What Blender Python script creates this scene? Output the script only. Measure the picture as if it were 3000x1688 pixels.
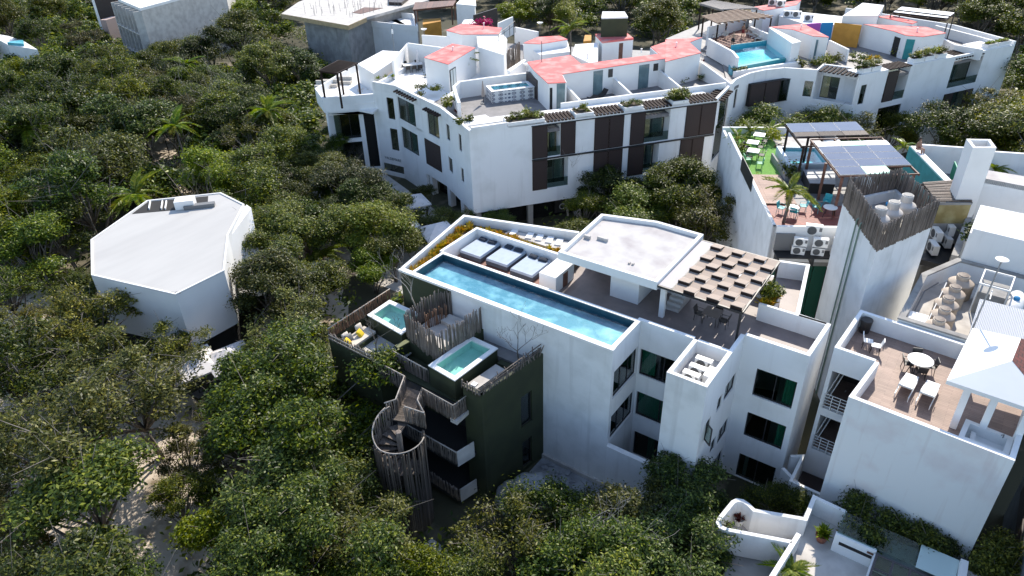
import bpy, math, random
import numpy as np
from mathutils import Vector, Matrix
random.seed(7)
R = math.radians
for o in list(bpy.data.objects): bpy.data.objects.remove(o)
SC = bpy.context.scene; COL = SC.collection

# ------------------------------------------------------------------ camera
FPX = 2115.345422854031                       # focal length in photo pixels (3000 wide)
CAM = np.array([13.34368522, -27.02792057, 32.7314])
MM = np.array([[0.816796663492815, 0.5764513104989297, -0.023390107547238807], [0.291956853106394, -0.44797330884002434, -0.8450332008217971], [-0.4975986399008909, 0.683391396778586, -0.5342020145766926]])
cd = bpy.data.cameras.new('camera'); cam = bpy.data.objects.new('camera', cd); COL.objects.link(cam)
cd.sensor_width = 36; cd.lens = FPX / 3000 * 36; cd.clip_start = .5; cd.clip_end = 3000
rt, up, bk = MM[0], -MM[1], -MM[2]
cam.matrix_world = Matrix([[rt[0], up[0], bk[0], CAM[0]], [rt[1], up[1], bk[1], CAM[1]], [rt[2], up[2], bk[2], CAM[2]], [0, 0, 0, 1]])
SC.camera = cam
# ------------------------------------------------------------------ light
SUN_AZ, SUN_EL = 103.0, 42.5                  # azimuth counted from +X towards +Y
sd = Vector((math.cos(R(SUN_AZ)) * math.cos(R(SUN_EL)), math.sin(R(SUN_AZ)) * math.cos(R(SUN_EL)), math.sin(R(SUN_EL))))
sl = bpy.data.lights.new('sun', 'SUN'); sl.energy = 3.6; sl.angle = R(.53); sl.color = (1, .92, .80)
so = bpy.data.objects.new('sun', sl); COL.objects.link(so); so.rotation_euler = sd.to_track_quat('Z', 'Y').to_euler(); so.location = (0, 40, 80)
wd = bpy.data.worlds.new('World'); SC.world = wd; wd.use_nodes = True
nt = wd.node_tree; nt.nodes.clear()
sky = nt.nodes.new('ShaderNodeTexSky'); sky.sky_type = 'NISHITA'; sky.sun_disc = False
sky.sun_elevation = R(SUN_EL); sky.sun_rotation = R(90 - SUN_AZ); sky.air_density = 1.0; sky.dust_density = .5; sky.ozone_density = 1.6
tc = nt.nodes.new('ShaderNodeTexCoord'); mp = nt.nodes.new('ShaderNodeMapping'); mp.inputs['Scale'].default_value = (1, 1, 2.6)
nz = nt.nodes.new('ShaderNodeTexNoise'); nz.inputs['Scale'].default_value = 4.2; nz.inputs['Detail'].default_value = 7
cr = nt.nodes.new('ShaderNodeValToRGB'); cr.color_ramp.elements[0].position = .57; cr.color_ramp.elements[1].position = .74
cr.color_ramp.elements[1].color = (.55, .55, .55, 1)
mx = nt.nodes.new('ShaderNodeMix'); mx.data_type = 'RGBA'; mx.inputs[7].default_value = (8, 8.4, 9.2, 1)   # scattered fair-weather cloud
bg = nt.nodes.new('ShaderNodeBackground'); bg.inputs[1].default_value = .15
wo = nt.nodes.new('ShaderNodeOutputWorld'); L = nt.links.new
L(tc.outputs['Generated'], mp.inputs['Vector']); L(mp.outputs[0], nz.inputs['Vector']); L(nz.outputs['Fac'], cr.inputs[0]); L(cr.outputs[0], mx.inputs[0])
L(sky.outputs[0], mx.inputs[6]); L(mx.outputs[2], bg.inputs[0]); L(bg.outputs[0], wo.inputs[0])
vs = SC.view_settings; vs.view_transform = 'Standard'; vs.look = 'None'; vs.gamma = 1; vs.exposure = 0.86; vs.use_curve_mapping = False
SC.render.engine = 'CYCLES'
SC.cycles.max_bounces = 7; SC.cycles.diffuse_bounces = 3; SC.cycles.glossy_bounces = 3; SC.cycles.transparent_max_bounces = 10
SC.cycles.caustics_reflective = False; SC.cycles.caustics_refractive = False

# ------------------------------------------------------------------ survey: sighted point + known height -> world
REG = dict(F=(0,0,1), R1=(1150,600,3.4333), R2=(1750,600,3.4333), R3=(900,800,3.4333), R4=(1600,900,2.862), R5=(1000,1000,2.4143), R6=(2100,340,3.4333),
    R7=(2300,700,2.8986), R8=(2050,1200,2.7116), S1=(850,100,3.4333), S2=(1500,100,3.4333), S3=(1950,0,4.2867), S4=(2400,0,2.8983), S5=(700,0,3.22),
    S6=(0,0,2.8987), S7=(200,500,2.6347), S8=(0,900,1.8391), T1=(850,450,3.622), T2=(2600,400,3.6225), T3=(2600,700,3.6225), T4=(2500,1400,5.032),
    T5=(1150,0,4.293), T6=(1080,940,6.0375), T7=(1350,440,2.862), T8=(1400,1300,2.862))
def ray(reg, X, Y):
    a = REG[reg]; return MM.T @ np.array([(a[0] + X / a[2] - 1500) / FPX, (a[1] + Y / a[2] - 844) / FPX, 1.])
def at(reg, X, Y, z):
    r = ray(reg, X, Y); p = CAM + r * ((z - CAM[2]) / r[2]); return (float(p[0]), float(p[1]))
def ats(reg, z, *ps): return [at(reg, x, y, z) for x, y in ps]
def hz(reg, X, Y, xy):                         # height of a sighted point above ground spot xy
    r = ray(reg, X, Y); s = ((xy[0] - CAM[0]) * r[0] + (xy[1] - CAM[1]) * r[1]) / (r[0] ** 2 + r[1] ** 2); return float(CAM[2] + r[2] * s)
def onw(p0, p1, reg, X, Y):                    # sighted point on the wall p0-p1 -> (distance along, height)
    dx, dy = p1[0] - p0[0], p1[1] - p0[1]; l = math.hypot(dx, dy); dx /= l; dy /= l
    r = ray(reg, X, Y); nx, ny = -dy, dx
    t = ((p0[0] - CAM[0]) * nx + (p0[1] - CAM[1]) * ny) / (r[0] * nx + r[1] * ny); q = CAM + r * t
    return float((q[0] - p0[0]) * dx + (q[1] - p0[1]) * dy), float(q[2])
def op(p0, p1, reg, a, b):                     # opening from two opposite sighted corners
    s0, z1 = onw(p0, p1, reg, *a); s1, z0 = onw(p0, p1, reg, *b)
    return (min(s0, s1), max(s0, s1), min(z0, z1), max(z0, z1))

# ------------------------------------------------------------------ objects
KIDS = {}; WM = {}
def reg_child(o, parent):
    o.parent = parent; o.matrix_parent_inverse = WM.get(parent.name, Matrix()).inverted(); KIDS.setdefault(parent.name, []).append(o)
def thing(name, label, cat, loc=(0, 0, 0), rz=0, group=None):
    o = bpy.data.objects.new(name, None); COL.objects.link(o); o.empty_display_size = .3
    if len(loc) == 2: loc = (loc[0], loc[1], 0)
    o.location = loc; o.rotation_euler = (0, 0, rz); o['label'] = label; o['category'] = cat
    if group: o['group'] = group
    WM[o.name] = Matrix.Translation(Vector(loc)) @ Matrix.Rotation(rz, 4, 'Z'); return o
def tag(o, label, cat, group=None):
    o['label'] = label; o['category'] = cat
    if group: o['group'] = group
    return o
def struct(o, kind='structure', label=None):
    o['kind'] = kind
    if label: o['label'] = label
    return o
def cp(o, parent=None):
    c = o.copy(); COL.objects.link(c)
    for k in KIDS.get(o.name, []):
        q = cp(k); q.parent = c; q.matrix_parent_inverse = k.matrix_parent_inverse.copy(); KIDS.setdefault(c.name, []).append(q)
    return c
def put(proto, loc, rz=0, label=None, group=None, s=1, used=set()):      # first call places the prototype, later calls copy it
    o = proto if proto.name not in used else cp(proto)
    used.add(proto.name)
    if len(loc) == 2: loc = (loc[0], loc[1], 0)
    o.location = loc; o.rotation_euler = (0, 0, rz); o.scale = (s, s, s) if not isinstance(s, tuple) else s
    if label: o['label'] = label
    if group: o['group'] = group
    return o

class MB:
    def __init__(s, origin=(0, 0), az=0.0): s.v = []; s.f = []; s.o = origin; s.c = math.cos(az); s.s = math.sin(az)
    def p(s, x, y, z): return (s.o[0] + x * s.c - y * s.s, s.o[1] + x * s.s + y * s.c, z)
    def add(s, pts, faces, raw=False):
        n = len(s.v); s.v += [tuple(q) if raw else s.p(*q) for q in pts]; s.f += [tuple(n + i for i in q) for q in faces]; return s
    def box(s, x0, x1, y0, y1, z0, z1):
        return s.add([(x0,y0,z0),(x1,y0,z0),(x1,y1,z0),(x0,y1,z0),(x0,y0,z1),(x1,y0,z1),(x1,y1,z1),(x0,y1,z1)],
                     [(3,2,1,0),(4,5,6,7),(0,1,5,4),(1,2,6,5),(2,3,7,6),(3,0,4,7)])
    def hexa(s, b, t):                          # bottom quad, top quad
        return s.add(list(b) + list(t), [(3,2,1,0),(4,5,6,7),(0,1,5,4),(1,2,6,5),(2,3,7,6),(3,0,4,7)])
    def flat(s, poly, z):
        if sum(poly[i-1][0]*poly[i][1]-poly[i][0]*poly[i-1][1] for i in range(len(poly))) < 0: poly = poly[::-1]
        return s.add([(x, y, z) for x, y in poly], [tuple(range(len(poly)))])
    def prism(s, poly, z0, z1):
        if sum(poly[i-1][0]*poly[i][1]-poly[i][0]*poly[i-1][1] for i in range(len(poly))) < 0: poly = poly[::-1]
        n = len(poly); z0 = z0 if isinstance(z0, (list, tuple)) else [z0]*n; z1 = z1 if isinstance(z1, (list, tuple)) else [z1]*n
        return s.add([(x, y, z0[i]) for i, (x, y) in enumerate(poly)] + [(x, y, z1[i]) for i, (x, y) in enumerate(poly)],
            [tuple(range(n))[::-1], tuple(range(n, 2*n))] + [(i, (i+1) % n, n+(i+1) % n, n+i) for i in range(n)])
    def seg(s, a, b, w, z0, z1, side=0):        # wall along a-b; side 0 centred, 1 to the left, -1 to the right
        dx, dy = b[0]-a[0], b[1]-a[1]; l = math.hypot(dx, dy); nx, ny = -dy/l, dx/l
        o0, o1 = {0: (-w/2, w/2), 1: (0, w), -1: (-w, 0)}[side]
        za, zb = z1 if isinstance(z1, tuple) else (z1, z1)
        q = [(a[0]+nx*o0, a[1]+ny*o0), (b[0]+nx*o0, b[1]+ny*o0), (b[0]+nx*o1, b[1]+ny*o1), (a[0]+nx*o1, a[1]+ny*o1)]
        return s.hexa([(x, y, z0) for x, y in q], [(q[0][0],q[0][1],za),(q[1][0],q[1][1],zb),(q[2][0],q[2][1],zb),(q[3][0],q[3][1],za)])
    def path(s, pts, w, z0, z1, closed=False):  # mitred wall run, centred
        n = len(pts); L_, R_ = [], []
        for i in range(n):
            a = pts[i-1] if (i or closed) else None; b = pts[i]; c = pts[(i+1) % n] if (i < n-1 or closed) else None
            ds = []
            for u, v in ((a, b), (b, c)):
                if u is None or v is None: continue
                l = math.hypot(v[0]-u[0], v[1]-u[1]); ds.append((-(v[1]-u[1])/l, (v[0]-u[0])/l))
            if len(ds) == 1: m = ds[0]
            else:
                m = (ds[0][0]+ds[1][0], ds[0][1]+ds[1][1]); k = (m[0]*ds[0][0]+m[1]*ds[0][1]); m = (m[0]/k, m[1]/k)
            L_.append((b[0]+m[0]*w/2, b[1]+m[1]*w/2)); R_.append((b[0]-m[0]*w/2, b[1]-m[1]*w/2))
        zt = z1 if isinstance(z1, (list, tuple)) else [z1]*n
        vs_ = []; fs = []
        for i in range(n): vs_ += [(*R_[i], z0), (*L_[i], z0), (*L_[i], zt[i]), (*R_[i], zt[i])]
        for i in range(n if closed else n-1):
            a, b = 4*i, 4*((i+1) % n)
            for j in range(4): fs.append((a+(j+1) % 4, b+(j+1) % 4, b+j, a+j))
        if not closed: fs += [(0,1,2,3), (4*n-1,4*n-2,4*n-3,4*n-4)]
        return s.add(vs_, [q[::-1] for q in fs])
    def tube(s, pts, rad, n=6, cap=True):
        pts = [Vector(q) for q in pts]; rad = rad if isinstance(rad, (list, tuple)) else [rad]*len(pts); vs_ = []; fs = []; t0 = None
        for i, q in enumerate(pts):
            t = ((pts[i+1] if i < len(pts)-1 else q) - (pts[i-1] if i else q)).normalized()
            a = t.orthogonal().normalized() if t0 is None else (t0 - t*t0.dot(t)).normalized(); t0 = a; b = t.cross(a)
            for k in range(n):
                an = 2*math.pi*k/n; vs_.append(tuple(q + (a*math.cos(an) + b*math.sin(an))*rad[i]))
        for i in range(len(pts)-1):
            for k in range(n): fs.append((i*n+k, i*n+(k+1) % n, (i+1)*n+(k+1) % n, (i+1)*n+k))
        if cap: fs += [tuple(range(n))[::-1], tuple(range((len(pts)-1)*n, len(pts)*n))]
        return s.add(vs_, fs)
    def lathe(s, prof, c=(0, 0, 0), n=16):
        vs_ = []; fs = []
        for r, z in prof:
            for k in range(n): an = 2*math.pi*k/n; vs_.append((c[0]+r*math.cos(an), c[1]+r*math.sin(an), c[2]+z))
        for i in range(len(prof)-1):
            for k in range(n): fs.append((i*n+k, i*n+(k+1) % n, (i+1)*n+(k+1) % n, (i+1)*n+k))
        fs += [tuple(range(n))[::-1], tuple(range((len(prof)-1)*n, len(prof)*n))]
        return s.add(vs_, fs)
    def wall(s, p0, p1, z0, z1, t, ops=(), trim=0):     # outside lies to the right of p0->p1; openings (s0,s1,za,zb)
        dx, dy = p1[0]-p0[0], p1[1]-p0[1]; l = math.hypot(dx, dy); dx /= l; dy /= l; nx, ny = -dy, dx
        def bx(sa, sb, za, zb):
            if sb-sa < 1e-4 or zb-za < 1e-4: return
            q = [(p0[0]+dx*u+nx*w, p0[1]+dy*u+ny*w) for u, w in ((sa,0),(sb,0),(sb,t),(sa,t))]
            s.hexa([(x, y, za) for x, y in q], [(x, y, zb) for x, y in q])
        cuts = sorted({trim, l} | {c for o in ops for c in o[:2] if trim < c < l})
        for sa, sb in zip(cuts, cuts[1:]):
            m = (sa+sb)/2; hs = sorted((max(o[2], z0), min(o[3], z1)) for o in ops if o[0] < m < o[1]); z = z0
            for a, b in hs: bx(sa, sb, z, a); z = max(z, b)
            bx(sa, sb, z, z1)
        return s
    def build(s, name, m, parent=None, smooth=False):
        me = bpy.data.meshes.new(name); me.from_pydata(s.v, [], s.f); me.update()
        if m is not None: me.materials.append(m)
        if smooth: me.shade_smooth()
        o = bpy.data.objects.new(name, me); COL.objects.link(o)
        if parent is not None: reg_child(o, parent)
        return o
def inst(o, name, parent, loc, rz=0, s=(1, 1, 1), rot=None):   # a part sharing another part's mesh
    c = bpy.data.objects.new(name, o.data); COL.objects.link(c); c.location = loc; c.rotation_euler = rot or (0, 0, rz); c.scale = s
    if parent is not None: reg_child(c, parent)
    return c
def mesh_ob(name, me, parent=None):
    o = bpy.data.objects.new(name, me); COL.objects.link(o)
    if parent is not None: reg_child(o, parent)
    return o

# ------------------------------------------------------------------ materials
MATS = {}
def mat(name, col, col2=None, scale=2.0, lo=.4, hi=.65, rough=.6, bump=0, bscale=30, metal=0, spec=.5, stretch=(1, 1, 1), detail=4, streak=None, per_obj=0, coat=0):
    if name in MATS: return MATS[name]
    m = bpy.data.materials.new(name); m.use_nodes = True; n = m.node_tree.nodes; lk = m.node_tree.links.new; b = n['Principled BSDF']
    b.inputs['Roughness'].default_value = rough; b.inputs['Metallic'].default_value = metal; b.inputs['Specular IOR Level'].default_value = spec
    tcn = n.new('ShaderNodeTexCoord'); co = tcn.outputs['Object']
    def noise(sc, st, dt):
        mp_ = n.new('ShaderNodeMapping'); mp_.inputs['Scale'].default_value = st; lk(co, mp_.inputs['Vector'])
        t = n.new('ShaderNodeTexNoise'); t.inputs['Scale'].default_value = sc; t.inputs['Detail'].default_value = dt; lk(mp_.outputs[0], t.inputs['Vector']); return t.outputs['Fac']
    out = None
    def mixc(fac, a, bcol, f=1.0):
        x = n.new('ShaderNodeMix'); x.data_type = 'RGBA'; lk(fac, x.inputs[0])
        if isinstance(a, tuple): x.inputs[6].default_value = (*a, 1)
        else: lk(a, x.inputs[6])
        x.inputs[7].default_value = (*bcol, 1); return x.outputs[2]
    def ramp(fac, lo_, hi_, top=1.0):
        x = n.new('ShaderNodeMapRange'); x.inputs[1].default_value = lo_; x.inputs[2].default_value = hi_; x.inputs[4].default_value = top; lk(fac, x.inputs[0]); return x.outputs[0]
    out = col
    if col2: out = mixc(ramp(noise(scale, stretch, detail), lo, hi), out, col2)
    if streak: out = mixc(ramp(noise(1.0, (2.2, 2.2, .16), 6), .56, .8, streak[1]), out, streak[0])
    if per_obj:
        oi = n.new('ShaderNodeObjectInfo'); hs = n.new('ShaderNodeHueSaturation'); mr = ramp(oi.outputs['Random'], 0, 1); mr.node.inputs[3].default_value = 1-per_obj; mr.node.inputs[4].default_value = 1+per_obj
        lk(mr, hs.inputs['Value'])
        if isinstance(out, tuple): hs.inputs['Color'].default_value = (*out, 1)
        else: lk(out, hs.inputs['Color'])
        out = hs.outputs[0]
    if isinstance(out, tuple): b.inputs['Base Color'].default_value = (*out, 1)
    else: lk(out, b.inputs['Base Color'])
    if bump:
        bp = n.new('ShaderNodeBump'); bp.inputs['Strength'].default_value = bump; bp.inputs['Distance'].default_value = .03; lk(noise(bscale, (1, 1, 1), 3), bp.inputs['Height']); lk(bp.outputs[0], b.inputs['Normal'])
    MATS[name] = m; return m
def see_through(name, tint, ior, gl=(1, 1, 1), rough=.02, wave=0, wscale=3.0):
    m = bpy.data.materials.new(name); m.use_nodes = True; n = m.node_tree.nodes; lk = m.node_tree.links.new; n.clear()
    tr = n.new('ShaderNodeBsdfTransparent'); tr.inputs[0].default_value = (*tint, 1); g = n.new('ShaderNodeBsdfGlossy'); g.inputs[0].default_value = (*gl, 1); g.inputs['Roughness'].default_value = rough
    f0 = ((ior-1)/(ior+1))**2*1.6; fr0 = n.new('ShaderNodeLayerWeight'); fr0.inputs[0].default_value = .5; pw_ = n.new('ShaderNodeMath'); pw_.operation = 'POWER'; pw_.inputs[1].default_value = 5; fr = n.new('ShaderNodeMath'); fr.operation = 'MULTIPLY_ADD'; fr.inputs[1].default_value = 1-f0; fr.inputs[2].default_value = f0; lk(fr0.outputs['Facing'], pw_.inputs[0]); lk(pw_.outputs[0], fr.inputs[0]); mxs = n.new('ShaderNodeMixShader'); o = n.new('ShaderNodeOutputMaterial')
    if wave:
        tcn = n.new('ShaderNodeTexCoord'); t = n.new('ShaderNodeTexNoise'); t.inputs['Scale'].default_value = wscale; t.inputs['Detail'].default_value = 3; t.inputs['Distortion'].default_value = .8
        bp = n.new('ShaderNodeBump'); bp.inputs['Strength'].default_value = wave; bp.inputs['Distance'].default_value = .06
        lk(tcn.outputs['Object'], t.inputs['Vector']); lk(t.outputs['Fac'], bp.inputs['Height']); lk(bp.outputs[0], g.inputs['Normal']); lk(bp.outputs[0], fr0.inputs['Normal'])
    lk(fr.outputs[0], mxs.inputs[0]); lk(tr.outputs[0], mxs.inputs[1]); lk(g.outputs[0], mxs.inputs[2]); lk(mxs.outputs[0], o.inputs[0]); MATS[name] = m; return m
def brickmat(name, c1, c2, mortar, bw, bh, ms=.01, rough=.6, rot=(0, 0, 0), off=.5, bump=.4):
    m = bpy.data.materials.new(name); m.use_nodes = True; n = m.node_tree.nodes; lk = m.node_tree.links.new; b = n['Principled BSDF']; b.inputs['Roughness'].default_value = rough
    tcn = n.new('ShaderNodeTexCoord'); mp_ = n.new('ShaderNodeMapping'); mp_.inputs['Rotation'].default_value = rot; t = n.new('ShaderNodeTexBrick')
    t.inputs['Color1'].default_value = (*c1, 1); t.inputs['Color2'].default_value = (*c2, 1); t.inputs['Mortar'].default_value = (*mortar, 1)
    t.inputs['Scale'].default_value = 1; t.inputs['Brick Width'].default_value = bw; t.inputs['Row Height'].default_value = bh; t.inputs['Mortar Size'].default_value = ms; t.offset = off
    nz_ = n.new('ShaderNodeTexNoise'); nz_.inputs['Scale'].default_value = .9; nz_.inputs['Detail'].default_value = 5
    hs = n.new('ShaderNodeHueSaturation'); mr = n.new('ShaderNodeMapRange'); mr.inputs[1].default_value = .3; mr.inputs[2].default_value = .7; mr.inputs[3].default_value = .78; mr.inputs[4].default_value = 1.2
    lk(tcn.outputs['Object'], mp_.inputs['Vector']); lk(mp_.outputs[0], t.inputs['Vector']); lk(tcn.outputs['Object'], nz_.inputs['Vector']); lk(nz_.outputs['Fac'], mr.inputs[0]); lk(mr.outputs[0], hs.inputs['Value'])
    lk(t.outputs['Color'], hs.inputs['Color']); lk(hs.outputs[0], b.inputs['Base Color'])
    bp = n.new('ShaderNodeBump'); bp.inputs['Strength'].default_value = bump; bp.inputs['Distance'].default_value = .01; bp.invert = True; lk(t.outputs['Fac'], bp.inputs['Height']); lk(bp.outputs[0], b.inputs['Normal'])
    MATS[name] = m; return m
def wavemat(name, c1, c2, scale, direction='Z', rough=.5, bump=.6, metal=0, rot=0):
    m = bpy.data.materials.new(name); m.use_nodes = True; n = m.node_tree.nodes; lk = m.node_tree.links.new; b = n['Principled BSDF']; b.inputs['Roughness'].default_value = rough; b.inputs['Metallic'].default_value = metal
    tcn = n.new('ShaderNodeTexCoord'); mp_ = n.new('ShaderNodeMapping'); mp_.inputs['Rotation'].default_value = (0, 0, rot); w = n.new('ShaderNodeTexWave'); w.bands_direction = direction; w.inputs['Scale'].default_value = scale
    x = n.new('ShaderNodeMix'); x.data_type = 'RGBA'; x.inputs[6].default_value = (*c1, 1); x.inputs[7].default_value = (*c2, 1)
    lk(tcn.outputs['Object'], mp_.inputs['Vector']); lk(mp_.outputs[0], w.inputs['Vector']); lk(w.outputs['Fac'], x.inputs[0]); lk(x.outputs[2], b.inputs['Base Color'])
    bp = n.new('ShaderNodeBump'); bp.inputs['Strength'].default_value = bump; bp.inputs['Distance'].default_value = .02; lk(w.outputs['Fac'], bp.inputs['Height']); lk(bp.outputs[0], b.inputs['Normal']); MATS[name] = m; return m
def leafmat(name, c1, c2, c3, trans=.34, rough=.46, vary=.38):
    m = bpy.data.materials.new(name); m.use_nodes = True; n = m.node_tree.nodes; lk = m.node_tree.links.new; b = n['Principled BSDF']; b.inputs['Roughness'].default_value = rough; b.inputs['Specular IOR Level'].default_value = .3
    g = n.new('ShaderNodeNewGeometry'); r = n.new('ShaderNodeValToRGB'); e = r.color_ramp.elements; e[0].color = (*c1, 1); e[1].color = (*c3, 1); e.new(.66).color = (*c2, 1)
    lk(g.outputs['Random Per Island'], r.inputs[0]); oi = n.new('ShaderNodeObjectInfo'); hs = n.new('ShaderNodeHueSaturation')
    for inp, a, bb in (('Value', 1-vary, 1+vary*1.2), ('Hue', .475, .515), ('Saturation', .95, 1.15)):
        mr = n.new('ShaderNodeMapRange'); mr.inputs[3].default_value = a; mr.inputs[4].default_value = bb
        if inp == 'Value': lk(oi.outputs['Random'], mr.inputs[0])
        else:
            mt = n.new('ShaderNodeMath'); mt.operation = 'FRACT'; ml = n.new('ShaderNodeMath'); ml.operation = 'MULTIPLY'; ml.inputs[1].default_value = 7.31 if inp == 'Hue' else 3.77
            lk(oi.outputs['Random'], ml.inputs[0]); lk(ml.outputs[0], mt.inputs[0]); lk(mt.outputs[0], mr.inputs[0])
        lk(mr.outputs[0], hs.inputs[inp])
    lk(r.outputs[0], hs.inputs['Color']); lk(hs.outputs[0], b.inputs['Base Color'])
    tl = n.new('ShaderNodeBsdfTranslucent'); h2 = n.new('ShaderNodeHueSaturation'); h2.inputs['Value'].default_value = 1.5; h2.inputs['Hue'].default_value = .48; lk(hs.outputs[0], h2.inputs['Color']); lk(h2.outputs[0], tl.inputs[0])
    mxs = n.new('ShaderNodeMixShader'); mxs.inputs[0].default_value = trans; lk(b.outputs[0], mxs.inputs[1]); lk(tl.outputs[0], mxs.inputs[2]); lk(mxs.outputs[0], n['Material Output'].inputs[0]); MATS[name] = m; return m

STUC = mat('white_stucco', (.80, .80, .79), (.70, .70, .68), .5, .5, .75, .85, .12, 40, streak=((.50, .48, .45), .3))
STUW = mat('weathered_stucco', (.78, .78, .77), (.66, .66, .645), .8, .45, .7, .88, .15, 35, streak=((.40, .38, .36), .38))
CLEAN = mat('white_render', (.82, .81, .79), (.76, .75, .73), .4, .45, .7, .8, .06, 40)
CUBE = mat('pale_render', (.74, .73, .71), (.66, .65, .63), .35, .4, .7, .8, .05, 30, stretch=(1, 1, 1))
MEMB = mat('roof_membrane', (.46, .44, .425), (.33, .30, .30), .7, .45, .72, .8, .1, 12, detail=8)
CUBER = mat('cube_roof', (.44, .43, .41), (.385, .375, .36), .5, .35, .75, .8, .05, 20, stretch=(1.4, .3, 1))
RED = mat('red_roof_paint', (.68, .15, .14), (.60, .33, .30), .8, .46, .70, .85, .2, 14, detail=10, streak=((.40, .13, .12), .45))
GREEN = mat('dark_green_render', (.036, .044, .018), (.026, .032, .014), .9, .4, .65, .75, .15, 40)
GREENT = mat('olive_coping', (.16, .17, .075), (.12, .13, .06), 1.5, rough=.7)
GREY = mat('raw_concrete', (.34, .33, .31), (.24, .23, .22), .9, .4, .65, .9, .3, 20, streak=((.12, .11, .10), .5))
PALEC = mat('pale_concrete', (.55, .52, .48), (.42, .39, .36), 1.2, .4, .68, .9, .2, 25)
TILE = mat('terrace_tile', (.235, .19, .178), (.19, .155, .148), 1.4, .4, .65, .55, .1, 18)
TILEG = mat('grey_tile', (.20, .19, .19), (.15, .145, .145), 1.4, .4, .65, .6, .1, 18)
STEEL = mat('black_steel', (.018, .018, .02), rough=.45)
ALU = mat('dark_aluminium', (.03, .03, .032), rough=.4)
WHITEM = mat('white_metal', (.75, .75, .74), (.66, .66, .65), 3, rough=.45)
WHITEP = mat('white_plastic', (.78, .77, .74), rough=.4)
GRILL = mat('grille_grey', (.16, .16, .16), rough=.6)
SHUT = wavemat('louvred_shutter', (.022, .012, .010), (.045, .025, .021), 6.0, 'Z', .5, .5)
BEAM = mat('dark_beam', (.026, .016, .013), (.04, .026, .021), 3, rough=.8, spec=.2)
BEAMR = mat('reddish_beam', (.16, .07, .045), (.10, .045, .03), 3, rough=.6, per_obj=.25)
STICK = mat('grey_stick', (.20, .165, .14), (.11, .09, .075), 3, .35, .65, .85, .5, 25, stretch=(3, 3, .5), per_obj=.4)
STICKD = mat('shaded_stick', (.14, .112, .09), (.075, .06, .05), 3, .35, .65, .85, .5, 25, stretch=(3, 3, .5), per_obj=.4)  # grey stick with the shade around the stair tower darkened into its colour
STICKB = mat('brown_stick', (.24, .13, .075), (.14, .075, .045), 3, .35, .65, .85, .5, 25, stretch=(3, 3, .5), per_obj=.35)
BARKM = mat('bark', (.20, .175, .15), (.11, .095, .08), 4, .35, .65, .9, .5, 15, stretch=(1, 1, .4))
BARE = mat('bleached_branch', (.40, .36, .32), (.26, .23, .20), 4, rough=.9)
SAND = mat('pale_sand', (.56, .48, .39), (.20, .155, .105), .55, .50, .66, .95, .5, 12, detail=11)
SOIL = mat('planter_soil', (.10, .075, .05), (.06, .045, .03), 4, rough=.95)
WATER = see_through('pool_water', (.66, .87, .92), 1.33, wave=.9, wscale=2.6)
WATERT = see_through('plunge_water', (.64, .93, .86), 1.33, wave=.25, wscale=2.4)
WATERC = see_through('clear_pool_water', (.45, .90, .96), 1.33, wave=.3, wscale=2.0)
GLASS = see_through('window_glass', (.58, .65, .62), 1.5)
GLASSF = see_through('frosted_glass', (.62, .74, .72), 1.5, rough=.12)
CURT = mat('green_curtain', (.10, .50, .35), (.07, .40, .27), 9, stretch=(1, 1, .05), rough=.8)
CURTW = mat('pale_curtain', (.55, .60, .60), (.42, .47, .47), 9, stretch=(1, 1, .05), rough=.8)
DARK = mat('dark_interior', (.02, .019, .018), rough=.9)
POOLT = mat('pool_tile', (.09, .27, .35), (.42, .59, .63), .9, .46, .68, .4, detail=5)  # pale mottling paints cloud reflections into the tile colour
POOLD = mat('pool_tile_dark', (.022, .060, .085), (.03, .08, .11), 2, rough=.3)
POOLL = mat('pool_plaster', (.62, .74, .70), (.54, .66, .62), 1.5, rough=.5)
POOLC = mat('pool_turquoise', (.06, .36, .44), (.14, .46, .53), .8, rough=.4)
WEAVE = wavemat('woven_panel', (.37, .295, .24), (.42, .34, .28), 22, 'X', .8, .4)
SOLAR = mat('solar_cell', (.050, .060, .105), (.075, .085, .13), .8, .35, .7, .12, spec=.6)
DECKR = brickmat('red_brown_deck', (.26, .12, .085), (.21, .095, .07), (.08, .035, .025), 1.6, .12, .008, .65)
DECKB = brickmat('brown_plank_deck', (.31, .215, .17), (.25, .17, .135), (.16, .105, .085), .9, .13, .006, .6)
DECKT = brickmat('tan_plank_deck', (.36, .24, .19), (.42, .29, .235), (.14, .085, .065), 4, .14, .015, .7, rot=(0, 0, R(-30)))
REDT = brickmat('red_floor_tile', (.25, .055, .04), (.20, .045, .035), (.10, .05, .04), .3, .3, .01, .6, rot=(0, 0, R(30)), off=0)
BRICK = brickmat('red_brick', (.23, .075, .05), (.18, .06, .04), (.12, .09, .07), .24, .07, .012, .85, rot=(R(90), 0, R(60)))
GRASS = mat('artificial_turf', (.13, .30, .055), (.17, .36, .07), 6, rough=.95, bump=.6, bscale=120)
YEL = mat('yellow_fabric', (.72, .52, .03), (.64, .45, .02), 8, rough=.9)
CREAM = mat('cream_fabric', (.60, .55, .48), (.54, .49, .43), 6, rough=.9)
BLUEM = mat('pale_blue_mattress', (.40, .46, .53), (.36, .42, .49), 3, rough=.85, bump=.15, bscale=60)
BLUES = mat('slate_blue_side', (.075, .085, .105), (.06, .07, .09), 4, rough=.85)
NAVY = mat('navy_cushion', (.018, .025, .04), (.025, .035, .05), 8, rough=.85)
RATT = mat('dark_rattan', (.028, .024, .022), (.045, .038, .034), 20, rough=.6)
TANKM = mat('beige_tank', (.50, .42, .34), (.44, .36, .29), 2, rough=.6)
TANKW = mat('white_tank', (.62, .58, .53), (.54, .50, .45), 2, rough=.6)
TEAL = mat('teal_paint', (.02, .21, .22), (.03, .26, .27), 1.5, rough=.7)
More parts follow.
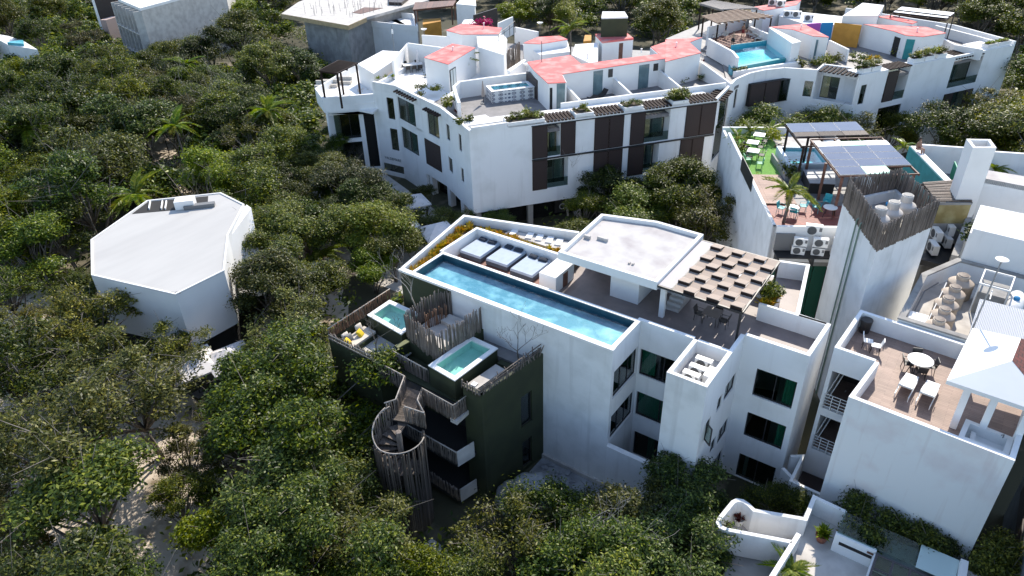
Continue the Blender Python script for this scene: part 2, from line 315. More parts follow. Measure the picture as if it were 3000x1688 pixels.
BLUEP = mat('blue_paint', (.02, .22, .46), rough=.7)
PURP = mat('magenta_paint', (.42, .09, .40), rough=.7)
ORNG = mat('ochre_paint', (.55, .27, .045), (.46, .22, .035), 1.2, rough=.8)
TURQ = mat('turquoise_plastic', (.03, .36, .40), rough=.5)
GRNP = mat('green_plastic', (.02, .28, .14), rough=.5)
TERRA = mat('terracotta_pot', (.26, .10, .06), rough=.8)
STONE = mat('limestone_boulder', (.36, .37, .38), (.20, .20, .21), 1.2, .35, .7, .95, .8, 6, detail=10)
ASPH = mat('dark_cobble', (.09, .075, .065), (.055, .045, .04), 4, rough=.9, bump=.5, bscale=40)
CORR = wavemat('corrugated_sheet', (.30, .32, .36), (.38, .40, .44), 4.2, 'X', .5, 1.0, .3)
CANV = mat('white_canvas', (.70, .67, .66), (.62, .59, .58), 2, rough=.85)
PLYW = mat('formwork_ply', (.48, .36, .20), (.38, .28, .16), 2, rough=.9)
LF = [leafmat('leaf_deep', (.014, .028, .004), (.044, .072, .009), (.17, .195, .024)),
      leafmat('leaf_mid', (.020, .038, .005), (.066, .096, .012), (.235, .25, .031)),
      leafmat('leaf_olive', (.032, .042, .008), (.088, .098, .019), (.26, .245, .048)),
      leafmat('leaf_bright', (.050, .083, .007), (.125, .163, .015), (.26, .275, .03))]
LY = leafmat('leaf_yellow', (.20, .19, .02), (.42, .33, .03), (.55, .28, .03), .25, .5, .15)
LPALM = leafmat('palm_leaf', (.07, .13, .016), (.15, .21, .028), (.28, .32, .05), .3, .4, .15)
LRED = leafmat('red_leaf', (.10, .025, .015), (.17, .05, .03), (.22, .11, .05), .2, .45, .15)
LFLOW = leafmat('pink_bloom', (.35, .02, .08), (.55, .03, .14), (.20, .16, .05), .2, .6, .1)
# ------------------------------------------------------------------ shared builders
_O = 'first second third fourth fifth sixth seventh eighth ninth tenth eleventh twelfth thirteenth fourteenth fifteenth sixteenth seventeenth eighteenth nineteenth'.split()
def nth(i): return _O[i] if i < 19 else (('twentieth', 'thirtieth', 'fortieth')[(i+1)//10-2] if (i+1) % 10 == 0 else ('twenty-', 'thirty-', 'forty-')[(i+1)//10-2]+_O[(i+1) % 10-1])
def window(parent, p0, p1, o, n=2, inset=.1, curtains=(), fm=None, gm=None, fw=.055, name='window'):
    fm = fm or ALU; gm = gm or GLASS; s0, s1, z0, z1 = o
    dx, dy = p1[0]-p0[0], p1[1]-p0[1]; l = math.hypot(dx, dy); az = math.atan2(dy, dx)
    f = MB(p0, az); a, b = inset, inset+.07
    f.box(s0, s1, a, b, z0, z0+fw).box(s0, s1, a, b, z1-fw, z1).box(s0, s0+fw, a, b, z0+fw, z1-fw).box(s1-fw, s1, a, b, z0+fw, z1-fw)
    w = (s1-s0)/n
    for i in range(1, n): f.box(s0+i*w-fw/2, s0+i*w+fw/2, a+.003, b-.003, z0+fw, z1-fw)
    fo = f.build(name, fm, parent)
    for i in range(n): MB(p0, az).box(s0+i*w+fw/2, s0+(i+1)*w-fw/2, a+.03, a+.038, z0+fw*.9, z1-fw*.9).build('pane', gm, fo)
    for c0, c1, cm in curtains:
        m = MB(p0, az); xa, xb = s0+c0*(s1-s0), s0+c1*(s1-s0); k = max(4, int((xb-xa)/.07)); vs_ = []; fs = []
        for i in range(k+1):
            x = xa+(xb-xa)*i/k; y = b+.1+(.04 if i % 2 else -.03)
            vs_ += [(x, y, z0+.02), (x, y, z1-.04)]
            if i: fs.append((2*i-2, 2*i, 2*i+1, 2*i-1))
        m.add(vs_, fs).build('curtain', cm, fo)
    return fo
def shutter(parent, p0, p1, s0, s1, z0, z1, off=-.06, t=.05, m=None, name='shutter_panel'):
    az = math.atan2(p1[1]-p0[1], p1[0]-p0[0]); o = MB(p0, az).box(s0, s1, off, off+t, z0, z1).build(name, m or SHUT, parent)
    e = .05
    MB(p0, az).box(s0, s0+e, off-.012, off-.001, z0, z1).box(s1-e, s1, off-.012, off-.001, z0, z1).box(s0+e, s1-e, off-.012, off-.001, z0, z0+e).box(s0+e, s1-e, off-.012, off-.001, z1-e, z1).build('shutter_frame', BEAM, o)
    return o
def beams(parent, p0, p1, s0, s1, n, d0, d1, z, m=None, w=.235, h=.13, slope=0, name='beam'):
    m = m or BEAM; az = math.atan2(p1[1]-p0[1], p1[0]-p0[0])
    for i in range(n):
        x = s0+(s1-s0)*(i+.5)/n
        b = MB(p0, az); b.hexa([(x-w/2, d0, z-h-slope), (x+w/2, d0, z-h-slope), (x+w/2, d1, z-h), (x-w/2, d1, z-h)], [(x-w/2, d0, z-slope), (x+w/2, d0, z-slope), (x+w/2, d1, z), (x-w/2, d1, z)]).build(name, m, parent)
STK = []
def stick_mesh(m):
    out = []
    for k in range(4):
        rr = random.Random(50+k); b = MB(); x = y = 0; pts = []; rad = []
        for i in range(6):
            pts.append((x, y, i/5)); rad.append(.034*(1.15-.3*i/5)*rr.uniform(.85, 1.15)); x += rr.uniform(-.016, .016); y += rr.uniform(-.016, .016)
        b.tube(pts, rad, 5); me = bpy.data.meshes.new('stick'); me.from_pydata(b.v, [], b.f); me.shade_smooth(); me.materials.append(m); out.append(me)
    return out
STKD = stick_mesh(STICKD); STK = stick_mesh(STICK); STKB = stick_mesh(STICKB)
def along(pts, step):
    out = []; acc = 0
    for a, b in zip(pts, pts[1:]):
        l = math.dist(a, b); t = acc
        while t < l: out.append(tuple(a[i]+(b[i]-a[i])*t/l for i in range(len(a)))); t += step
        acc = t-l
    return out
def palisade(root, pts, zb, zt, step=.095, meshes=None, jt=.12, jb=.05, lean=.02, wmul=1.0, name='stick'):
    ms = meshes or STK; i = 0                      # pts carry (x, y) or (x, y, zb, zt)
    pts = [q if len(q) == 4 else (q[0], q[1], zb, zt) for q in pts]
    for x, y, b, t in along(pts, step):
        b += random.uniform(-jb, jb); t += random.uniform(-jt, jt); c = bpy.data.objects.new(name, ms[i % 4]); COL.objects.link(c); i += 1
        c.location = (x, y, b); k = wmul*random.uniform(.85, 1.35); c.scale = (k, k, t-b); c.rotation_euler = (random.uniform(-lean, lean), random.uniform(-lean, lean), random.uniform(0, 6)); reg_child(c, root)
def rail(root, pts, r=.035, m=None, name='handrail'): return MB().tube(pts, r, 6).build(name, m or BARE, root, True)
def text(root, s, loc, size, rz, m, name='lettering', rx=0, ext=.004):
    cu = bpy.data.curves.new('t', 'FONT'); cu.body = s; cu.size = size; cu.extrude = ext; t = bpy.data.objects.new('t', cu); me = bpy.data.meshes.new_from_object(t); bpy.data.objects.remove(t)
    me.materials.append(m); o = mesh_ob(name, me, root); o.location = loc; o.rotation_euler = (rx, 0, rz); return o

# ------------------------------------------------------------------ the ground
GROUND = mat('forest_floor', (.055, .052, .028), (.30, .25, .19), .20, .56, .72, .95, .5, 6, detail=9)
g = MB(); g.box(-700, 500, -300, 900, -.5, 0); struct(g.build('ground', GROUND))
def sheet(name, pts, z, m, jit=0, label=None):
    q = pts
    if jit:
        q = []
        for a, b in zip(pts, pts[1:]+pts[:1]):
            k = max(1, int(math.dist(a, b)/1.5))
            for i in range(k): q.append((a[0]+(b[0]-a[0])*i/k+random.uniform(-jit, jit), a[1]+(b[1]-a[1])*i/k+random.uniform(-jit, jit)))
    return struct(MB().prism(q, z-.3, z).build(name, m))
sheet('sand_clearing', [(-33,-8.5),(-26,-9),(-22,-10),(-17,-10.5),(-13,-13),(-13,-20),(-17,-29),(-28,-31),(-40,-27),(-56,-22),(-60,-12),(-50,-7),(-46,-4),(-43,-10)], .02, SAND, .5)
sheet('sand_clearing', [(-41,13.2),(-36,12.6),(-32,10.9),(-30.5,8),(-26,4),(-27,-3),(-30,-2),(-33,2),(-36,6),(-42,9)], .02, SAND, .3)
sheet('sand_clearing', [(-78,12),(-70,11),(-60,9),(-58,12),(-66,16),(-69,21),(-76,29),(-83,32),(-84,27),(-78,22)], .02, SAND, .6)
sheet('plaza', [(-62,16.5),(-50,15.6),(-40.8,15.3),(-36.5,15.1),(-33.6,14.0),(-31.5,12.6),(-30.2,9),(-17,9),(-17,19),(-22,22),(-25,20),(-45,27.5),(-62,28)], .016, PALEC)
sheet('cobbled_lane', [(-62,14.2),(-50,14.0),(-41.2,14.1),(-38,13.7),(-35.8,13.1),(-33.4,11.9),(-32.2,10.6),(-31.6,8.8),(-29.9,9),(-30.6,11.2),(-32.1,13.1),(-34.2,14.3),(-37.2,15.1),(-41.2,15.4),(-50,15.7),(-62,16.6)], .024, ASPH)

# ------------------------------------------------------------------ main white building
FL = 8.9; T = 10.0
B = thing('apartment_building', 'white three storey building with long rooftop pool beside the dark green house', 'building', (0, 0))
MB().wall((-10.82, 0), (0, 0), 0, 9.86, .3).build('front_wall', STUW, B)
MB().wall((-14.87, 0), (-10.82, 0), 0, 9.86, .3).build('painted_wall', GREEN, B)
MB().box(-4.3, .02, -.16, -.002, 0, .28).build('plinth', PALEC, B)
def bwall(p0, p1, ops_=(), name='wall', z0=0, z1=T, t=.22, m=None, par=None, trim=0): MB().wall(p0, p1, z0, z1, t, ops_, trim).build(name, m or STUC, par or B); return p0, p1
w1 = bwall((0, .3), (0, 3.2), o1 := [(0, 2.75, 6.42, 8.34), (0, 2.75, 3.4, 5.2)], z1=9.855)
for o in o1: window(B, *w1, (o[0]+.02, o[1], o[2], o[3]), 3)
w2 = bwall((-.22, 3.2), (3.05, 3.2), o2 := [(.34, 3.2, 6.3, 8.13), (.34, 3.2, 3.25, 5.05), (.4, 3.2, .07, 1.95)])
window(B, *w2, o2[0], 2, curtains=[(.02, .3, CURT)]); window(B, *w2, o2[1], 2, curtains=[(.02, .62, CURT)]); window(B, *w2, o2[2], 2, curtains=[(.3, .45, CURT)])
bwall((3.05, 3.2), (3.05, .1)); bwall((3.05, -.12), (5.15, -.12), m=STUW)
O5 = [(3.2, 4.72, 6.68, 7.8), (2.2, 2.85, 6.7, 7.62), (.85, 1.42, 5.9, 7.1), (3.4, 4.82, 3.3, 4.5), (2.25, 2.95, 3.55, 4.52), (3.2, 4.75, .3, 2.1)]
w5 = bwall((5.15, -.12), (5.15, 5.0), O5, trim=.22)
for i, o in enumerate(O5):
    if i != 2: window(B, *w5, o, 2 if o[1]-o[0] > 1 else 1, inset=.06)
fo = window(B, *w5, O5[2], 1, inset=.06)
m = MB((5.15, .74), R(-38)); m.box(0, .55, -.03, .03, 5.92, 5.98).box(0, .55, -.03, .03, 7.02, 7.08).box(0, .05, -.03, .03, 5.98, 7.02).box(.5, .55, -.03, .03, 5.98, 7.02)
so_ = m.build('open_sash', ALU, B); MB((5.15, .74), R(-38)).box(.05, .5, -.005, .005, 5.98, 7.02).build('pane', GLASS, so_)
w6 = bwall((5.15, 5.0), (8.5, 5.0), o6 := [(.93, 3.07, 6.3, 8.16), (.9, 3.05, 3.27, 5.06), (.9, 3.03, .05, 1.88)])
window(B, *w6, o6[0], 2, curtains=[(.72, .97, CURT)]); window(B, *w6, o6[1], 2, curtains=[(.78, .98, CURT)])
window(B, *w6, o6[2], 2, curtains=[(.15, .25, CURTW)])
bwall((8.5, 5.0), (8.62, 8.45), trim=.22); bwall((8.62, 8.45), (6.95, 8.5), trim=.22); bwall((6.95, 8.5), (5.86, 14.2)); bwall((5.86, 14.2), (4.15, 13.7), trim=.22)
bwall((4.15, 13.7), (-.03, 11.3), z1=8.9); bwall((-.03, 11.3), (-8.1, 10.3), z1=8.9)
MB().box(0, 3.05, 0, .22, 0, 3.14).build('courtyard_wall', STUC, B); MB().box(-.004, 3.054, -.06, .26, 3.14, 3.24).build('sill', CLEAN, B)
MB().box(.0, 3.05, .22, 3.2, -.02, .06).build('courtyard_floor', TILEG, B)
MB().box(3.27, 4.93, 3.12, 3.32, FL, T).build('parapet', STUC, B)
MB().box(3.27, 4.93, .1, 3.12, 9.0, 9.2).build('plant_floor', MEMB, B)
MB().box(4.75, 8.4, 8.28, 8.45, FL, T).build('parapet', STUC, B)
MB().prism([(-14.1,3.22),(-.22,3.22),(-.22,3.42),(4.93,3.42),(4.93,5.22),(8.27,5.22),(8.4,8.25),(6.73,8.5),(5.7,14.0),(4.2,13.45),(0,11.1),(-6.6,10.3),(-7,9.6),(-14.1,6.9)], FL-.3, FL).build('terrace_floor', TILE, B)
MB().path([(-14.87, .12), (-16.15, 8.0), (-8.1, 10.2)], .22, 0, T).build('boundary_wall', STUC, B)
# pool
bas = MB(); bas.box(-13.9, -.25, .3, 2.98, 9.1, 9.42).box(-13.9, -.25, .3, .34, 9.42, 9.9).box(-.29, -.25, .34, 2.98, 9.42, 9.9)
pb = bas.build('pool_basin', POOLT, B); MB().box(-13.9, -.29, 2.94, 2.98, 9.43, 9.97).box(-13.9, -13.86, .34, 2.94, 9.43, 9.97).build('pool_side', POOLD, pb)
w_ = MB(); nx_, ny_ = 80, 18
w_.add([(-13.86+13.57*i/nx_, .34+2.6*j/ny_, 9.72) for j in range(ny_+1) for i in range(nx_+1)], [(j*(nx_+1)+i, j*(nx_+1)+i+1, (j+1)*(nx_+1)+i+1, (j+1)*(nx_+1)+i) for j in range(ny_) for i in range(nx_)])
w_.build('water', WATER, pb)
MB().box(-14.98, .03, -.04, .3, 9.862, T+.003).box(-14.1, -.224, 2.98, 3.198, FL, T+.002).box(-.223, -.001, 2.981, 3.199, 9.86, T+.0015).box(-14.1, -13.9, .3, 2.98, FL, T+.001).box(-.25, .0, .301, 2.98, 9.86, T).build('pool_coping', CLEAN, B)
MB().box(-14.35, -14.15, 3.2, 6.9, FL-.3, T).box(-14.35, -6.6, 6.9, 7.1, FL-.3, T).build('deck_wall', STUC, B)
MB().box(-14.15, -7.2, 3.2, 6.9, FL+.004, FL+.1).build('wooden_deck', DECKR, B)
pl = MB().prism([(-14.8,.35),(-14.12,.35),(-14.37,7.12),(-6.6,7.12),(-7,9.95),(-16.0,7.9)], 9.0, 9.45).build('planting_bed', SOIL, B)
MB().prism([(-12.8,8.2),(-6.8,8.2),(-7,9.8),(-12.8,8.75)], 9.45, 9.47).build('gravel_path', PALEC, B)
for q in ((-12.3, 8.6), (-11.1, 8.75), (-10.4, 8.9), (-9.65, 9.0), (-8.95, 9.05)): MB(q, R(18)).box(-.22, .22, -.42, .42, 9.47, 9.56).build('stepping_slab', CLEAN, B)
# flat roof
RP = [(-6.36, 4.77), (.03, 4.82), (-.03, 11.43), (-3.2, 11.54), (-6.67, 10.54)]
MB().prism(RP, 11.2, 11.36).build('roof_slab', CLEAN, B)
MB().path([(-6.25, 4.88), (-.08, 4.93), (-.14, 11.32), (-3.18, 11.42), (-6.55, 10.46)], .22, 11.1, 11.62, True).build('roof_parapet', CLEAN, B)
MB().prism([(-6.13, 5.0), (-.2, 5.05), (-.26, 11.2), (-3.15, 11.3), (-6.4, 10.36)], 11.362, 11.37).build('roof_membrane', MEMB, B)
for x0, x1, y0, h in ((-6.15, -5.75, 7.45, .22), (-5.4, -4.7, 7.75, .2), (-2.42, -2.3, 6.1, .1), (-2.2, -2.08, 6.12, .1)): MB().box(x0, x1, y0, y0+.16, 11.37, 11.37+h).build('roof_vent', PALEC, B)
MB().box(-6.3, -3.41, 8.2, 8.4, FL, 11.2).build('room_wall', CLEAN, B)
for x in (-5.3, -3.95): MB().box(x, x+.75, 8.15, 8.197, FL, 10.95).build('door', DARK, B)
MB().box(-3.41, -1.55, 6.0, 8.4, FL, 11.2).build('room_wall', CLEAN, B); MB().box(-3.43, -3.412, 6.1, 6.5, FL, 11).build('door', ALU, B)
MB().box(-.02, .28, 5.55, 5.78, FL, 11.2).build('column', CLEAN, B)
MB().box(-1.5, .25, 8.2, 8.4, FL, 11.2).build('room_wall', CLEAN, B)
for i in range(7): MB().box(-.05, .8, 6.5+.27*i, 6.77+.27*i, FL, FL+.19*(i+1)).build('stair_step', PALEC, B)
MB().box(-7.45, -6.25, 4.38, 6.5, FL, 10.02).build('bar_counter', CLEAN, B); MB().box(-6.252, -6.23, 5.2, 5.75, FL, 9.85).build('bar_door', BEAMR, B)
# right-hand planter
MB().prism([(4.75,8.5),(5.5,8.5),(5.35,10.6),(4.75,10.6)], FL, 9.75).build('planter_box', CLEAN, B)
MB().prism([(4.8,8.55),(5.45,8.55),(5.3,10.55),(4.8,10.55)], 9.75, 9.77).build('planter_soil', SOIL, B)
MB().box(3.7, 4.7, 10.6, 10.8, FL, 9.9).build('low_wall', CLEAN, B)

# pergola with woven panels
PG = thing('pergola', 'black steel rooftop pergola with checkerboard of tan woven panels', 'pergola', (2.4, 8, FL))
for x, y in ((4.76, 4.93), (4.72, 10.95)): MB().box(x-.06, x+.06, y-.06, y+.06, FL, 11.28).build('post', STEEL, PG)
for a, b in (((.05, 4.9), (4.84, 4.86)), ((4.84, 4.86), (4.78, 11.05)), ((.05, 11.05), (4.78, 11.05)), ((.87, 4.9), (.87, 11.05))): MB().seg(a, b, .1, 11.28, 11.42).build('frame_beam', STEEL, PG)
for i in range(1, 6):
    MB().seg((.87+.655*i, 4.9), (.87+.65*i, 11.05), .05, 11.22, 11.3).build('joist', STEEL, PG)
MB().box(.06, .82, 4.98, 10.98, 11.38, 11.41).build('flat_panel', mat('grey_flat_panel', (.42, .40, .42), rough=.7), PG)
up_ = []
for kind in (0, 1):
    x0, x1 = .004, .645; y0, y1 = 0, .765; m = MB(); k = 6; vs_ = []; fs = []
    for i in range(k+1):
        t = i/k; y = y1-(y1-y0)*t; z = (-.02+.2*t**.8) if kind else -.02
        vs_ += [(x0, y, z), (x1, y, z), (x1, y, z-.03), (x0, y, z-.03)]
        if i:
            a, b = 4*i-4, 4*i
            for j in range(4): fs.append((a+j, a+(j+1) % 4, b+(j+1) % 4, b+j))
    fs += [(3, 2, 1, 0), (4*k, 4*k+1, 4*k+2, 4*k+3)]
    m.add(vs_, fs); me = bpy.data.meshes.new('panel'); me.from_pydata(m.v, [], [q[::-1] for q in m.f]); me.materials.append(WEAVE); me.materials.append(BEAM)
    if kind:
        a = len(m.v); m.add([(x0, y0+.002, .17), (x1, y0+.002, .17), (x1, y0+.002, -.03), (x0, y0+.002, -.03)], [(0, 1, 2, 3)]); me = bpy.data.meshes.new('panel'); me.from_pydata(m.v, [], [q[::-1] for q in m.f]); me.materials.append(WEAVE); me.materials.append(BEAM); me.polygons[len(m.f)-1].material_index = 1; me.polygons[len(m.f)-2].material_index = 0  # dark front face paints in the shaded opening under the raised edge
    up_.append(me)
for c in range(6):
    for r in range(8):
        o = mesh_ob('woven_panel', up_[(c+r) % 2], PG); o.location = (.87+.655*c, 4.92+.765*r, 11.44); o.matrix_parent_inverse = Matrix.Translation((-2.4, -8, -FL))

# ------------------------------------------------------------------ dark green house
G = thing('green_house', 'dark green house with plunge pools and stick railings against the white wall', 'house', (-9, -2.5))
MB().prism([(-16.2,-5.2),(-12.1,-5.3),(-12.1,-.002),(-16.0,-.002)], 0, 6.6).build('wall', GREEN, G)
MB().prism([(-12.1,-3.6),(-6.3,-3.6),(-6.3,-.002),(-12.1,-.002)], 0, 6.45).build('wall', GREEN, G)
pr0, pr1 = (-5.03, -4.78), (-4.3, 0)
gw = [op(pr0, pr1, 'R5', (1270, 400), (1350, 560)), op(pr0, pr1, 'R5', (1280, 720), (1350, 850))]
MB().wall(pr0, pr1, 0, 7.95, .25, gw).build('side_wall', GREEN, G)
for o in gw: window(G, pr0, pr1, o, 1, inset=.12)
MB().prism([(-6.3,-4.72),(-5.05,-4.78),(-4.95,-4.45),(-6.3,-4.45)], 0, 7.95).build('front_pier', GREEN, G)
MB().prism([(-6.3,-4.45),(-5.3,-4.45),(-4.6,-.002),(-6.3,-.002)], 6.2, 6.9).build('terrace_floor', TILEG, G)
MB().prism([(-12.1,-4.6),(-6.3,-4.6),(-6.3,-3.6),(-12.1,-3.6)], 6.2, 6.45).build('walkway_slab', GREEN, G)
MB().prism([(-15.9,-4.9),(-11.8,-5.0),(-11.8,-.3),(-15.9,-.3)], 6.602, 6.64).build('terrace_floor', PALEC, G)
MB().path([(-16.05,-.15),(-16.1,-5.1),(-12.3,-5.2),(-12.25,-4.85)], .2, 6.6, 7.35).build('parapet', GREEN, G); MB().box(-12.4, -12.1, -5.35, -4.7, 7.3, 7.4).build('coping', GREENT, G)
MB().path([(-12.2,-3.55),(-12.05,-2.7),(-12.05,-.1)], .3, 6.6, 7.35).build('parapet', GREEN, G); MB().path([(-12.2,-3.6),(-12.05,-2.7)], .34, 7.35, 7.42).build('coping', GREENT, G)
for z in (3.4, .5): MB().prism([(-12.1,-5.9),(-5.9,-6.1),(-5.6,-4.8),(-6.3,-3.6),(-12.1,-3.6)], z, z+.2).build('balcony_slab', DARK, G)
for x in (-11.2, -9.3, -7.6): MB().box(x, x+.9, -3.64, -3.602, 3.65, 5.8).build('door', DARK, G)
# shower enclosure floor
MB().prism([(-11.9,-2.8),(-9.15,-3.2),(-8.5,-.002),(-11.9,-.002)], 6.45, 8.0).build('shower_base', GREEN, G); MB().prism([(-11.8,-2.6),(-9.3,-2.9),(-8.7,-.05),(-11.8,-.05)], 8.0, 8.03).build('shower_floor', PALEC, G)
MB().prism([(-10.9,-1.0),(-9.6,-1.1),(-9.6,-.2),(-10.9,-.2)], 8.03, 8.3).build('shower_bench', PALEC, G)
def plunge(q, zr, zb, tint, name):
    c = (sum(p[0] for p in q)/4, sum(p[1] for p in q)/4)
    def shrink(k): return [(p[0]+(c[0]-p[0])/math.dist(p, c)*k*1.35, p[1]+(c[1]-p[1])/math.dist(p, c)*k*1.35) for p in q]
    a = shrink(.06); b = MB(); b.path(a, .16, zb, zr-.07, True); o = b.build('plunge_pool', GREEN, G)
    MB().path(shrink(.1), .3, zr-.07, zr, True).build('pool_rim', CLEAN, o)
    i_ = shrink(.2); MB().prism(i_, zr-.65, zr-.6).build('pool_floor', POOLL, o); MB().path(i_, .03, zr-.6, zr-.02, True).build('pool_lining', POOLL, o)
    MB().flat(shrink(.21), zr-.16).build('water', tint, o); return o
P2 = plunge([(-8.99,-4.3),(-7.08,-4.5),(-6.85,-.95),(-8.7,-.85)], 7.9, 6.45, WATERT, 'p')
P1 = plunge([(-15.5,-2.5),(-12.4,-2.85),(-12.4,-.75),(-15.5,-.65)], 7.85, 6.6, WATERT, 'p')
INK = mat('black_paint', (.012, .03, .03), rough=.6)
text(G, 'NAKED', (-7.62, -2.0, 7.31), .62, R(-93), INK)
text(G, 'GE', (-12.98, -1.2, 7.26), .62, R(-93), INK)
MB().prism([(-8.55,-.85),(-5.0,-.85),(-4.45,-.004),(-8.45,-.004)], 6.9, 7.25).build('raised_step', TILEG, G)
for i in range(3): MB().box(-6.6, -5.6, -1.3-.4*i, -.9-.4*i, 6.9, 7.15-.1*i).build('step', GREEN, G)
MB().prism([(-6.75,-3.9),(-6.05,-4.0),(-5.75,-1.7),(-6.45,-1.6)], 6.9, 7.32).build('bench', PALEC, G); MB().box(-6.5, -6.2, -3.85, -3.55, 7.32, 7.4).build('bench_tile', CLEAN, G)
MB().prism([(-15.7,-5.0),(-14.6,-5.0),(-14.6,-2.8),(-15.7,-2.8)], 6.64, 6.95).build('sofa_base', GREEN, G)

SF = thing('stick_enclosure', 'tall palisade of weathered grey sticks around rooftop shower', 'fence', (-10.3, -1.6, 7.6))
palisade(SF, [(-11.95,-2.85,7.75,9.35),(-9.15,-3.3,7.3,9.3),(-8.5,-.12,8.1,9.65)], 0, 0, .085, jt=.16, jb=.16)
palisade(SF, [(-11.95,-2.85,7.9,9.4),(-11.95,-1.2,7.9,9.6),(-11.6,-.15,8.0,9.7),(-10.8,-.12,8.0,9.9)], 0, 0, .085, jt=.16)
palisade(SF, [(-11.3,-1.9,8.0,9.1),(-10.8,-.5,8.0,9.2)], 0, 0, .12, STKB)
LFN = thing('stick_fence', 'reddish brown stick fence above the yellow cushioned sofa', 'fence', (-16.1, -2.5, 7.3))
palisade(LFN, [(-16.15,-5.15,7.3,8.1),(-15.95,-.1,7.35,8.25)], 0, 0, .1, STKB, jt=.05); rail(LFN, [(-16.15,-5.2,8.1),(-16.05,-2.5,8.16),(-15.95,-.05,8.25)])
LF2 = thing('stick_fence', 'short dark stick railing along the front of the sofa terrace', 'fence', (-14, -5.2, 7.3))
palisade(LF2, [(-16.1,-5.2,7.3,7.9),(-12.5,-5.3,7.3,7.9)], 0, 0, .13, jt=.06); rail(LF2, [(-16.1,-5.24,7.75),(-12.5,-5.34,7.75)], .03); rail(LF2, [(-16.1,-5.26,7.5),(-12.5,-5.36,7.5)], .025)
RF = thing('stick_railing', 'leaning stick railing on top of the green side wall', 'fence', (-4.7, -2.5, 7.95))
for k, (dz, dx) in enumerate(((.12, .02), (.28, -.12), (.45, -.22), (.2, .1))): rail(RF, [(-5.1-dx*.3, -4.85, 7.98+dz), (-4.75+dx*.2, -2.4, 8.0+dz+random.uniform(-.05, .05)), (-4.38, -.1, 8.05+dz*1.3)], .035, STICK)
palisade(RF, [(-5.08,-4.85,7.9,8.4),(-4.32,-.08,7.9,8.7)], 0, 0, .22, jt=.2, lean=.35); rail(RF, [(-6.35,-4.75,8.25),(-5.05,-4.85,8.3)], .035, STICK); rail(RF, [(-6.35,-4.75,8.05),(-5.05,-4.85,8.05)], .03, STICK)
palisade(RF, [(-6.35,-4.75,7.9,8.4),(-5.1,-4.85,7.9,8.4)], 0, 0, .2, jt=.1)

# stair tower, walkway
ST = thing('stair_tower', 'round stair tower clad in grey sticks in front of the green house', 'tower', (-8, -8.15))
cx, cy, cr_ = -7.9, -8.2, 1.28
ring = lambda a, r=cr_: (cx+r*math.cos(R(a)), cy+r*math.sin(R(a)))
def rim(a):                                                # the top of the cladding climbs with the stair
    return 5.0 if a < 20 else 5.0+(a-20)/160*1.9
palisade(ST, [(*ring(a), 0, 6.15) for a in range(-205, 66, 10)], 0, 0, .098, STKD, jt=.18, jb=.02, lean=.012, wmul=1.25)
rail(ST, [(*ring(a, 1.33), 6.35+max(0, (-a-100))/100*.95) for a in range(-200, 31, 12)], .035)
MB().lathe([(.16, 0), (.16, 6.6), (.1, 6.62)], (cx, cy, 0), 10).build('core_post', STICK, ST)
for i in range(22):
    a0 = R(110+i*24); a1 = R(110+i*24+27); z = 6.25-.2*i
    q = [(cx+.12*math.cos(a0), cy+.12*math.sin(a0)), (cx+1.2*math.cos(a0), cy+1.2*math.sin(a0)), (cx+1.2*math.cos(a1), cy+1.2*math.sin(a1)), (cx+.12*math.cos(a1), cy+.12*math.sin(a1))]
    MB().prism(q, z-.06, z).build('stair_tread', STICKD, ST)
palisade(ST, [(*ring(a), 5.1+(a-150)/60*.2, 7.3-max(0, a-150)/60*.35) for a in range(150, 211, 10)], 0, 0, .12, jt=.05)
rail(ST, [(*ring(a, 1.3), 7.3-(a-150)/60*.4) for a in range(150, 226, 10)], .035)
WK = thing('walkway', 'wooden plank walkway with stick balustrade between the house and stair tower', 'walkway', (-8.8, -6, 6.4))
for i in range(16):
    t = i/15; a = (-10.1+1.1*t, -5.2-2.3*t); b = (-8.6+.9*t, -5.0-2.0*t)
    MB().seg(a, b, .15, 6.36, 6.42).build('plank', STICKD, WK)
MB().prism([(-12.0,-5.2),(-6.2,-5.6),(-6.1,-4.62),(-12.0,-4.62)], 6.2, 6.4).build('deck_slab', DARK, WK); MB().box(-6.45, -6.0, -5.75, -4.7, 6.15, 6.4).build('slab_edge', PALEC, WK)
for pts in ([(-12.1,-5.25),(-10.0,-5.33),(-9.05,-7.05),(-9.35,-7.6)], [(-7.1,-7.0),(-8.08,-6.42),(-8.5,-5.57),(-6.2,-5.72),(-6.1,-4.75)], [(-12.1,-4.0),(-9.3,-4.2)], [(-8.3,-7.2),(-7.1,-7.0)]):
    palisade(WK, [(x, y, 6.3, 7.35) for x, y in pts], 0, 0, .1, jt=.03); rail(WK, [(x, y, 7.4) for x, y in pts], .038)
BL = thing('balcony_screen', 'grey stick balcony screen with pale end panel below the plunge pool', 'railing', (-7.5, -6, 3.6))
palisade(BL, [(-9.6,-5.95,3.5,4.45),(-5.95,-6.08,3.5,4.45)], 0, 0, .1, jt=.03); MB().seg((-5.9,-6.08), (-5.62,-4.95), .05, 3.4, 4.5).build('end_panel', PALEC, BL); rail(BL, [(-9.6,-5.97,4.47),(-5.9,-6.1,4.47)])
BL = thing('balcony_screen', 'lowest grey stick balcony screen with pale end panel near the trees', 'railing', (-7.5, -6, .7))
palisade(BL, [(-8.4,-5.95,.6,1.55),(-5.95,-6.08,.6,1.55)], 0, 0, .1, jt=.03); MB().seg((-5.9,-6.08), (-5.62,-4.95), .05, .6, 1.6).build('end_panel', PALEC, BL)
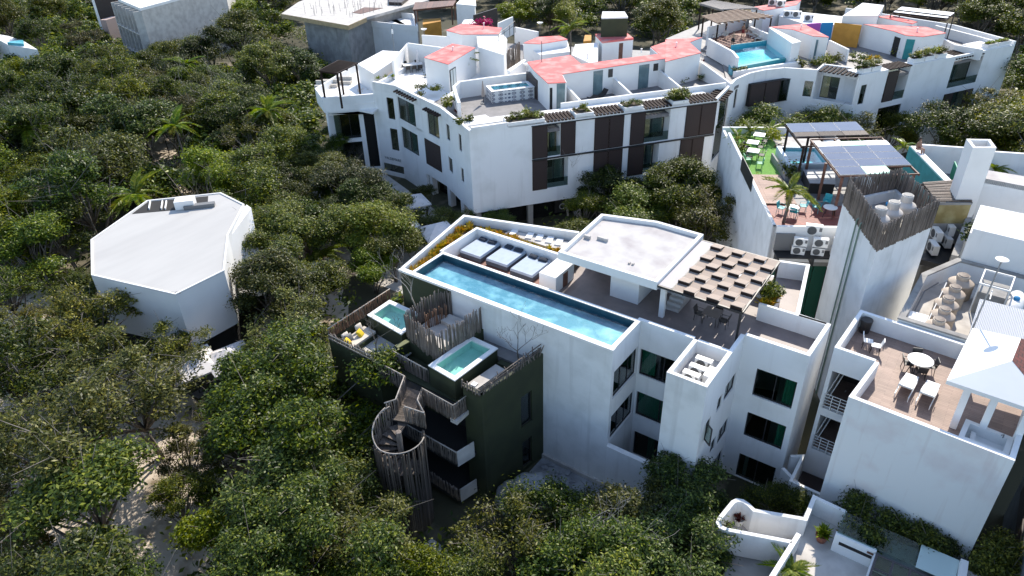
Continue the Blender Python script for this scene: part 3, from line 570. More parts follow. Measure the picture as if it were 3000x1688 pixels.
# ------------------------------------------------------------------ white building with the plank roof terrace
K = thing('terrace_building', 'white building with brown plank roof terrace and round table', 'building', (13.5, 6.5))
KW = mat('stained_stucco', (.80, .80, .79), (.72, .66, .65), .55, .5, .72, .88, .12, 35, streak=((.52, .40, .37), .45))
ka, kb, kc, kd, ke, kg, kf = (9.31, 6.45), (11.29, 6.36), (10.88, 2.89), (17.61, 2.48), (18.15, 10.2), (14.62, 10.44), (9.57, 10.74)
MB().wall(kc, kd, 0, T, .22, (), .2).build('front_wall', KW, K); MB().wall(kd, ke, 0, T, .22, (), .22).build('wall', STUC, K); MB().wall(kf, ka, 0, T, .2, (), .22).build('wall', STUC, K)
MB().wall(ke, kf, 0, T, .22, (), .22).build('back_wall', STUC, K)
ow = [(.12, 1.78, 6.0, 8.55), (.12, 1.78, 3.0, 5.5)]
MB().wall(ka, kb, 0, T, .2, ow, .2).build('balcony_wall', STUC, K); MB().wall(kb, kc, 0, T, .2).build('wall', STUC, K)
MB().prism([(9.5,6.6),(11.4,6.55),(11.05,3.1),(17.4,2.7),(17.95,10.0),(9.75,10.5)], 8.7, 9.05).build('deck', DECKB, K)
for z in (5.7, 2.7): MB().box(9.45, 11.3, 6.6, 9.5, z, z+.25).build('balcony_floor', DECKB, K)
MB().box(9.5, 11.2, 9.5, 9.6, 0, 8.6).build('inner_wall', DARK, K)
for z in (6.0, 3.0):
    for i in range(5): MB().tube([(9.45, 6.43, z+.2*(i+1)), (11.1, 6.35, z+.2*(i+1))], .022, 5).build('rail_bar', WHITEM, K)
    for i in range(5): MB().box(9.45+.4*i, 9.49+.4*i, 6.37, 6.41, z, z+1.02).build('rail_post', WHITEM, K)
    rail(K, [(9.55, 6.6, z+1.0), (9.9, 7.6, z+2.3), (10.2, 8.6, z+3.0)], .03, WHITEM, 'stair_rail'); rail(K, [(9.65, 6.6, z+.6), (10.0, 7.6, z+1.9), (10.3, 8.6, z+2.6)], .03, WHITEM, 'stair_rail')
MB().path([(8.75, 5.2), (9.3, 5.6), (9.32, 3.4), (10.86, 3.34)], .16, 0, 3.0).build('yard_wall', STUC, K)
MB().wall((8.55, 4.4), (10.9, 2.9), 0, 2.6, .2).build('yard_wall', STUC, K)
MB().box(9.4, 10.8, 3.45, 6.3, 1.2, 1.25).build('yard_floor', SHUT, K)
# hip roof
q = [(14.36, 4.37), (18.6, 4.2), (18.7, 9.6), (14.75, 9.45)]; zr = 11.55; r0, r1 = (16.45, 6.0, 12.5), (16.62, 8.1, 12.5)
h = MB().add([(*q[0], zr), (*q[1], zr), (*q[2], zr), (*q[3], zr), r0, r1], [(0, 1, 4), (3, 0, 4, 5), (2, 3, 5), (0, 3, 2, 1)]); h.build('hip_roof', CLEAN, K)
MB().add([(*q[1], zr+.004), (*q[2], zr+.004), (r1[0], r1[1], r1[2]+.01), (r0[0], r0[1], r0[2]+.01)], [(0, 1, 2, 3)]).build('tiled_slope', brickmat('red_roof_tile', (.15, .035, .025), (.11, .03, .02), (.04, .015, .012), .3, .25, .02, .7), K)
MB().prism(q, 11.35, 11.55).build('eaves', CLEAN, K)
for x, y in ((15.25, 4.6), (16.3, 4.55), (17.6, 4.5), (15.1, 9.2)): MB().box(x-.14, x+.14, y-.14, y+.14, 9.05, 11.35).build('roof_post', CLEAN, K)
an = thing('antenna_mast', 'thin mast with round dish beside the white hip roof', 'antenna', (14.75, 9.9, 9.1)); MB().tube([(14.72, 9.95, 9.05), (14.9, 10.39, 14.9)], [.05, .035], 6).build('mast', mat('grey_metal', (.25, .25, .25), rough=.5), an)
MB((14.9, 10.35), R(-40)).lathe([(.02, -.05), (.2, -.02), (.3, .06), (.29, .07), (.05, .02)], (0, 0, 15.0), 14).build('dish', WHITEM, an, True)
ja = thing('hot_tub', 'white rectangular hot tub in the corner of the plank terrace', 'hot tub', (16.5, 3.9, 9.05))
jq = [(15.5, 3.22), (17.4, 3.1), (17.5, 4.45), (15.62, 4.65)]
MB().path([(x+(16.5-x)*.1, y+(3.85-y)*.1) for x, y in jq], .22, 9.05, 9.66, True).build('tub_rim', WHITEP, ja); MB().prism([(x+(16.5-x)*.2, y+(3.85-y)*.2) for x, y in jq], 9.06, 9.16).build('tub_floor', WHITEP, ja)
MB().box(15.95, 16.15, 3.55, 4.25, 9.16, 9.42).build('seat', WHITEP, ja); MB().tube([(17.1, 4.2, 9.66), (17.1, 4.2, 9.85), (17.0, 4.1, 9.85)], .025).build('tap', GRILL, ja)
# service roof
U_ = thing('service_roof', 'white walled service roof with row of beige water tanks', 'building', (14, 14.5))
MB().path([(14.9, 10.72), (11.6, 10.85), (11.8, 16.3), (13.2, 19.25), (18.5, 19.0)], .25, 0, 10.1).build('wall', STUC, U_)
MB().path([(14.9, 10.72), (11.6, 10.85), (11.8, 16.3), (13.2, 19.25), (18.5, 19.0)], .34, 10.1, 10.2).build('coping', GREY, U_)
MB().prism([(11.7,10.9),(18.4,10.6),(18.5,18.9),(13.25,19.1),(11.9,16.3)], 8.8, 9.0).build('floor', PALEC, U_)
MB().hexa([(14.75,11.0,10.35),(17.6,10.9,10.35),(17.6,14.1,10.75),(14.75,14.0,10.75)], [(14.75,11.0,10.38),(17.6,10.9,10.38),(17.6,14.1,10.78),(14.75,14.0,10.78)]).build('corrugated_roof', CORR, U_)
MB().box(14.85, 15.0, 11.0, 14, 9, 10.35).build('shed_wall', GREY, U_)
fr = MB(); a_ = [(14.6, 17.2), (16.05, 17.15), (15.97, 15.35), (14.54, 15.4)]; fr.path(a_, .07, 10.9, 11.0, True)
for x, y in a_: fr.box(x-.035, x+.035, y-.035, y+.035, 9, 10.9)
fr.path([(15.2, 15.38), (15.2, 14.3)], .05, 10.7, 10.76).build('white_frame', WHITEM, U_)
MB().prism([(14.6, 17.1), (16.0, 17.05), (15.92, 15.45), (14.6, 15.5)], 9.0, 10.4).build('box_top', GREY, U_)
MB().box(11.85, 12.75, 11.1, 12.3, 9, 9.9).build('white_cabinet', CLEAN, U_)
MB().tube([(12.0, 12.6, 9.4), (12.1, 15.6, 9.5), (12.6, 16.8, 9.6)], .04).build('pipe', GRILL, U_); MB().tube([(12.8, 11.4, 9.9), (12.9, 14.0, 9.9), (13.0, 16.5, 9.9)], .03).build('pipe', WHITEM, U_)
pt = thing('gas_tank', 'white horizontal gas tank with blue valve on the service roof', 'tank', (16.8, 16, 9)); MB().tube([(16.4, 14.9, 9.75), (16.4, 15.05, 9.75), (16.5, 17.2, 9.75), (16.5, 17.35, 9.75)], [.12, .45, .45, .12], 16).build('tank_body', WHITEM, pt, True)
MB().box(16.3, 16.6, 15.2, 15.3, 9, 9.4).box(16.35, 16.65, 16.9, 17.0, 9, 9.4).build('cradle', ALU, pt); MB().lathe([(.16, 0), (.16, .14), (.08, .2)], (16.45, 16.1, 10.18), 10).build('valve', BLUEP, pt)
tk = thing('water_tank', 'beige water tank', 'water tank', (0, 0, 0), 0, 'beige tanks on the service roof')
MB().lathe([(.60, 0), (.62, .08), (.60, .3), (.62, .34), (.60, .6), (.62, .64), (.62, .82), (.64, .86), (.58, .92), (.36, 1.06), (.34, 1.07)], n=20).build('tank_body', TANKM, tk, True)
MB().lathe([(.31, 1.06), (.31, 1.3), (.27, 1.32)], n=16).build('neck', TANKM, tk); MB().lathe([(.26, 1.32), (.26, 1.35), (.1, 1.37)], n=16).build('lid', mat('brown_lid', (.12, .09, .075), rough=.6), tk)
for i, (q_, lb) in enumerate((((13.3, 11.55), 'beige water tank nearest the plank terrace'), ((13.38, 12.8), 'second beige water tank from the plank terrace'), ((13.37, 14.1), 'middle beige water tank in the row of five'), ((13.5, 15.55), 'fourth beige water tank from the plank terrace'), ((13.7, 16.9), 'last beige water tank in the row of five'))): put(tk, (*q_, 9.0), i*.7, lb, s=1.0 if i < 4 else 1.1)
# walls to the right
N1 = thing('white_building', 'plain white building block behind the service roof', 'building', (16, 24))
zt = hz('T2', 860, 1010, (13.2, 19.6)); zt2 = hz('T2', 1449, 1140, (17.2, 19.4))
MB().prism([(13.25, 19.5), (22, 19.1), (22, 24), (13.3, 24)], 0, zt).build('block', STUC, N1)
MB().path([(13.35, 19.6), (22, 19.2)], .2, zt, zt+.3).build('parapet', STUC, N1)
MB().box(12.7, 13.1, 21.5, 30, 0, 9.3).build('side_wall', GREY, N1)
N2 = thing('white_building', 'white building with chimney box and teal wall at the right edge', 'building', (14, 32))
zb_ = 12.0; f0 = at('T2', 770, 440, zb_); f1 = at('T2', 1040, 450, zb_); f2 = at('T2', 1449, 530, zb_)
MB().wall(f0, f1, 0, zb_, .3).wall(f1, (f2[0]+6, f2[1]), 0, zb_, .3).build('front_wall', STUC, N2)
MB().prism([f1, (f2[0]+6, f2[1]), (f2[0]+6, f2[1]+2.2), at('T2', 1060, 360, zb_)], zb_-.3, zb_+.02).build('roof_edge', MEMB, N2)
MB().wall((f0[0]-.3, f0[1]+3.5), f0, 0, zb_-1.2, .3).build('wall', STUC, N2)
cz = 14.4; cq = ats('T2', cz, (910, 120), (1155, 120), (1090, 30), (840, 25))
MB().path([(x+(sum(p[0] for p in cq)/4-x)*.12, y+(sum(p[1] for p in cq)/4-y)*.12) for x, y in cq], .2, 9, cz, True).build('chimney_box', CLEAN, N2); MB().prism([(x+(sum(p[0] for p in cq)/4-x)*.2, y+(sum(p[1] for p in cq)/4-y)*.2) for x, y in cq], cz-.9, cz-.85).build('chimney_floor', GREY, N2)
bq = ats('T2', 11, (370, 85), (800, 115), (1155, 160), (1449, 180)); MB().path(bq+[(bq[-1][0]+5, bq[-1][1]+1)], .25, 0, 11).build('back_wall', STUC, N2)
tq = ats('T2', 10.5, (250, 95), (610, 460)); MB().path([tq[0], tq[1]], .25, 0, 10.42).build('teal_wall', TEAL, N2); MB().path([(tq[0][0]+.2, tq[0][1]), (tq[1][0]+.2, tq[1][1])], .5, 10.42, 10.5).build('coping', CLEAN, N2)
MB().prism([tq[1], f0, f1, (f2[0]+6, f2[1]), (f2[0]+6, bq[-1][1]), bq[1], tq[0]], 8.6, 8.8).build('terrace_floor', TILEG, N2)
bp_ = MB().prism(ats('T2', 9.6, (390, 95), (470, 95), (440, 260), (340, 140)), 8.8, 9.6).build('plunge_pool', CLEAN, N2); MB().prism(ats('T2', 9.66, (395, 97), (465, 97), (455, 150), (385, 130)), 9.6, 9.66).build('water', POOLC, bp_)
MB().box(16.3, 18.2, 35.5, 36.5, 8.8, 10.2).build('blue_tarp', BLUEP, N2)
sg = MB().seg(at('T2', 690, 340, 10), at('T2', 760, 520, 10), .08, 9.4, 10.6).build('green_banner', GRNP, N2)
slq = ats('T2', 10.6, (370, 490), (690, 465), (900, 690), (530, 690))
SL = thing('lean_to', 'lean-to roof of weathered grey slats above yellow glazing', 'shelter', (11, 25))
for i in range(15):
    t = (i+.5)/15; a = tuple(slq[0][k]+(slq[3][k]-slq[0][k])*t for k in (0, 1)); b = tuple(slq[1][k]+(slq[2][k]-slq[1][k])*t for k in (0, 1))
    MB().seg(a, b, .16, 10.54+random.uniform(0, .05), 10.6+random.uniform(0, .06)).build('slat', STICK, SL)
MB().seg(slq[0], slq[3], .1, 10.4, 10.53).build('rafter', BEAM, SL); MB().seg(slq[1], slq[2], .1, 10.4, 10.53).build('rafter', BEAM, SL); MB().seg(slq[3], slq[2], .1, 10.35, 10.52).build('rafter', GREY, SL)
MB().seg((slq[3][0], slq[3][1]+.06), (slq[2][0], slq[2][1]+.06), .05, 8.9, 10.35).build('yellow_glazing', mat('amber_sheet', (.28, .22, .09), (.42, .36, .18), 1.2, rough=.25), SL)
MB().seg((slq[3][0]+.2, slq[3][1]+.3), (slq[2][0], slq[2][1]+.2), .3, 0, 8.9).build('support_wall', GREY, SL)
# dark building at the right edge
DB = thing('grey_building', 'shaded grey building with louvred strips at the right edge', 'building', (21, 5))
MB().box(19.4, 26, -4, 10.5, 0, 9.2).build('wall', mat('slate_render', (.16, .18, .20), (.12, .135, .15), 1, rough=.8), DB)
for z in (6.6, 3.2): MB().box(19.36, 25, -4.04, -3.996, z, z+1.2).box(19.34, 19.398, -3.9, 9, z, z+1.2).build('louvre_strip', SHUT, DB)

# ------------------------------------------------------------------ low terrace building, bottom right
Q = thing('balcony_house', 'low white house with rounded balcony and glass roof at the bottom right', 'house', (11.5, -2))
bal = [(10.7, -1.85), (7.95, -2.86), (7.66, -2.88), (7.47, -2.7), (7.44, -2.4), (7.6, -1.1), (7.72, -.86), (7.98, -.76), (8.3, -.84), (8.62, -1.02), (10.84, -.17), (10.8, 1.46), (12.35, 1.36)]
MB().path(bal, .2, 2.9, 4.5).build('parapet', STUW, Q)
MB().prism(bal[:11], 2.85, 3.05).build('balcony_floor', MEMB, Q)
MB().prism([(10.6,1.4),(12.3,1.3),(12.28,-.2),(14,-.25),(14.2,-8),(10.2,-8),(10.6,-1.6)], 0, 3.4).build('terrace', PALEC, Q)
MB().path([(10.84, -1.2), (10.2, -8)], .22, 3.0, 4.5).build('parapet', STUC, Q)
MB().box(12.25, 14.05, -.32, -.12, 3.4, 4.55).build('slot_wall', STUC, Q); MB().box(12.5, 13.95, -.345, -.322, 4.0, 4.18).build('slot', DARK, Q); MB().box(13.7, 13.98, -.36, -.346, 4.28, 4.4).build('timber_end', BEAMR, Q)
MB().box(12.3, 14.0, -.1, 1.3, 3.4, 4.0).build('skylight_base', GREY, Q)
for x0, x1, m_ in ((12.3, 13.93, GLASSF), (13.98, 15.6, GLASSF), (15.65, 17.2, mat('bright_glass_sheet', (.50, .62, .60), rough=.25))): MB().box(x0, x1, -.2, 1.25, 4.56, 4.59).build('glass_sheet', m_, Q)
MB().box(14.0, 17.3, -.1, 1.2, 3.2, 4.2).build('skylight_base', GREY, Q)
gr = MB(); x0, x1, y0, y1 = 14.1, 19.0, -6.5, -.38
for i in range(8): gr.box(x0+.7*i-.05, x0+.7*i+.05, y0, y1, 4.5, 4.56)
for i in range(8): gr.box(x0, x1, y1-.85*i-.05, y1-.85*i+.05, 4.44, 4.499)
sk = gr.build('skylight_frame', mat('bronze_frame', (.07, .06, .065), rough=.5), Q)
for i in range(7):
    for j in range(7): MB().box(x0+.7*i+.06, x0+.7*i+.64, y1-.85*j-.79, y1-.85*j-.06, 4.51, 4.52).build('glass_pane', GLASSF if (i+j) % 3 else GLASS, sk)
MB().box(14.05, 19.2, -6.6, -.36, 3.0, 3.1).build('room_floor', TILEG, Q); MB().box(13.98, 14.06, -6.6, -.4, 3.1, 4.5).build('room_wall', STUC, Q)
MB().path([(17.35, 1.1), (17.4, -.2), (20, -.4)], .3, 3, 4.9).build('parapet', CLEAN, Q); MB().prism([(17.5, 1.0), (20.5, .8), (20.5, -.4), (17.5, -.2)], 3, 4.5).build('flat_roof', MEMB, Q)
MB().prism([(10.9,-8),(10.2,-8),(7.9,-2.6),(10.6,-1.7)], 0, 2.85).build('under_wall', GREY, Q)

# ------------------------------------------------------------------ solar terrace building
TBA = R(30.6); TO = (2.39, 17.92)
def tb(x, y): return (TO[0]+x*math.cos(TBA)-y*math.sin(TBA), TO[1]+x*math.sin(TBA)+y*math.cos(TBA))
H = thing('solar_terrace_building', 'white building with solar panel pergolas, turf and small pool on its roof', 'building', (2, 27))
t0, t1, t2, t3 = tb(0, 0), tb(4.6, 0), tb(0, 17.8), tb(9, 17.8)
MB().wall(t2, t0, 0, T, .22).build('side_wall', STUW, H); 
fw0, fw1 = t0, tb(5.2, 0)
MB().wall(fw0, fw1, 7.3, T, .2).build('front_wall', CLEAN, H); MB().wall(fw0, fw1, 0, 7.3, .2, [(.5, 4.2, .3, 7.0)]).build('front_wall', GREY, H)
for i in range(4): MB(TO, TBA).box(.55+.9*i, 1.4+.9*i, .1, .14, .3, 7.0).build('green_glazing', mat('green_glass', (.02, .09, .06), rough=.1), H)
MB(TO, TBA).box(4.25, 5.1, -.05, -.002, 0, 7.2).build('brick_pier', BRICK, H)
MB().wall(tb(9, 20.4), tb(0, 20.4), 0, 9.6, .22).build('back_wall', STUC, H); MB().wall(tb(0, 20.4), t2, 0, 9.4, .22).build('side_wall', STUC, H); MB().wall(tb(9, 4), tb(9, 20.4), 0, T, .22).build('wall', STUC, H)
MB(TO, TBA).box(.2, 8.9, .2, 20.2, 8.6, 8.98).build('terrace_base', PALEC, H)
MB(TO, TBA).box(.22, 8.9, .22, 5.4, 8.98, 9.0).build('red_floor', REDT, H); MB(TO, TBA).box(.22, 3.0, 5.4, 10.7, 8.98, 9.12).build('plank_deck', DECKT, H); MB(TO, TBA).box(.22, 4.2, 10.7, 20.2, 8.981, 9.03).build('turf', GRASS, H); MB(TO, TBA).box(3.0, 8.9, 5.4, 10.7, 8.98, 9.01).build('tile_floor', TILEG, H)
MB(TO, TBA).box(-.05, -.01, 7.0, 11.2, 9.3, 10.5).build('black_screen', ALU, H)
pq = [(-1.91, 32.33), (0, 29.12), (2.52, 30.93), (.71, 33.82)]
po = MB().path(pq, .3, 9, 9.98, True).build('roof_pool', mat('pool_shell', (.55, .62, .68), rough=.5), H); MB().prism(pq, 9.0, 9.1).build('pool_floor', POOLC, po); MB().flat(pq, 9.8).build('water', WATERC, po)
MB().path([(-2.15, 31.6), (.1, 28.05), (.5, 28.3)], .14, 9, 9.6).build('low_wall', GREY, H)
MB().prism(ats('R6', 9.9, (870, 540), (1180, 540), (1190, 680), (940, 670)), 9.0, 9.9).build('bar_counter', DARK, H); MB().prism(ats('R6', 9.95, (870, 538), (1185, 538), (1195, 684), (935, 674)), 9.9, 9.95).build('counter_top', mat('grey_worktop', (.20, .21, .24), rough=.35), H)
# AC shelf
MB(TO, TBA).box(.3, 5.2, -1.0, -.003, 8.1, 8.2).build('unit_shelf', STEEL, H)
for p in (.4, 2.7, 5.0): MB(TO, TBA).box(p, p+.08, -.98, -.003, 7.5, 8.1).build('bracket', STEEL, H)
MB(TO, TBA).box(.25, 1.5, -.14, -.004, 8.25, 9.5).build('grey_tarp', GRILL, H)
# solar pergolas
def pergola_roof(root, p00, p10, p01, z, rows, cols, cellfn, beam=BEAM):
    def P(u, v): return (p00[0]+(p10[0]-p00[0])*u+(p01[0]-p00[0])*v, p00[1]+(p10[1]-p00[1])*u+(p01[1]-p00[1])*v)
    for i in range(cols+1): MB().seg(P(i/cols, 0), P(i/cols, 1), .09, z-.2, z-.06).build('beam', beam, root)
    for r_ in rows+[1.0]: MB().seg(P(0, r_), P(1, r_), .08, z-.12, z-.015).build('purlin', beam, root)
    for c in range(cols):
        for k, (ra, rb) in enumerate(zip(rows, rows[1:]+[1.0])):
            mm = cellfn(c, k)
            if mm is None: continue
            e = .012; o = MB().prism([P((c+e)/cols, ra+e*.5), P((c+1-e)/cols, ra+e*.5), P((c+1-e)/cols, rb-e*.5), P((c+e)/cols, rb-e*.5)], z, z+.04).build('solar_panel' if mm is SOLAR else 'roof_sheet', WHITEM if mm is SOLAR else mm, root)
            if mm is SOLAR:
                e2 = .018; MB().prism([P((c+e2)/cols, ra+e2*.45), P((c+1-e2)/cols, ra+e2*.45), P((c+1-e2)/cols, rb-e2*.45), P((c+e2)/cols, rb-e2*.45)], z+.041, z+.046).build('solar_cells', SOLAR, o)
    return P
GSH = mat('green_sheet', (.22, .52, .40), (.30, .60, .48), 2, rough=.4); WSH = mat('white_sheet', (.75, .76, .76), rough=.4)
S1_ = thing('solar_pergola', 'rear pergola with one row of solar panels behind the small pool', 'pergola', (1.5, 32.5, 9))
pergola_roof(S1_, (-1.7, 32.24), (2.97, 35.64), (.88, 28.12), 12.0, [0, .42, .62], 3, lambda c, k: SOLAR if k == 0 else (STICK if k == 1 else None))
for x, y in ((.51, 31.3), (.95, 28.4), (4.4, 33.0), (-1.4, 32.2)): MB().box(x-.08, x+.08, y-.08, y+.08, 9, 11.85).build('post', BEAM, S1_)
S2_ = thing('solar_pergola', 'front pergola with three columns of solar panels and green sheets', 'pergola', (5, 28.5, 9))
pergola_roof(S2_, (1.03, 29.81), (5.49, 33.07), (4.74, 23.8), 12.05, [0, .11, .25, .44, .62, .8], 3, lambda c, k: None if k == 0 or (k == 5 and c == 2) else ((GSH if c == 1 else WSH) if k == 1 else (GSH if (k == 5 and c == 1) else SOLAR)), BEAMR)
for x, y in ((3.26, 25.9), (4.9, 23.9), (8.9, 27.0), (5.2, 32.6), (1.2, 29.6)): MB().box(x-.09, x+.09, y-.09, y+.09, 9, 11.9).build('post', BEAMR, S2_)
# tank tower
TW = thing('tank_tower', 'tall white tower with stick fence around rooftop tanks', 'tower', (8.8, 17))
tp = [(9.32, 12.97), (11.27, 17.65), (8.6, 21.5), (6.27, 18.16)]
MB().path([(x+(8.87-x)*.04, y+(17.5-y)*.04) for x, y in tp], .25, 0, 12.85, True).build('tower_wall', STUW, TW); MB().prism([(x+(8.87-x)*.05, y+(17.5-y)*.05) for x, y in tp], 11.8, 12.2).build('tower_floor', GREY, TW)
MB().tube([(7.9, 15.15, 0), (7.9, 15.15, 12.9), (8.15, 15.4, 13.3)], .05).tube([(7.6, 15.6, 0), (7.6, 15.6, 12.9), (7.9, 15.8, 13.3)], .05).build('drain_pipe', mat('pipe_green', (.15, .22, .18), rough=.5), TW)
ctr = (8.87, 17.5); fp = [(x+(x-ctr[0])*.02, y+(y-ctr[1])*.02) for x, y in tp]
TF = thing('stick_fence', 'grey brushwood stick fence crowning the white tank tower', 'fence', (8.8, 17, 12.9))
palisade(TF, [(*fp[3], 12.6, 14.35), (*fp[0], 12.6, 14.25), (*fp[1], 12.6, 14.35)], 0, 0, .06, jt=.07, jb=.06, lean=.02, wmul=.9)
palisade(TF, [(*fp[1], 12.7, 14.2), (*fp[2], 12.7, 14.2), (*fp[3], 12.7, 14.3)], 0, 0, .085, jt=.08, lean=.02)
for z in (13.1, 13.9): rail(TF, [(*fp[3], z), (*fp[0], z), (*fp[1], z)], .03, STICK, 'tie_rail')
t3k = thing('water_tank', 'white water tank', 'water tank', (0, 0, 0), 0, 'tanks on the tower')
MB().lathe([(.60, 0), (.62, .4), (.62, .6), (.56, .68), (.36, .82), (.34, .84)], n=20).build('tank_body', TANKW, t3k, True); MB().lathe([(.33, .83), (.33, 1.25), (.29, 1.28)], n=16).build('neck', TANKW, t3k); MB().lathe([(.27, 1.28), (.27, 1.3), (.1, 1.31)], n=14).build('lid', GRILL, t3k)
for X, Y, lb in ((1800, 930, 'white water tank nearest the corner of the stick fence'), (1935, 870, 'middle white water tank on the fenced tower'), (2070, 800, 'rearmost white water tank on the fenced tower')): put(t3k, (at('R6', X, Y, 14.5)[0]-.75, at('R6', X, Y, 14.5)[1]+.35, 12.95), 0, lb, s=1.0)
tp_ = thing('tarpaulin', 'crumpled blue tarpaulin beside the tanks on the tower', 'tarpaulin', (*at('R6', 1790, 840, 13.6), 13))
bx_, by_ = at('R6', 1790, 840, 13.6); m = MB(); vs_ = [(bx_-.4+.8*i/6, by_-.3+i*.05+.6*j/4, 13.0+random.uniform(0, .4)) for j in range(5) for i in range(7)]; m.add(vs_, [(j*7+i, j*7+i+1, (j+1)*7+i+1, (j+1)*7+i) for j in range(4) for i in range(6)]); m.build('sheet', BLUEP, tp_)
# ------------------------------------------------------------------ the long white complex behind
AZ = R(52.6); AO = (-25.49, 20.52)
def bb(u, n): return (AO[0]+u*math.cos(AZ)-n*math.sin(AZ), AO[1]+u*math.sin(AZ)+n*math.cos(AZ))
C = thing('terraced_complex', 'long white terraced complex with red roofs and dark shutters', 'building', (-20, 38))
c0, c1 = bb(0, 0), bb(24.75, 0)
ups = [(7.33, 8.63, 7.05, 10.08), (17.2, 19.8, 7.05, 10.12)]; los = [(7.33, 9.45, 3.85, 6.72), (17.3, 18.9, 3.9, 6.8)]
MB().wall(c0, c1, 2.4, 10.45, .25, ups+los).build('shuttered_wall', STUC, C)
for s0, s1, z0, z1 in ups+los:
    MB(AO, AZ).box(s0, s1, .25, 1.3, z0-.12, z0).box(s0-.12, s0, .25, 1.3, z0, z1).box(s1, s1+.12, .25, 1.3, z0, z1).build('balcony_recess', STUC, C)
    window(C, c0, c1, (s0, s1, z0, z1), 2, inset=1.1, curtains=[(.45, .95, CURTW)])
    MB(AO, AZ).box(s0, s1, .06, .07, z0, z0+.9).build('glass_balustrade', GLASS, C)
for a, b in ((5.85, 7.33), (8.63, 10.09), (12.0, 13.47), (13.5, 14.97), (15.68, 17.17), (21.5, 23.1), (23.13, 24.75)): shutter(C, c0, c1, a, b, 7.02, 10.1)
for a, b in ((5.85, 7.3), (12.02, 13.48), (13.51, 15.0), (15.62, 17.3), (21.2, 22.5), (22.53, 23.8)): shutter(C, c0, c1, a, b, 3.82, 6.78)
MB(AO, AZ).box(5.8, 24.8, -.12, -.07, 6.82, 6.98).build('shutter_track', STEEL, C); MB(AO, AZ).box(5.8, 24.8, -.10, -.002, 10.12, 10.2).build('shutter_track', STEEL, C)
MB(AO, AZ).box(1.0, 24.5, 1.6, 1.7, 0, 2.4).build('shop_glazing', mat('shop_glass', (.012, .013, .014), rough=.15), C)
for u in (.3, 5.5, 10.5, 15.5, 20.5): MB(AO, AZ).box(u, u+.5, .3, .8, 0, 2.4).build('column', GREY, C)
MB(AO, AZ).box(0, 24.75, .26, 8, 2.3, 2.4).build('soffit', STUC, C)
text(C, 'Cali7', (*bb(9.0, 1.2), .75), .9, AZ, mat('sign_grey', (.35, .35, .36), rough=.6), rx=R(90)); MB(AO, AZ).box(8.6, 12, 1.25, 1.32, .4, 1.7).build('sign_board', DARK, C)
for a, b in ((7.2, 10.0), (12.0, 14.9), (17.0, 19.9), (21.7, 24.7)): beams(C, c0, c1, a, b, 8, -.15, 1.6, 10.66, slope=.16)
MB(AO, AZ).box(.0, 24.75, 1.65, 3.0, 9.6, 10.42).build('roof_strip', CLEAN, C); MB(AO, AZ).box(9.8, 27.5, 3.0, 3.2, 9.6, 10.9).build('parapet', CLEAN, C)
for a, b in ((3.6, 7.1), (10.1, 11.9), (15.0, 16.9), (20.0, 21.65)):
    o = MB(AO, AZ).box(a, b, .0, 1.6, 10.3, 10.75).build('planter_box', CLEAN, C); MB(AO, AZ).box(a+.12, b-.12, .12, 1.45, 10.75, 10.77).build('soil', SOIL, o)
# left faces
lf = [(-43.7, 26.9), (-40.5, 27.1), (-35.6, 25.4), (-31.8, 24.1), (-25.49, 20.52)]
fo_ = [[('S1', (965, 635), (1060, 865)), ('S1', (1000, 945), (1100, 1180)), ('S1', (940, 1290), (1175, 1420))], [('S1', (1075, 625), (1270, 950)), ('S1', (1115, 925), (1300, 1235))], [('S1', (1370, 740), (1505, 1060))], [('S1', (1565, 895), (1612, 1085)), ('S1', (1690, 995), (1730, 1190)), ('S1', (1590, 1225), (1640, 1410)), ('S1', (1715, 1335), (1752, 1500))]]
SHG = mat('teal_glass', (.10, .16, .18), (.16, .24, .26), 1, rough=.08)
for i in range(4):
    p0, p1 = lf[i], lf[i+1]; ll = math.dist(p0, p1); os_ = []
    for reg_, a, b in fo_[i]:
        o = op(p0, p1, reg_, a, b); o = (max(.05, o[0]), min(ll-.05, o[1]), max(.1, o[2]), o[3])
        if o[1]-o[0] > .15: os_.append(o)
    MB().wall(p0, p1, 2.5 if i > 1 else 0, 10.5+.002*i, .25, os_).build('street_wall', STUC, C)
    for k, o in enumerate(os_): window(C, p0, p1, o, 1 if o[1]-o[0] < 1.3 else 2, curtains=[(.55, .8, CURTW)] if (i == 1 and k < 2) else ())
    if i == 1: MB().wall(p0, p1, 6.9, 7.1, .01).build('band', CLEAN, C)
MB().path([(-35.2, 26.9), (-31.2, 25.6), bb(1.6, 1.65)], .1, 0, 2.5).build('shop_glazing', MATS['shop_glass'], C); MB().prism([lf[2], lf[3], lf[4], bb(1.6, 1.7), (-31.2, 25.7), (-35.2, 27.0)], 2.36, 2.498).build('soffit', STUC, C)
for q_ in ((-35.2, 25.75), (-31.7, 24.5), (-28.4, 22.6)): MB(q_, R(-20)).box(-.3, .3, -.15, .45, 0, 2.36).build('column', STUC, C)
o = op(lf[2], lf[3], 'S1', (1355, 1045), (1530, 1390)); shutter(C, lf[2], lf[3], max(.1, o[0]), o[1], o[2], o[3])
o = op(lf[1], lf[2], 'S1', (1070, 560), (1280, 640)); beams(C, lf[1], lf[2], o[0], o[1], 8, -.5, .6, 10.35, slope=.2)
o = op(lf[2], lf[3], 'S1', (1360, 680), (1520, 740)); beams(C, lf[2], lf[3], o[0], o[1], 7, -.5, .6, 10.0, slope=.2)
az_ = math.atan2(lf[1][1]-lf[0][1], lf[1][0]-lf[0][0]); s_, z_ = onw(lf[0], lf[1], 'S1', 955, 1240)
dx_ = (math.cos(az_), math.sin(az_)); n_ = (dx_[1], -dx_[0])
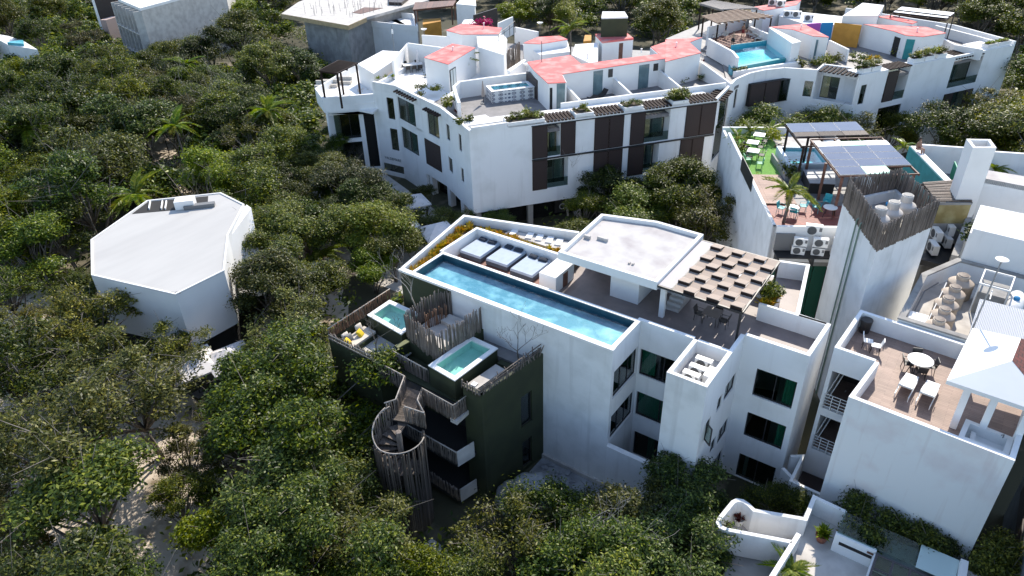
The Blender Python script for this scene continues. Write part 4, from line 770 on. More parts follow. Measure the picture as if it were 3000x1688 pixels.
text(C, 'VALDEMARE', (lf[0][0]+dx_[0]*s_+n_[0]*.03, lf[0][1]+dx_[1]*s_+n_[1]*.03, z_-.12), .42, az_, INK, rx=R(90), name='sign_lettering')
# lower street block on the left
lb = ats('S1', 9.2, (330, 640), (260, 545), (680, 290)); e0 = (-43.6, 26.8)
MB().prism([lb[0], e0, (-43.8, 33), lb[2], lb[1]], 8.2, 8.35).build('terrace_floor', CLEAN, C); MB().path([(-43.7, 27.0), lb[0], lb[1], lb[2]], .25, 7.6, 9.2).build('parapet', STUC, C)
MB().prism(ats('S1', 7.6, (350, 690), (830, 790))+[(-43.6, 27.5), lb[0]], 7.4, 7.6).build('canopy', CLEAN, C)
p0, p1 = lb[0], (-43.7, 26.95); ll = math.dist(p0, p1); os_ = [(.25, ll-1.9, 4.4, 7.2), (.25, ll-1.9, 1.0, 4.0), (ll-1.4, ll-.25, .8, 7.2)]
MB().wall(p0, p1, 0, 7.6, .25, os_).build('street_wall', STUC, C)
for o in os_[:2]: window(C, p0, p1, o, 3, inset=.5)
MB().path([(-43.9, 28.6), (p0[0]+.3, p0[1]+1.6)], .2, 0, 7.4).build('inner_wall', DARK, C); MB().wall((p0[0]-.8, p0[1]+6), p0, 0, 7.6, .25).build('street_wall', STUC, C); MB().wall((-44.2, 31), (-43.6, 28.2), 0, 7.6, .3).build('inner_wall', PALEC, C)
# roof base
RB = [bb(.25, .25), bb(24.6, .25), (-11.1, 45), (-11.4, 47.2), (-17, 60), bb(28, 22), bb(12, 33), bb(0, 33), (-47, 42), (-47, 33), (-43.5, 27.1), (-40.5, 27.35), (-35.5, 25.6), (-31.7, 24.4)]
MB().prism(RB, 9.3, 9.6).build('roof_terrace', TILEG, C)
MB().prism([bb(.5, 12.8), bb(12, 13), bb(12, 32), bb(0, 32), (-46, 41), (-46, 33), (-43.3, 27.5), (-35.3, 26.1)], 9.6, 9.65).build('white_terrace', CLEAN, C)
MB().path([(-43.6, 27.05), (-40.5, 27.25), (-35.6, 25.55), (-31.8, 24.25), bb(.15, .15)], .3, 9.6, 10.52).build('parapet', STUW, C)
MB().path([(-25.4, 20.7), bb(3.5, .15)], .3, 10.45, 10.8).build('parapet', STUC, C)
MB().wall((-47, 40), (-43.7, 26.9), 0, 10.2, .25).build('wall', STUC, C)
def room(reg, z, pts, roof=RED, z0=9.6, root=None, wallm=None, th=.07):
    q = ats(reg, z, *pts); c = (sum(p[0] for p in q)/len(q), sum(p[1] for p in q)/len(q))
    MB().prism(q, z0, z-th).build('roof_room', wallm or CLEAN, root or C); MB().prism([(x+(x-c[0])*.015, y+(y-c[1])*.015) for x, y in q], z-th+.003, z).build('roof_sheet', roof, root or C); return q
rA = room('S2', 12.4, [(165, 280), (230, 360), (370, 490), (550, 480), (510, 400), (1890, 190), (1770, 80), (1590, 60), (1390, 130), (1470, 200), (700, 300), (590, 210)])
rf0, rf1 = rA[4], rA[5]
for a, b in (((820, 375), (905, 578)), ((1280, 315), (1365, 520)), ((1742, 258), (1818, 425))):
    o = op(rf0, rf1, 'S2', a, b); az_ = math.atan2(rf1[1]-rf0[1], rf1[0]-rf0[0]); MB(rf0, az_).box(o[0], o[1], -.04, -.003, 9.62, o[3]).build('glass_door', SHG, C)
for a, b in (((970, 355), (1010, 430)), ((1425, 300), (1465, 365))):
    o = op(rf0, rf1, 'S2', a, b); MB(rf0, az_).box(o[0], o[1], -.04, -.003, o[2], o[3]).build('window', ALU, C)
f0, f1 = rA[2], rA[3]; az2 = math.atan2(f1[1]-f0[1], f1[0]-f0[0]); o = op(f0, f1, 'S2', (450, 500), (530, 715)); MB(f0, az2).box(o[0], o[1], -.04, -.003, 9.62, o[3]).build('glass_door', SHG, C); MB(f0, az2).box(.1, .35, -.04, -.003, 9.62, 11.9).build('door', DARK, C)
for u in (11.9, 17.3, 22.75, 28.1): MB().hexa([(*bb(u, 3.2), 9.6), (*bb(u+.2, 3.2), 9.6), (*bb(u+.2, 9.6), 9.6), (*bb(u, 9.6), 9.6)], [(*bb(u, 3.2), 10.7), (*bb(u+.2, 3.2), 10.7), (*bb(u+.2, 9.6), 11.4), (*bb(u, 9.6), 11.4)]).build('divider_wall', CLEAN, C)
MB().path([bb(.53, 5.6), bb(.9, 8.5), bb(1.3, 10.8), bb(2.2, 12.2), bb(5.4, 12.5), bb(10.4, 12.6)], .3, 9.6, 11.3).build('curved_wall', CLEAN, C)
TALA = bpy.data.materials.new('patterned_tile'); TALA.use_nodes = True; n_ = TALA.node_tree.nodes; l_ = TALA.node_tree.links.new
t_ = n_.new('ShaderNodeTexCoord'); mp_ = n_.new('ShaderNodeMapping'); mp_.inputs['Rotation'].default_value = (0, 0, -AZ); mp_.inputs['Scale'].default_value = (2.6, .01, 2.6); v_ = n_.new('ShaderNodeTexVoronoi'); v_.inputs['Randomness'].default_value = 0; v_.inputs['Scale'].default_value = 1
r_ = n_.new('ShaderNodeValToRGB'); r_.color_ramp.interpolation = 'CONSTANT'; e_ = r_.color_ramp.elements; e_[0].color = (.75, .75, .72, 1); e_[1].position = .45; e_[1].color = (.72, .72, .7, 1)
for p_, c_ in ((.14, (.03, .04, .06, 1)), (.26, (.7, .68, .66, 1)), (.33, (.10, .12, .18, 1))): e_.new(p_).color = c_
l_(t_.outputs['Object'], mp_.inputs[0]); l_(mp_.outputs[0], v_.inputs['Vector']); l_(v_.outputs['Distance'], r_.inputs[0]); l_(r_.outputs[0], n_['Principled BSDF'].inputs['Base Color'])
tq = [bb(4.9, 9.4), bb(9.1, 9.4), bb(9.1, 11.2), bb(4.9, 11.2)]; pp = MB().path([(x, y) for x, y in tq], .3, 9.6, 10.75, True).build('tiled_pool', TALA, C); MB().path(tq, .36, 10.75, 10.82, True).build('pool_rim', CLEAN, pp); MB().prism(tq, 10.2, 10.3).build('pool_floor', POOLC, pp); MB().flat(tq, 10.66).build('water', WATERC, pp)
MB().prism([bb(9.3, 8.6), bb(10.9, 7.6), bb(11.0, 11.6), bb(9.3, 12)], 9.6, 11.6).build('slatted_box', SHUT, C)
# left roof rooms
rB = room('T5', 12.6, [(400, 720), (700, 805), (1040, 600), (750, 550)]); d0, d1 = rB[1], rB[2]
f0, f1 = rB[0], rB[1]; azb = math.atan2(f1[1]-f0[1], f1[0]-f0[0]); 
azc = math.atan2(d1[1]-d0[1], d1[0]-d0[0]); MB(d0, azc).box(.15, 1.6, -.05, -.003, 9.65, 11.9).build('glass_door', ALU, C); MB(d0, azc).box(.3, .75, -.08, -.052, 9.75, 11.8).box(.9, 1.45, -.08, -.052, 9.75, 11.8).build('pane', CURTW, C)
room('T5', 12.9, [(680, 380), (870, 430), (1330, 425), (1370, 350), (870, 300)])
room('T5', 12.7, [(1060, 455), (1400, 440), (1440, 500), (1400, 690), (1080, 590)], CLEAN); room('T5', 11.6, [(1000, 600), (1400, 720), (1420, 670), (1060, 575)], CLEAN)
room('T5', 12.8, [(1650, 540), (1860, 550), (2200, 495), (2100, 450), (1830, 465)])
room('T5', 12.0, [(1640, 560), (1860, 690), (2230, 650), (2200, 520)], CLEAN); room('T5', 12.4, [(2260, 690), (2480, 790), (2576, 780), (2576, 540), (2300, 560)], CLEAN)
MB().path(ats('T5', 12.2, (190, 540), (640, 600)), .22, 9.6, 12.2).build('screen_wall', CLEAN, C); MB().path(ats('T5', 12.2, (370, 440), (830, 470)), .22, 9.6, 12.2).build('screen_wall', CLEAN, C)
MB().path(ats('T5', 11.8, (190, 545), (0, 760)), .2, 9.6, 11.8).build('screen_wall', CLEAN, C)
MB().prism(ats('S1', 10.6, (680, 300), (930, 165), (1170, 180), (840, 400)), 8.35, 10.6).build('roof_room', CLEAN, C)
MB().path(ats('T5', 11.6, (1510, 240), (1330, 320)), .2, 9.6, 11.9).build('screen_wall', CLEAN, C); MB().path(ats('T5', 11.6, (1540, 340), (1830, 400)), .25, 9.6, 11.6).build('screen_wall', CLEAN, C)
sh = room('S2', 12.9, [(840, 0), (910, 75), (1220, 40), (1130, -30)], RED, th=.2); mk = MB().prism(ats('S2', 12.7, (980, 85), (1120, 70), (1120, 60), (980, 70)), 9.6, 12.5).build('timber_door', STICKB and BEAMR, C)
wq = ats('F', 15.0, (1762, 52), (1840, 50), (1830, 34), (1765, 34)); MB().prism(wq, 12.9, 14.85).build('tank_housing', GREEN, C); MB().prism(wq, 14.853, 15.0).build('housing_top', CLEAN, C)
MB().prism(ats('T5', 11.4, (2400, 520), (2500, 510), (2500, 440), (2420, 440)), 9.6, 11.4).build('ochre_wall', ORNG, C)  # plain prism standing in for a piece of orange fabric
ssq = ats('T5', 11.6, (1410, 690), (1600, 560)); SS = thing('stick_screen', 'pale stick screen beside white rooftop stairs', 'fence', (*ssq[0], 9.6)); palisade(SS, [(*ssq[0], 9.7, 11.7), (*ssq[1], 9.7, 11.9)], 0, 0, .16, jt=.2, wmul=1.4)
for i in range(6): q_ = at('T5', 1520+34*i, 905-22*i, 9.9+.27*i); MB(q_, AZ).box(-.5, .5, -.16, .16, 9.82+.27*i, 9.9+.27*i).build('stair_tread', CLEAN, C)
MB().prism(ats('T5', 11.4, (1480, 900), (1680, 760), (1660, 740), (1440, 880)), 9.6, 11.4).build('stair_wall', CLEAN, C)
MB().tube([(*at('T5', 1875, 780, 12.4), 12.4), (*at('T5', 1875, 780, 12.4), 14.5)], .04).build('vent_pipe', GRILL, C)
MB().prism(ats('S1', 10.35, (1760, 770), (1960, 740), (2060, 800), (1900, 880)), 9.6, 9.66).build('paving', CLEAN, C)

# right wing
wp = [bb(24.75, 0), (-10.95, 45.0), (-11.2, 47.2), (-10.75, 50.0), (-9.75, 52.1), (-8.3, 53.8), (-6.2, 54.45), (-5.2, 54.7)]
wops = {0: [('S3', (690, 1230), (775, 1440)), ('S2', (2050, 925), (2120, 1150))], 2: [('S3', (830, 1150), (875, 1350))], 6: [('S3', (1745, 1015), (1845, 1220))]}
for i in range(len(wp)-1):
    ll = math.dist(wp[i], wp[i+1]); os_ = []
    for reg_, a, b in wops.get(i, []):
        o = op(wp[i], wp[i+1], reg_, a, b); o = (max(.08, o[0]), min(ll-.08, o[1]), max(2, o[2]), o[3])
        if o[1]-o[0] > .2: os_.append(o)
    MB().wall(wp[i], wp[i+1], 0, 10.5+.002*(i % 4), .25, os_).build('curved_wall', STUC, C)
    for o in os_: window(C, wp[i], wp[i+1], o, 1, curtains=[(.1, .9, CURTW)] if i == 6 else ())
beams(C, wp[0], wp[1], .4, 4.2, 6, -.5, 1.2, 10.4, slope=.2)
lv0, lv1 = (-10.75, 50.0), (-8.3, 53.8); o = op(lv0, lv1, 'S3', (1040, 1065), (1540, 1245)); o = (o[0], o[1], 7.0, 9.4)
MB(lv0, math.atan2(3.8, 2.45)).box(o[0], o[1], -.45, .0, o[2], o[3]).build('bay_box', DARK, C); k = (o[1]-o[0])/3
for i in range(2): shutter(C, lv0, lv1, o[0]+k*i, o[0]+k*(i+1)-.05, o[2], o[3], -.52)
window(C, lv0, lv1, (o[0]+2*k, o[1], o[2], o[3]), 1, inset=-.53, curtains=[(.05, .6, CURTW)])
# recessed balcony
MB().box(-5.2, -.9, 54.6, 57.6, 6.6, 6.85).build('balcony_floor', STUC, C); MB().wall((-5.2, 57.3), (-.9, 57.3), 0, 10.5, .25, [(.2, 2.0, 6.9, 9.3)]).build('balcony_wall', STUC, C); window(C, (-5.2, 57.3), (-.9, 57.3), (.2, 2.0, 6.9, 9.3), 2)
MB().wall((-5.2, 54.7), (-.86, 54.5), 0, 7.4, .22).build('balcony_front', STUC, C); MB().box(-5.3, -5.1, 54.7, 57.5, 6.8, 10.5).build('balcony_side', STUC, C); MB().box(-1.05, -.86, 54.9, 57.5, 6.8, 10.5).build('balcony_side', STUC, C)
beams(C, (-5.2, 54.7), (-.86, 54.5), .2, 4.2, 9, -.1, 2.4, 10.5)
w0, w1_ = (-.86, 54.95), (11.11, 76.39)
os_ = [(4.15, 7.5, 6.95, 10.4), (4.05, 7.6, 3.4, 6.3), (14.5, 19.4, 6.9, 9.97), (14.45, 19.4, 3.25, 6.22), (.55, 1.4, 7.27, 9.35)]
MB().wall(w0, w1_, 0, 10.5, .25, os_).build('facade', STUC, C)
rz = math.atan2(w1_[1]-w0[1], w1_[0]-w0[0])
for i, o in enumerate(os_):
    if i in (0, 2): MB(w0, rz).box(o[0], o[1], .25, 1.5, o[2]-.12, o[2]).box(o[0]-.12, o[0], .25, 1.5, o[2], o[3]).box(o[1], o[1]+.12, .25, 1.5, o[2], o[3]).build('balcony_recess', STUC, C); MB(w0, rz).box(o[0], o[1], .05, .06, o[2], o[2]+.9).build('glass_balustrade', GLASS, C)
    window(C, w0, w1_, o, 2 if i < 4 else 1, inset=1.3 if i in (0, 2) else .1, curtains=[(.3, .6, CURTW)] if i in (2, 3) else ())
shutter(C, w0, w1_, 4.2, 5.8, 6.95, 10.2); shutter(C, w0, w1_, 14.5, 16, 3.25, 6.22); shutter(C, w0, w1_, 18, 19.35, 3.25, 6.22)
beams(C, w0, w1_, 4.1, 7.5, 8, -.2, 1.6, 10.6); beams(C, w0, w1_, 14.5, 19.4, 11, -.1, 2.2, 10.45, slope=.2)
MB().wall(w1_, (4, 82), 0, 10.9, .25).wall((4, 82), (-10, 86), 0, 10.9, .25).build('end_wall', STUC, C)
MB().prism([(-11.2, 45.2), (-11, 50), (-9.9, 52.1), (-8.4, 53.9), (-5.2, 55), (-5.2, 57.6), (-.9, 57.6), (-.7, 55.3), (10.8, 76.2), (4, 81.6), (-10, 85.6), (-25, 78), (-26, 62), (-17, 58)], 9.5, 9.8).build('roof_terrace', TILEG, C)
MB(w0, rz).box(.25, 4.1, .25, 2.0, 9.8, 10.55).box(7.6, 14.4, .25, 1.0, 9.8, 10.55).box(19.5, 24.4, .25, 3, 9.8, 10.55).build('roof_strip', CLEAN, C)
for a, b in ((8.0, 9.6), (9.8, 11.3), (11.8, 13.2), (.5, 1.7), (1.9, 3.2), (20, 21.6), (21.9, 24)):
    o = MB(w0, rz).box(a, b, .2, 1.0, 10.55, 11.0).build('planter_box', CLEAN, C); MB(w0, rz).box(a+.1, b-.1, .3, .9, 11.0, 11.02).build('soil', SOIL, o)
# pool terrace
pq = [(-13.2, 51.6), (-9.5, 58.9), (-13.4, 62.9), (-16.2, 58.7)]
MB().prism([(-12.9, 50.6), (-8.7, 57.8), (-9.5, 59.2), (-13.4, 63.2), (-16.5, 58.9), (-13.5, 51.2)], 9.8, 10.1).build('pool_floor', POOLC, C)
wt = MB().flat(pq, 10.59).build('water', WATERC, C); MB().path([(-13.0, 51.3), (-9.2, 58.3)], .5, 9.8, 10.55).build('infinity_edge', mat('teal_tile', (.05, .30, .33), rough=.3), C)
MB().path([(-12.5, 50.0), (-11.4, 51.8), (-10.1, 53.9), (-8.5, 56.4), (-7.7, 57.6)], .3, 9.8, 10.45).build('pool_wall', CLEAN, C); MB().path([(-16.2, 58.7), (-13.4, 62.9), (-9.5, 58.9)], .1, 9.8, 10.9).build('pool_edge', POOLC, C)
MB().prism([(-16.2, 58.7), (-19.9, 60.9), (-17.9, 69.9), (-13.4, 62.9)], 9.8, 10.62).build('pool_deck', DECKR, C)
for q_, z_ in (([(-18.6, 57.6), (-14.1, 53.4), (-12.7, 51.2)], 11.6), ([(-16.7, 66.0), (-9.7, 60.1), (-9.0, 60.8)], 11.6), ([(-20.2, 61.2), (-18.0, 70.0), (-16.7, 66)], 12.0)): MB().path(q_, .28, 9.7, z_).build('screen_wall', CLEAN, C)
room('S3', 12.44, [(0, 500), (0, 770), (440, 660), (300, 530), (460, 470)], RED)
room('S3', 12.4, [(1300, 340), (1600, 370), (1850, 450), (2050, 465), (1730, 300)], RED); room('S3', 12.4, [(1300, 350), (1590, 545), (1700, 520), (1330, 345)], CLEAN, 9.8)
room('S3', 12.6, [(1080, 90), (1240, 130), (1640, 60), (1700, 0), (1280, 60)], RED)
room('S3', 11.8, [(1430, 200), (1750, 300), (2420, 320), (2440, 230), (1480, 130)], CLEAN); 
cw = ats('S3', 12.4, (1790, 300), (1955, 285), (2110, 283), (2460, 320)); MB().wall(cw[0], cw[1], 9.8, 12.38, .2).build('magenta_wall', PURP, C); MB().wall((cw[1][0]+.1, cw[1][1]), cw[2], 9.8, 12.38, .2).build('blue_wall', BLUEP, C); MB().wall((cw[2][0]+.1, cw[2][1]), cw[3], 9.8, 12.4, .2).build('ochre_wall', ORNG, C)
MB().path(ats('S3', 11.2, (2060, 505), (2300, 620)), .22, 9.8, 11.2).build('divider_wall', CLEAN, C)
d_ = ats('S3', 12.3, (1860, 455), (1925, 470)); MB().seg(*d_, .06, 9.8, 12).build('door', SHG, C)
rr_ = room('S4', 12.4, [(380, 205), (640, 265), (740, 300), (880, 310), (1075, 280), (910, 230)], RED, 9.8)
a, b = rr_[2], rr_[3]; o = op(a, b, 'S4', (770, 310), (810, 460)); MB(a, math.atan2(b[1]-a[1], b[0]-a[0])).box(.15, 1.0, -.05, -.003, 9.8, 12.0).build('teal_door', TEAL, C)
a, b = rr_[1], rr_[2]; MB(a, math.atan2(b[1]-a[1], b[0]-a[0])).box(.3, 1.3, -.05, -.003, 9.8, 11.9).build('door', DARK, C)
room('S4', 12.7, [(490, 140), (790, 200), (835, 185), (620, 130)], RED, 9.8); room('S4', 13.2, [(200, 135), (500, 130), (550, 45), (370, 25)], CLEAN, 9.8)
MB().path(ats('S4', 10.9, (990, 215), (1490, 345)), .25, 9.8, 10.9).build('parapet', CLEAN, C); MB().path(ats('S4', 11.0, (1000, 300), (1160, 380), (1390, 420)), .3, 9.8, 11.0).build('parapet', CLEAN, C)
# timber pergolas on the right wing
def slat_pergola(label, q, z, zf, nb, m, nposts=4, mp=None, cross=3, wide=.12):
    r = thing('pergola', label, 'pergola', (sum(p[0] for p in q)/4, sum(p[1] for p in q)/4, zf)); lp = lambda a, b, t: (a[0]+(b[0]-a[0])*t, a[1]+(b[1]-a[1])*t)
    for i in range(nb): t = (i+.5)/nb; MB().seg(lp(q[0], q[1], t), lp(q[3], q[2], t), wide, z, z+.12).build('beam', m, r)
    for i in range(cross): t = .06+.88*i/(cross-1); MB().seg(lp(q[0], q[3], t), lp(q[1], q[2], t), .12, z-.16, z-.003).build('rafter', m, r)
    for x, y in q[:nposts]:
        cx_, cy_ = sum(p[0] for p in q)/4, sum(p[1] for p in q)/4; x += (cx_-x)*.08; y += (cy_-y)*.08; MB().box(x-.08, x+.08, y-.08, y+.08, zf, z-.16).build('post', mp or BEAM, r)
    return r
slat_pergola('open timber pergola with dark beams over the red sun deck', [(-21.5, 61.8), (-18.4, 59.1), (-13.8, 66), (-19.2, 67.8)], 13.0, 10.6, 9, mat('tan_beam', (.34, .23, .16), (.26, .17, .12), 2, rough=.7), wide=.17, cross=9)
slat_pergola('pale slatted pergola roof at the top edge behind the sun deck', [(-24.7, 68.8), (-20.8, 66.4), (-16.9, 69.6), (-23.9, 71.6)], 13.0, 9.8, 22, mat('grey_beam', (.28, .25, .23), rough=.7))
slat_pergola('dark slatted pergola over the corner seating terrace on the left', ats('S1', 12.0, (290, 375), (470, 405), (680, 300), (490, 270)), 12.0, 8.35, 14, BEAM, wide=.3)
wpq = ats('S4', 13.2, (610, 115), (1095, 175), (1150, 110), (700, 60)); WPg = thing('pergola', 'white panelled pergola roof at the far right of the complex', 'pergola', (*wpq[0], 9.8)); pergola_roof(WPg, wpq[3], wpq[2], wpq[0], 13.2, [0, .45, .62, .8], 3, lambda c, k: WSH if k in (0, 2) else None)
for x, y in wpq: MB().box(x-.06, x+.06, y-.06, y+.06, 9.8, 13.0).build('post', STEEL, WPg)

# ------------------------------------------------------------------ faceted pale building on the left
V = thing('faceted_building', 'pale windowless faceted building among trees on the left', 'building', (-36, -2))
vq = ats('S7', 7.0, (175, 540), (180, 815), (830, 965), (1205, 780), (1235, 505), (1360, 265), (1180, 175), (610, 235))
MB().prism(vq, [2.4, 2.4, 2.6, 2.6, 2.4, 2.4, 2.4, 2.4][::1], 7.0).build('shell', CUBE, V); vc = (-36.5, -2.2)
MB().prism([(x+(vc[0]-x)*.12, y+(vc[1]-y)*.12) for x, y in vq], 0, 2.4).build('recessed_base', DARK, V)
MB().prism(vq, 7.001, 7.02).build('roof_skin', CUBER, V); MB().path([(x+(vc[0]-x)*.012, y+(vc[1]-y)*.012) for x, y in vq], .14, 7.0, 7.1, True).build('roof_lip', CUBE, V)
hq = ats('S7', 7.03, (490, 335), (1075, 282), (1080, 197), (617, 240)); MB().prism(hq, 7.022, 7.035).build('roof_well', DARK, V)
for X in (625, 720, 750): MB().seg(at('S7', X, 300, 7.05), at('S7', X+10, 240, 7.05), .08, 7.036, 7.2).build('well_rib', CLEAN, V)
p_ = at('S7', 905, 255, 7.3); MB(p_, R(48)).box(-.75, .75, -.55, .55, 7.04, 7.75).build('roof_unit', CLEAN, V); p_ = at('S7', 1010, 262, 7.3); MB(p_, R(48)).box(-1.2, 1.2, -.25, .25, 7.04, 7.35).build('roof_duct', GRILL, V)
for X in (805, 848): MB(at('S7', X, 940, 7.05), R(15)).box(-.2, .2, -.05, .05, 7.02, 7.06).build('roof_drain', GRILL, V)
fq = ats('S7', 6.7, (1225, 510), (1375, 262)); ext = [(-28.3, -1.6), (-31.2, .9)]
MB().hexa([(*fq[0], 2.0), (fq[0][0]+1.8, fq[0][1]-1.2, 2.0), (ext[1][0], ext[1][1], 2.0), (fq[1][0]+.4, fq[1][1], 2.0)], [(*fq[0], 6.7), (fq[0][0]+.5, fq[0][1]-.3, 6.7), (fq[1][0]+.9, fq[1][1]-.2, 6.7), (*fq[1], 6.7)]).build('angled_wing', CUBE, V)
bx4 = ats('S7', 4.2, (1475, 510), (1610, 500), (1615, 600), (1475, 605)); MB().path(bx4, .22, 0, 4.2, True).build('low_annex', STUW, V); MB().prism(bx4, 3.6, 3.7).build('annex_floor', SOIL, V)

# ------------------------------------------------------------------ far buildings
FC = thing('concrete_shell', 'unfinished concrete building with rebar on its roof', 'building', (-78, 55)); fq = ats('S5', 9, (400, 130), (1030, 240), (1200, 165), (1290, 60), (1420, 0))
MB().prism([fq[0], fq[1], fq[2], (-73, 70), (-95, 66), (-92, 58)], 8.6, 9.0).build('roof_slab', PALEC, FC); MB().prism([(fq[0][0]+4, fq[0][1]+1), (fq[1][0]-.6, fq[1][1]+.4), (fq[2][0]-.8, fq[2][1]), (-74, 68), (-90, 64)], 0, 8.6).build('wall', GREY, FC)
MB().path([fq[0], fq[1], fq[2]], .15, 8.35, 8.98).build('formwork_edge', PLYW, FC)
for i in range(46): x, y = random.uniform(-86, -73.5), random.uniform(51.5, 66); MB().tube([(x, y, 9), (x+random.uniform(-.15, .15), y+random.uniform(-.15, .15), 9+random.uniform(.8, 1.8))], .025, 4).build('rebar', GRILL, FC)
MB().prism(ats('S5', 9.04, (1070, 120), (1180, 70), (1360, 75), (1150, 130)), 9, 9.05).build('timber_pile', BEAMR, FC)
FP = thing('white_house', 'white house with small blue roof pool and timber pergola at the top', 'house', (-68, 60)); q_ = ats('S5', 8, (1200, 195), (1680, 245), (1640, 130), (1300, 95)); MB().prism(q_+[(-80, 66)], 0, 7.2).build('wall', STUC, FP); MB().path(q_, .2, 7.2, 8.0).build('parapet', CLEAN, FP); pq = ats('S5', 7.9, (1290, 170), (1480, 140), (1440, 118), (1330, 125)); MB().prism(pq, 7.2, 7.9).build('roof_pool', POOLC, FP)
slat_pergola('reddish timber pergola beside the small blue roof pool at the top', ats('S5', 10.0, (1640, 100), (2020, 60), (2050, 10), (1660, 30)), 10.0, 7.2, 24, BEAMR, wide=.26, mp=BEAMR)
MB().prism(ats('S5', 8.5, (1420, 80), (1540, 85), (1640, 0), (1420, 0)), 4, 9.5).build('brown_wall', SHUT, FP); MB().prism(ats('S5', 9.2, (1730, 180), (1900, 150), (1900, 120), (1730, 130)), 6, 8.4).build('ochre_wall', ORNG, FP)  # ochre block stands in for orange shading under the timber pergola
FQ = thing('white_house', 'white house with brown slatted door and flat roof at the top edge', 'house', (-58, 66)); q_ = ats('T5', 10.5, (800, 50), (1030, 70), (1040, 0), (880, -20)); MB().prism(q_, 0, 10.3).build('wall', STUC, FQ); MB().prism([(x+(x-q_[0][0])*.1, y) for x, y in q_], 10.302, 10.5).build('flat_roof', CLEAN, FQ); q2 = ats('T5', 10.0, (1020, 190), (1310, 100), (1310, 0), (1040, 0)); MB().seg(q2[0], q2[1], .2, 5, 10.0).build('slatted_screen', SHUT, FQ)
MB().prism(ats('T5', 9.5, (870, 300), (1060, 300), (1000, 240), (900, 250))+[], 5, 9.5).build('low_block', CLEAN, FQ)
TLB = thing('concrete_building', 'grey concrete building with deep vertical fins at the top left', 'building', (-105, 40)); a0 = at('S6', 1190, 70, 11); a1 = at('S6', 1000, -10, 11); a2 = at('S6', 1900, -120, 11)
MB().prism([a0, a2, (a2[0]-12, a2[1]+10), (a1[0]-2, a1[1]+12), a1], 0, 10.6).build('wall', PALEC, TLB); MB().prism([a0, a2, (a2[0]-12, a2[1]+10), (a1[0]-2, a1[1]+12), a1], 10.601, 11).build('flat_roof', CLEAN, TLB)
az_ = math.atan2(a0[1]-a1[1], a0[0]-a1[0]); ll = math.dist(a1, a0)
for z in (.3, 3.8, 7.3): MB(a1, az_).box(0, ll, -1.2, -.003, z-.2, z).build('floor_slab', PALEC, TLB)
for i in range(7): MB(a1, az_).box(ll*i/6-.1, ll*i/6+.1, -1.2, -.004, .3, 10.6).build('fin', PALEC, TLB)
for z in (.4, 3.9, 7.4): MB(a1, az_).box(.1, ll-.1, -.06, -.005, z, z+2.9).build('glazing', DARK, TLB)
TL2 = thing('pink_tower', 'narrow pinkish stair block with brown shutters at the top left', 'building', (-118, 42)); a, b = at('S6', 905, 295, 4), at('S6', 1000, 480, 1.5); MB((a[0], a[1]), R(20)).box(-.4, .8, 0, 3, 0, 6.5).build('wall', mat('pink_render', (.45, .34, .30), rough=.9), TL2); a = at('S6', 800, 0, 9); MB(a, R(20)).box(0, 4.5, 0, 4, 0, 9.5).build('shuttered_block', SHUT, TL2); MB(a, R(20)).box(-.6, -.01, 0, 4, 0, 9.6).build('white_edge', CLEAN, TL2)
LH = thing('white_house', 'white house with blue pool edge at the upper left border', 'house', (-122, 24)); q_ = ats('S6', 6, (0, 285), (60, 360), (310, 400), (180, 320), (60, 285)); MB().prism([(q_[0][0]-6, q_[0][1]), *q_[1:]], 0, 5.6).build('wall', STUC, LH); MB().prism(ats('S6', 6, (60, 362), (200, 372), (195, 340), (90, 350)), 5.6, 6.0).build('pool', POOLC, LH)

# roof clutter
for reg_, X, Y, z, h_ in (('S2', 760, 250, 12.4, .5), ('S2', 1300, 190, 12.4, .4), ('S2', 1650, 130, 12.4, .45), ('T5', 760, 640, 12.6, .4), ('T5', 1150, 360, 12.9, .6), ('S4', 830, 270, 12.4, .4), ('S3', 1700, 360, 12.4, .35)):
    p_ = at(reg_, X, Y, z); MB().lathe([(.07, 0), (.07, h_), (.12, h_), (.12, h_+.06), (.02, h_+.1)], (*p_, z), 8).build('roof_vent', WHITEM, C)
for reg_, X, Y, z, h_, lb_ in (('T5', 400, 440, 12.2, .5, 'grey dish antenna on the far left parapet of the complex'), ('T5', 1855, 400, 11.6, .9, 'grey dish antenna at the edge of the wood behind the red roofs')):
    p_ = at(reg_, X, Y, z); r_ = thing('dish_antenna', lb_, 'antenna', (*p_, z)); MB().tube([(*p_, z), (*p_, z+h_)], .03).build('mast', GRILL, r_); MB((p_[0], p_[1]), R(40)).lathe([(.03, 0), (.28, .1), (.38, .22), (.36, .22), (.2, .1)], (0, 0, z+h_), 12).build('dish', WHITEM, r_, True)
p_ = at('S5', 1465, 480, 10.6); r_ = thing('aerial_mast', 'thin aerial mast on the white roof of the left block', 'antenna', (*p_, 10.6)); MB().tube([(*p_, 10.6), (*p_, 13.6)], .035).build('mast', GRILL, r_); MB().box(p_[0]-.12, p_[0]+.12, p_[1]-.06, p_[1]+.06, 12.6, 13.1).build('receiver', WHITEM, r_)
rq = ats('T5', 13.6, (1330, 420), (1540, 300)); r_ = thing('roof_railing', 'dark metal railing climbing beside the far red roof', 'railing', (*rq[0], 12.9)); MB().tube([(*rq[0], 13.5), (*rq[1], 13.9)], .035).build('top_rail', STEEL, r_); MB().tube([(*rq[0], 13.2), (*rq[1], 13.5)], .025).build('mid_rail', STEEL, r_)
for i in range(4): t = i/3; MB().tube([(rq[0][0]+(rq[1][0]-rq[0][0])*t, rq[0][1]+(rq[1][1]-rq[0][1])*t, 12.6), (rq[0][0]+(rq[1][0]-rq[0][0])*t, rq[0][1]+(rq[1][1]-rq[0][1])*t, 13.5+.4*t)], .03).build('post', STEEL, r_)
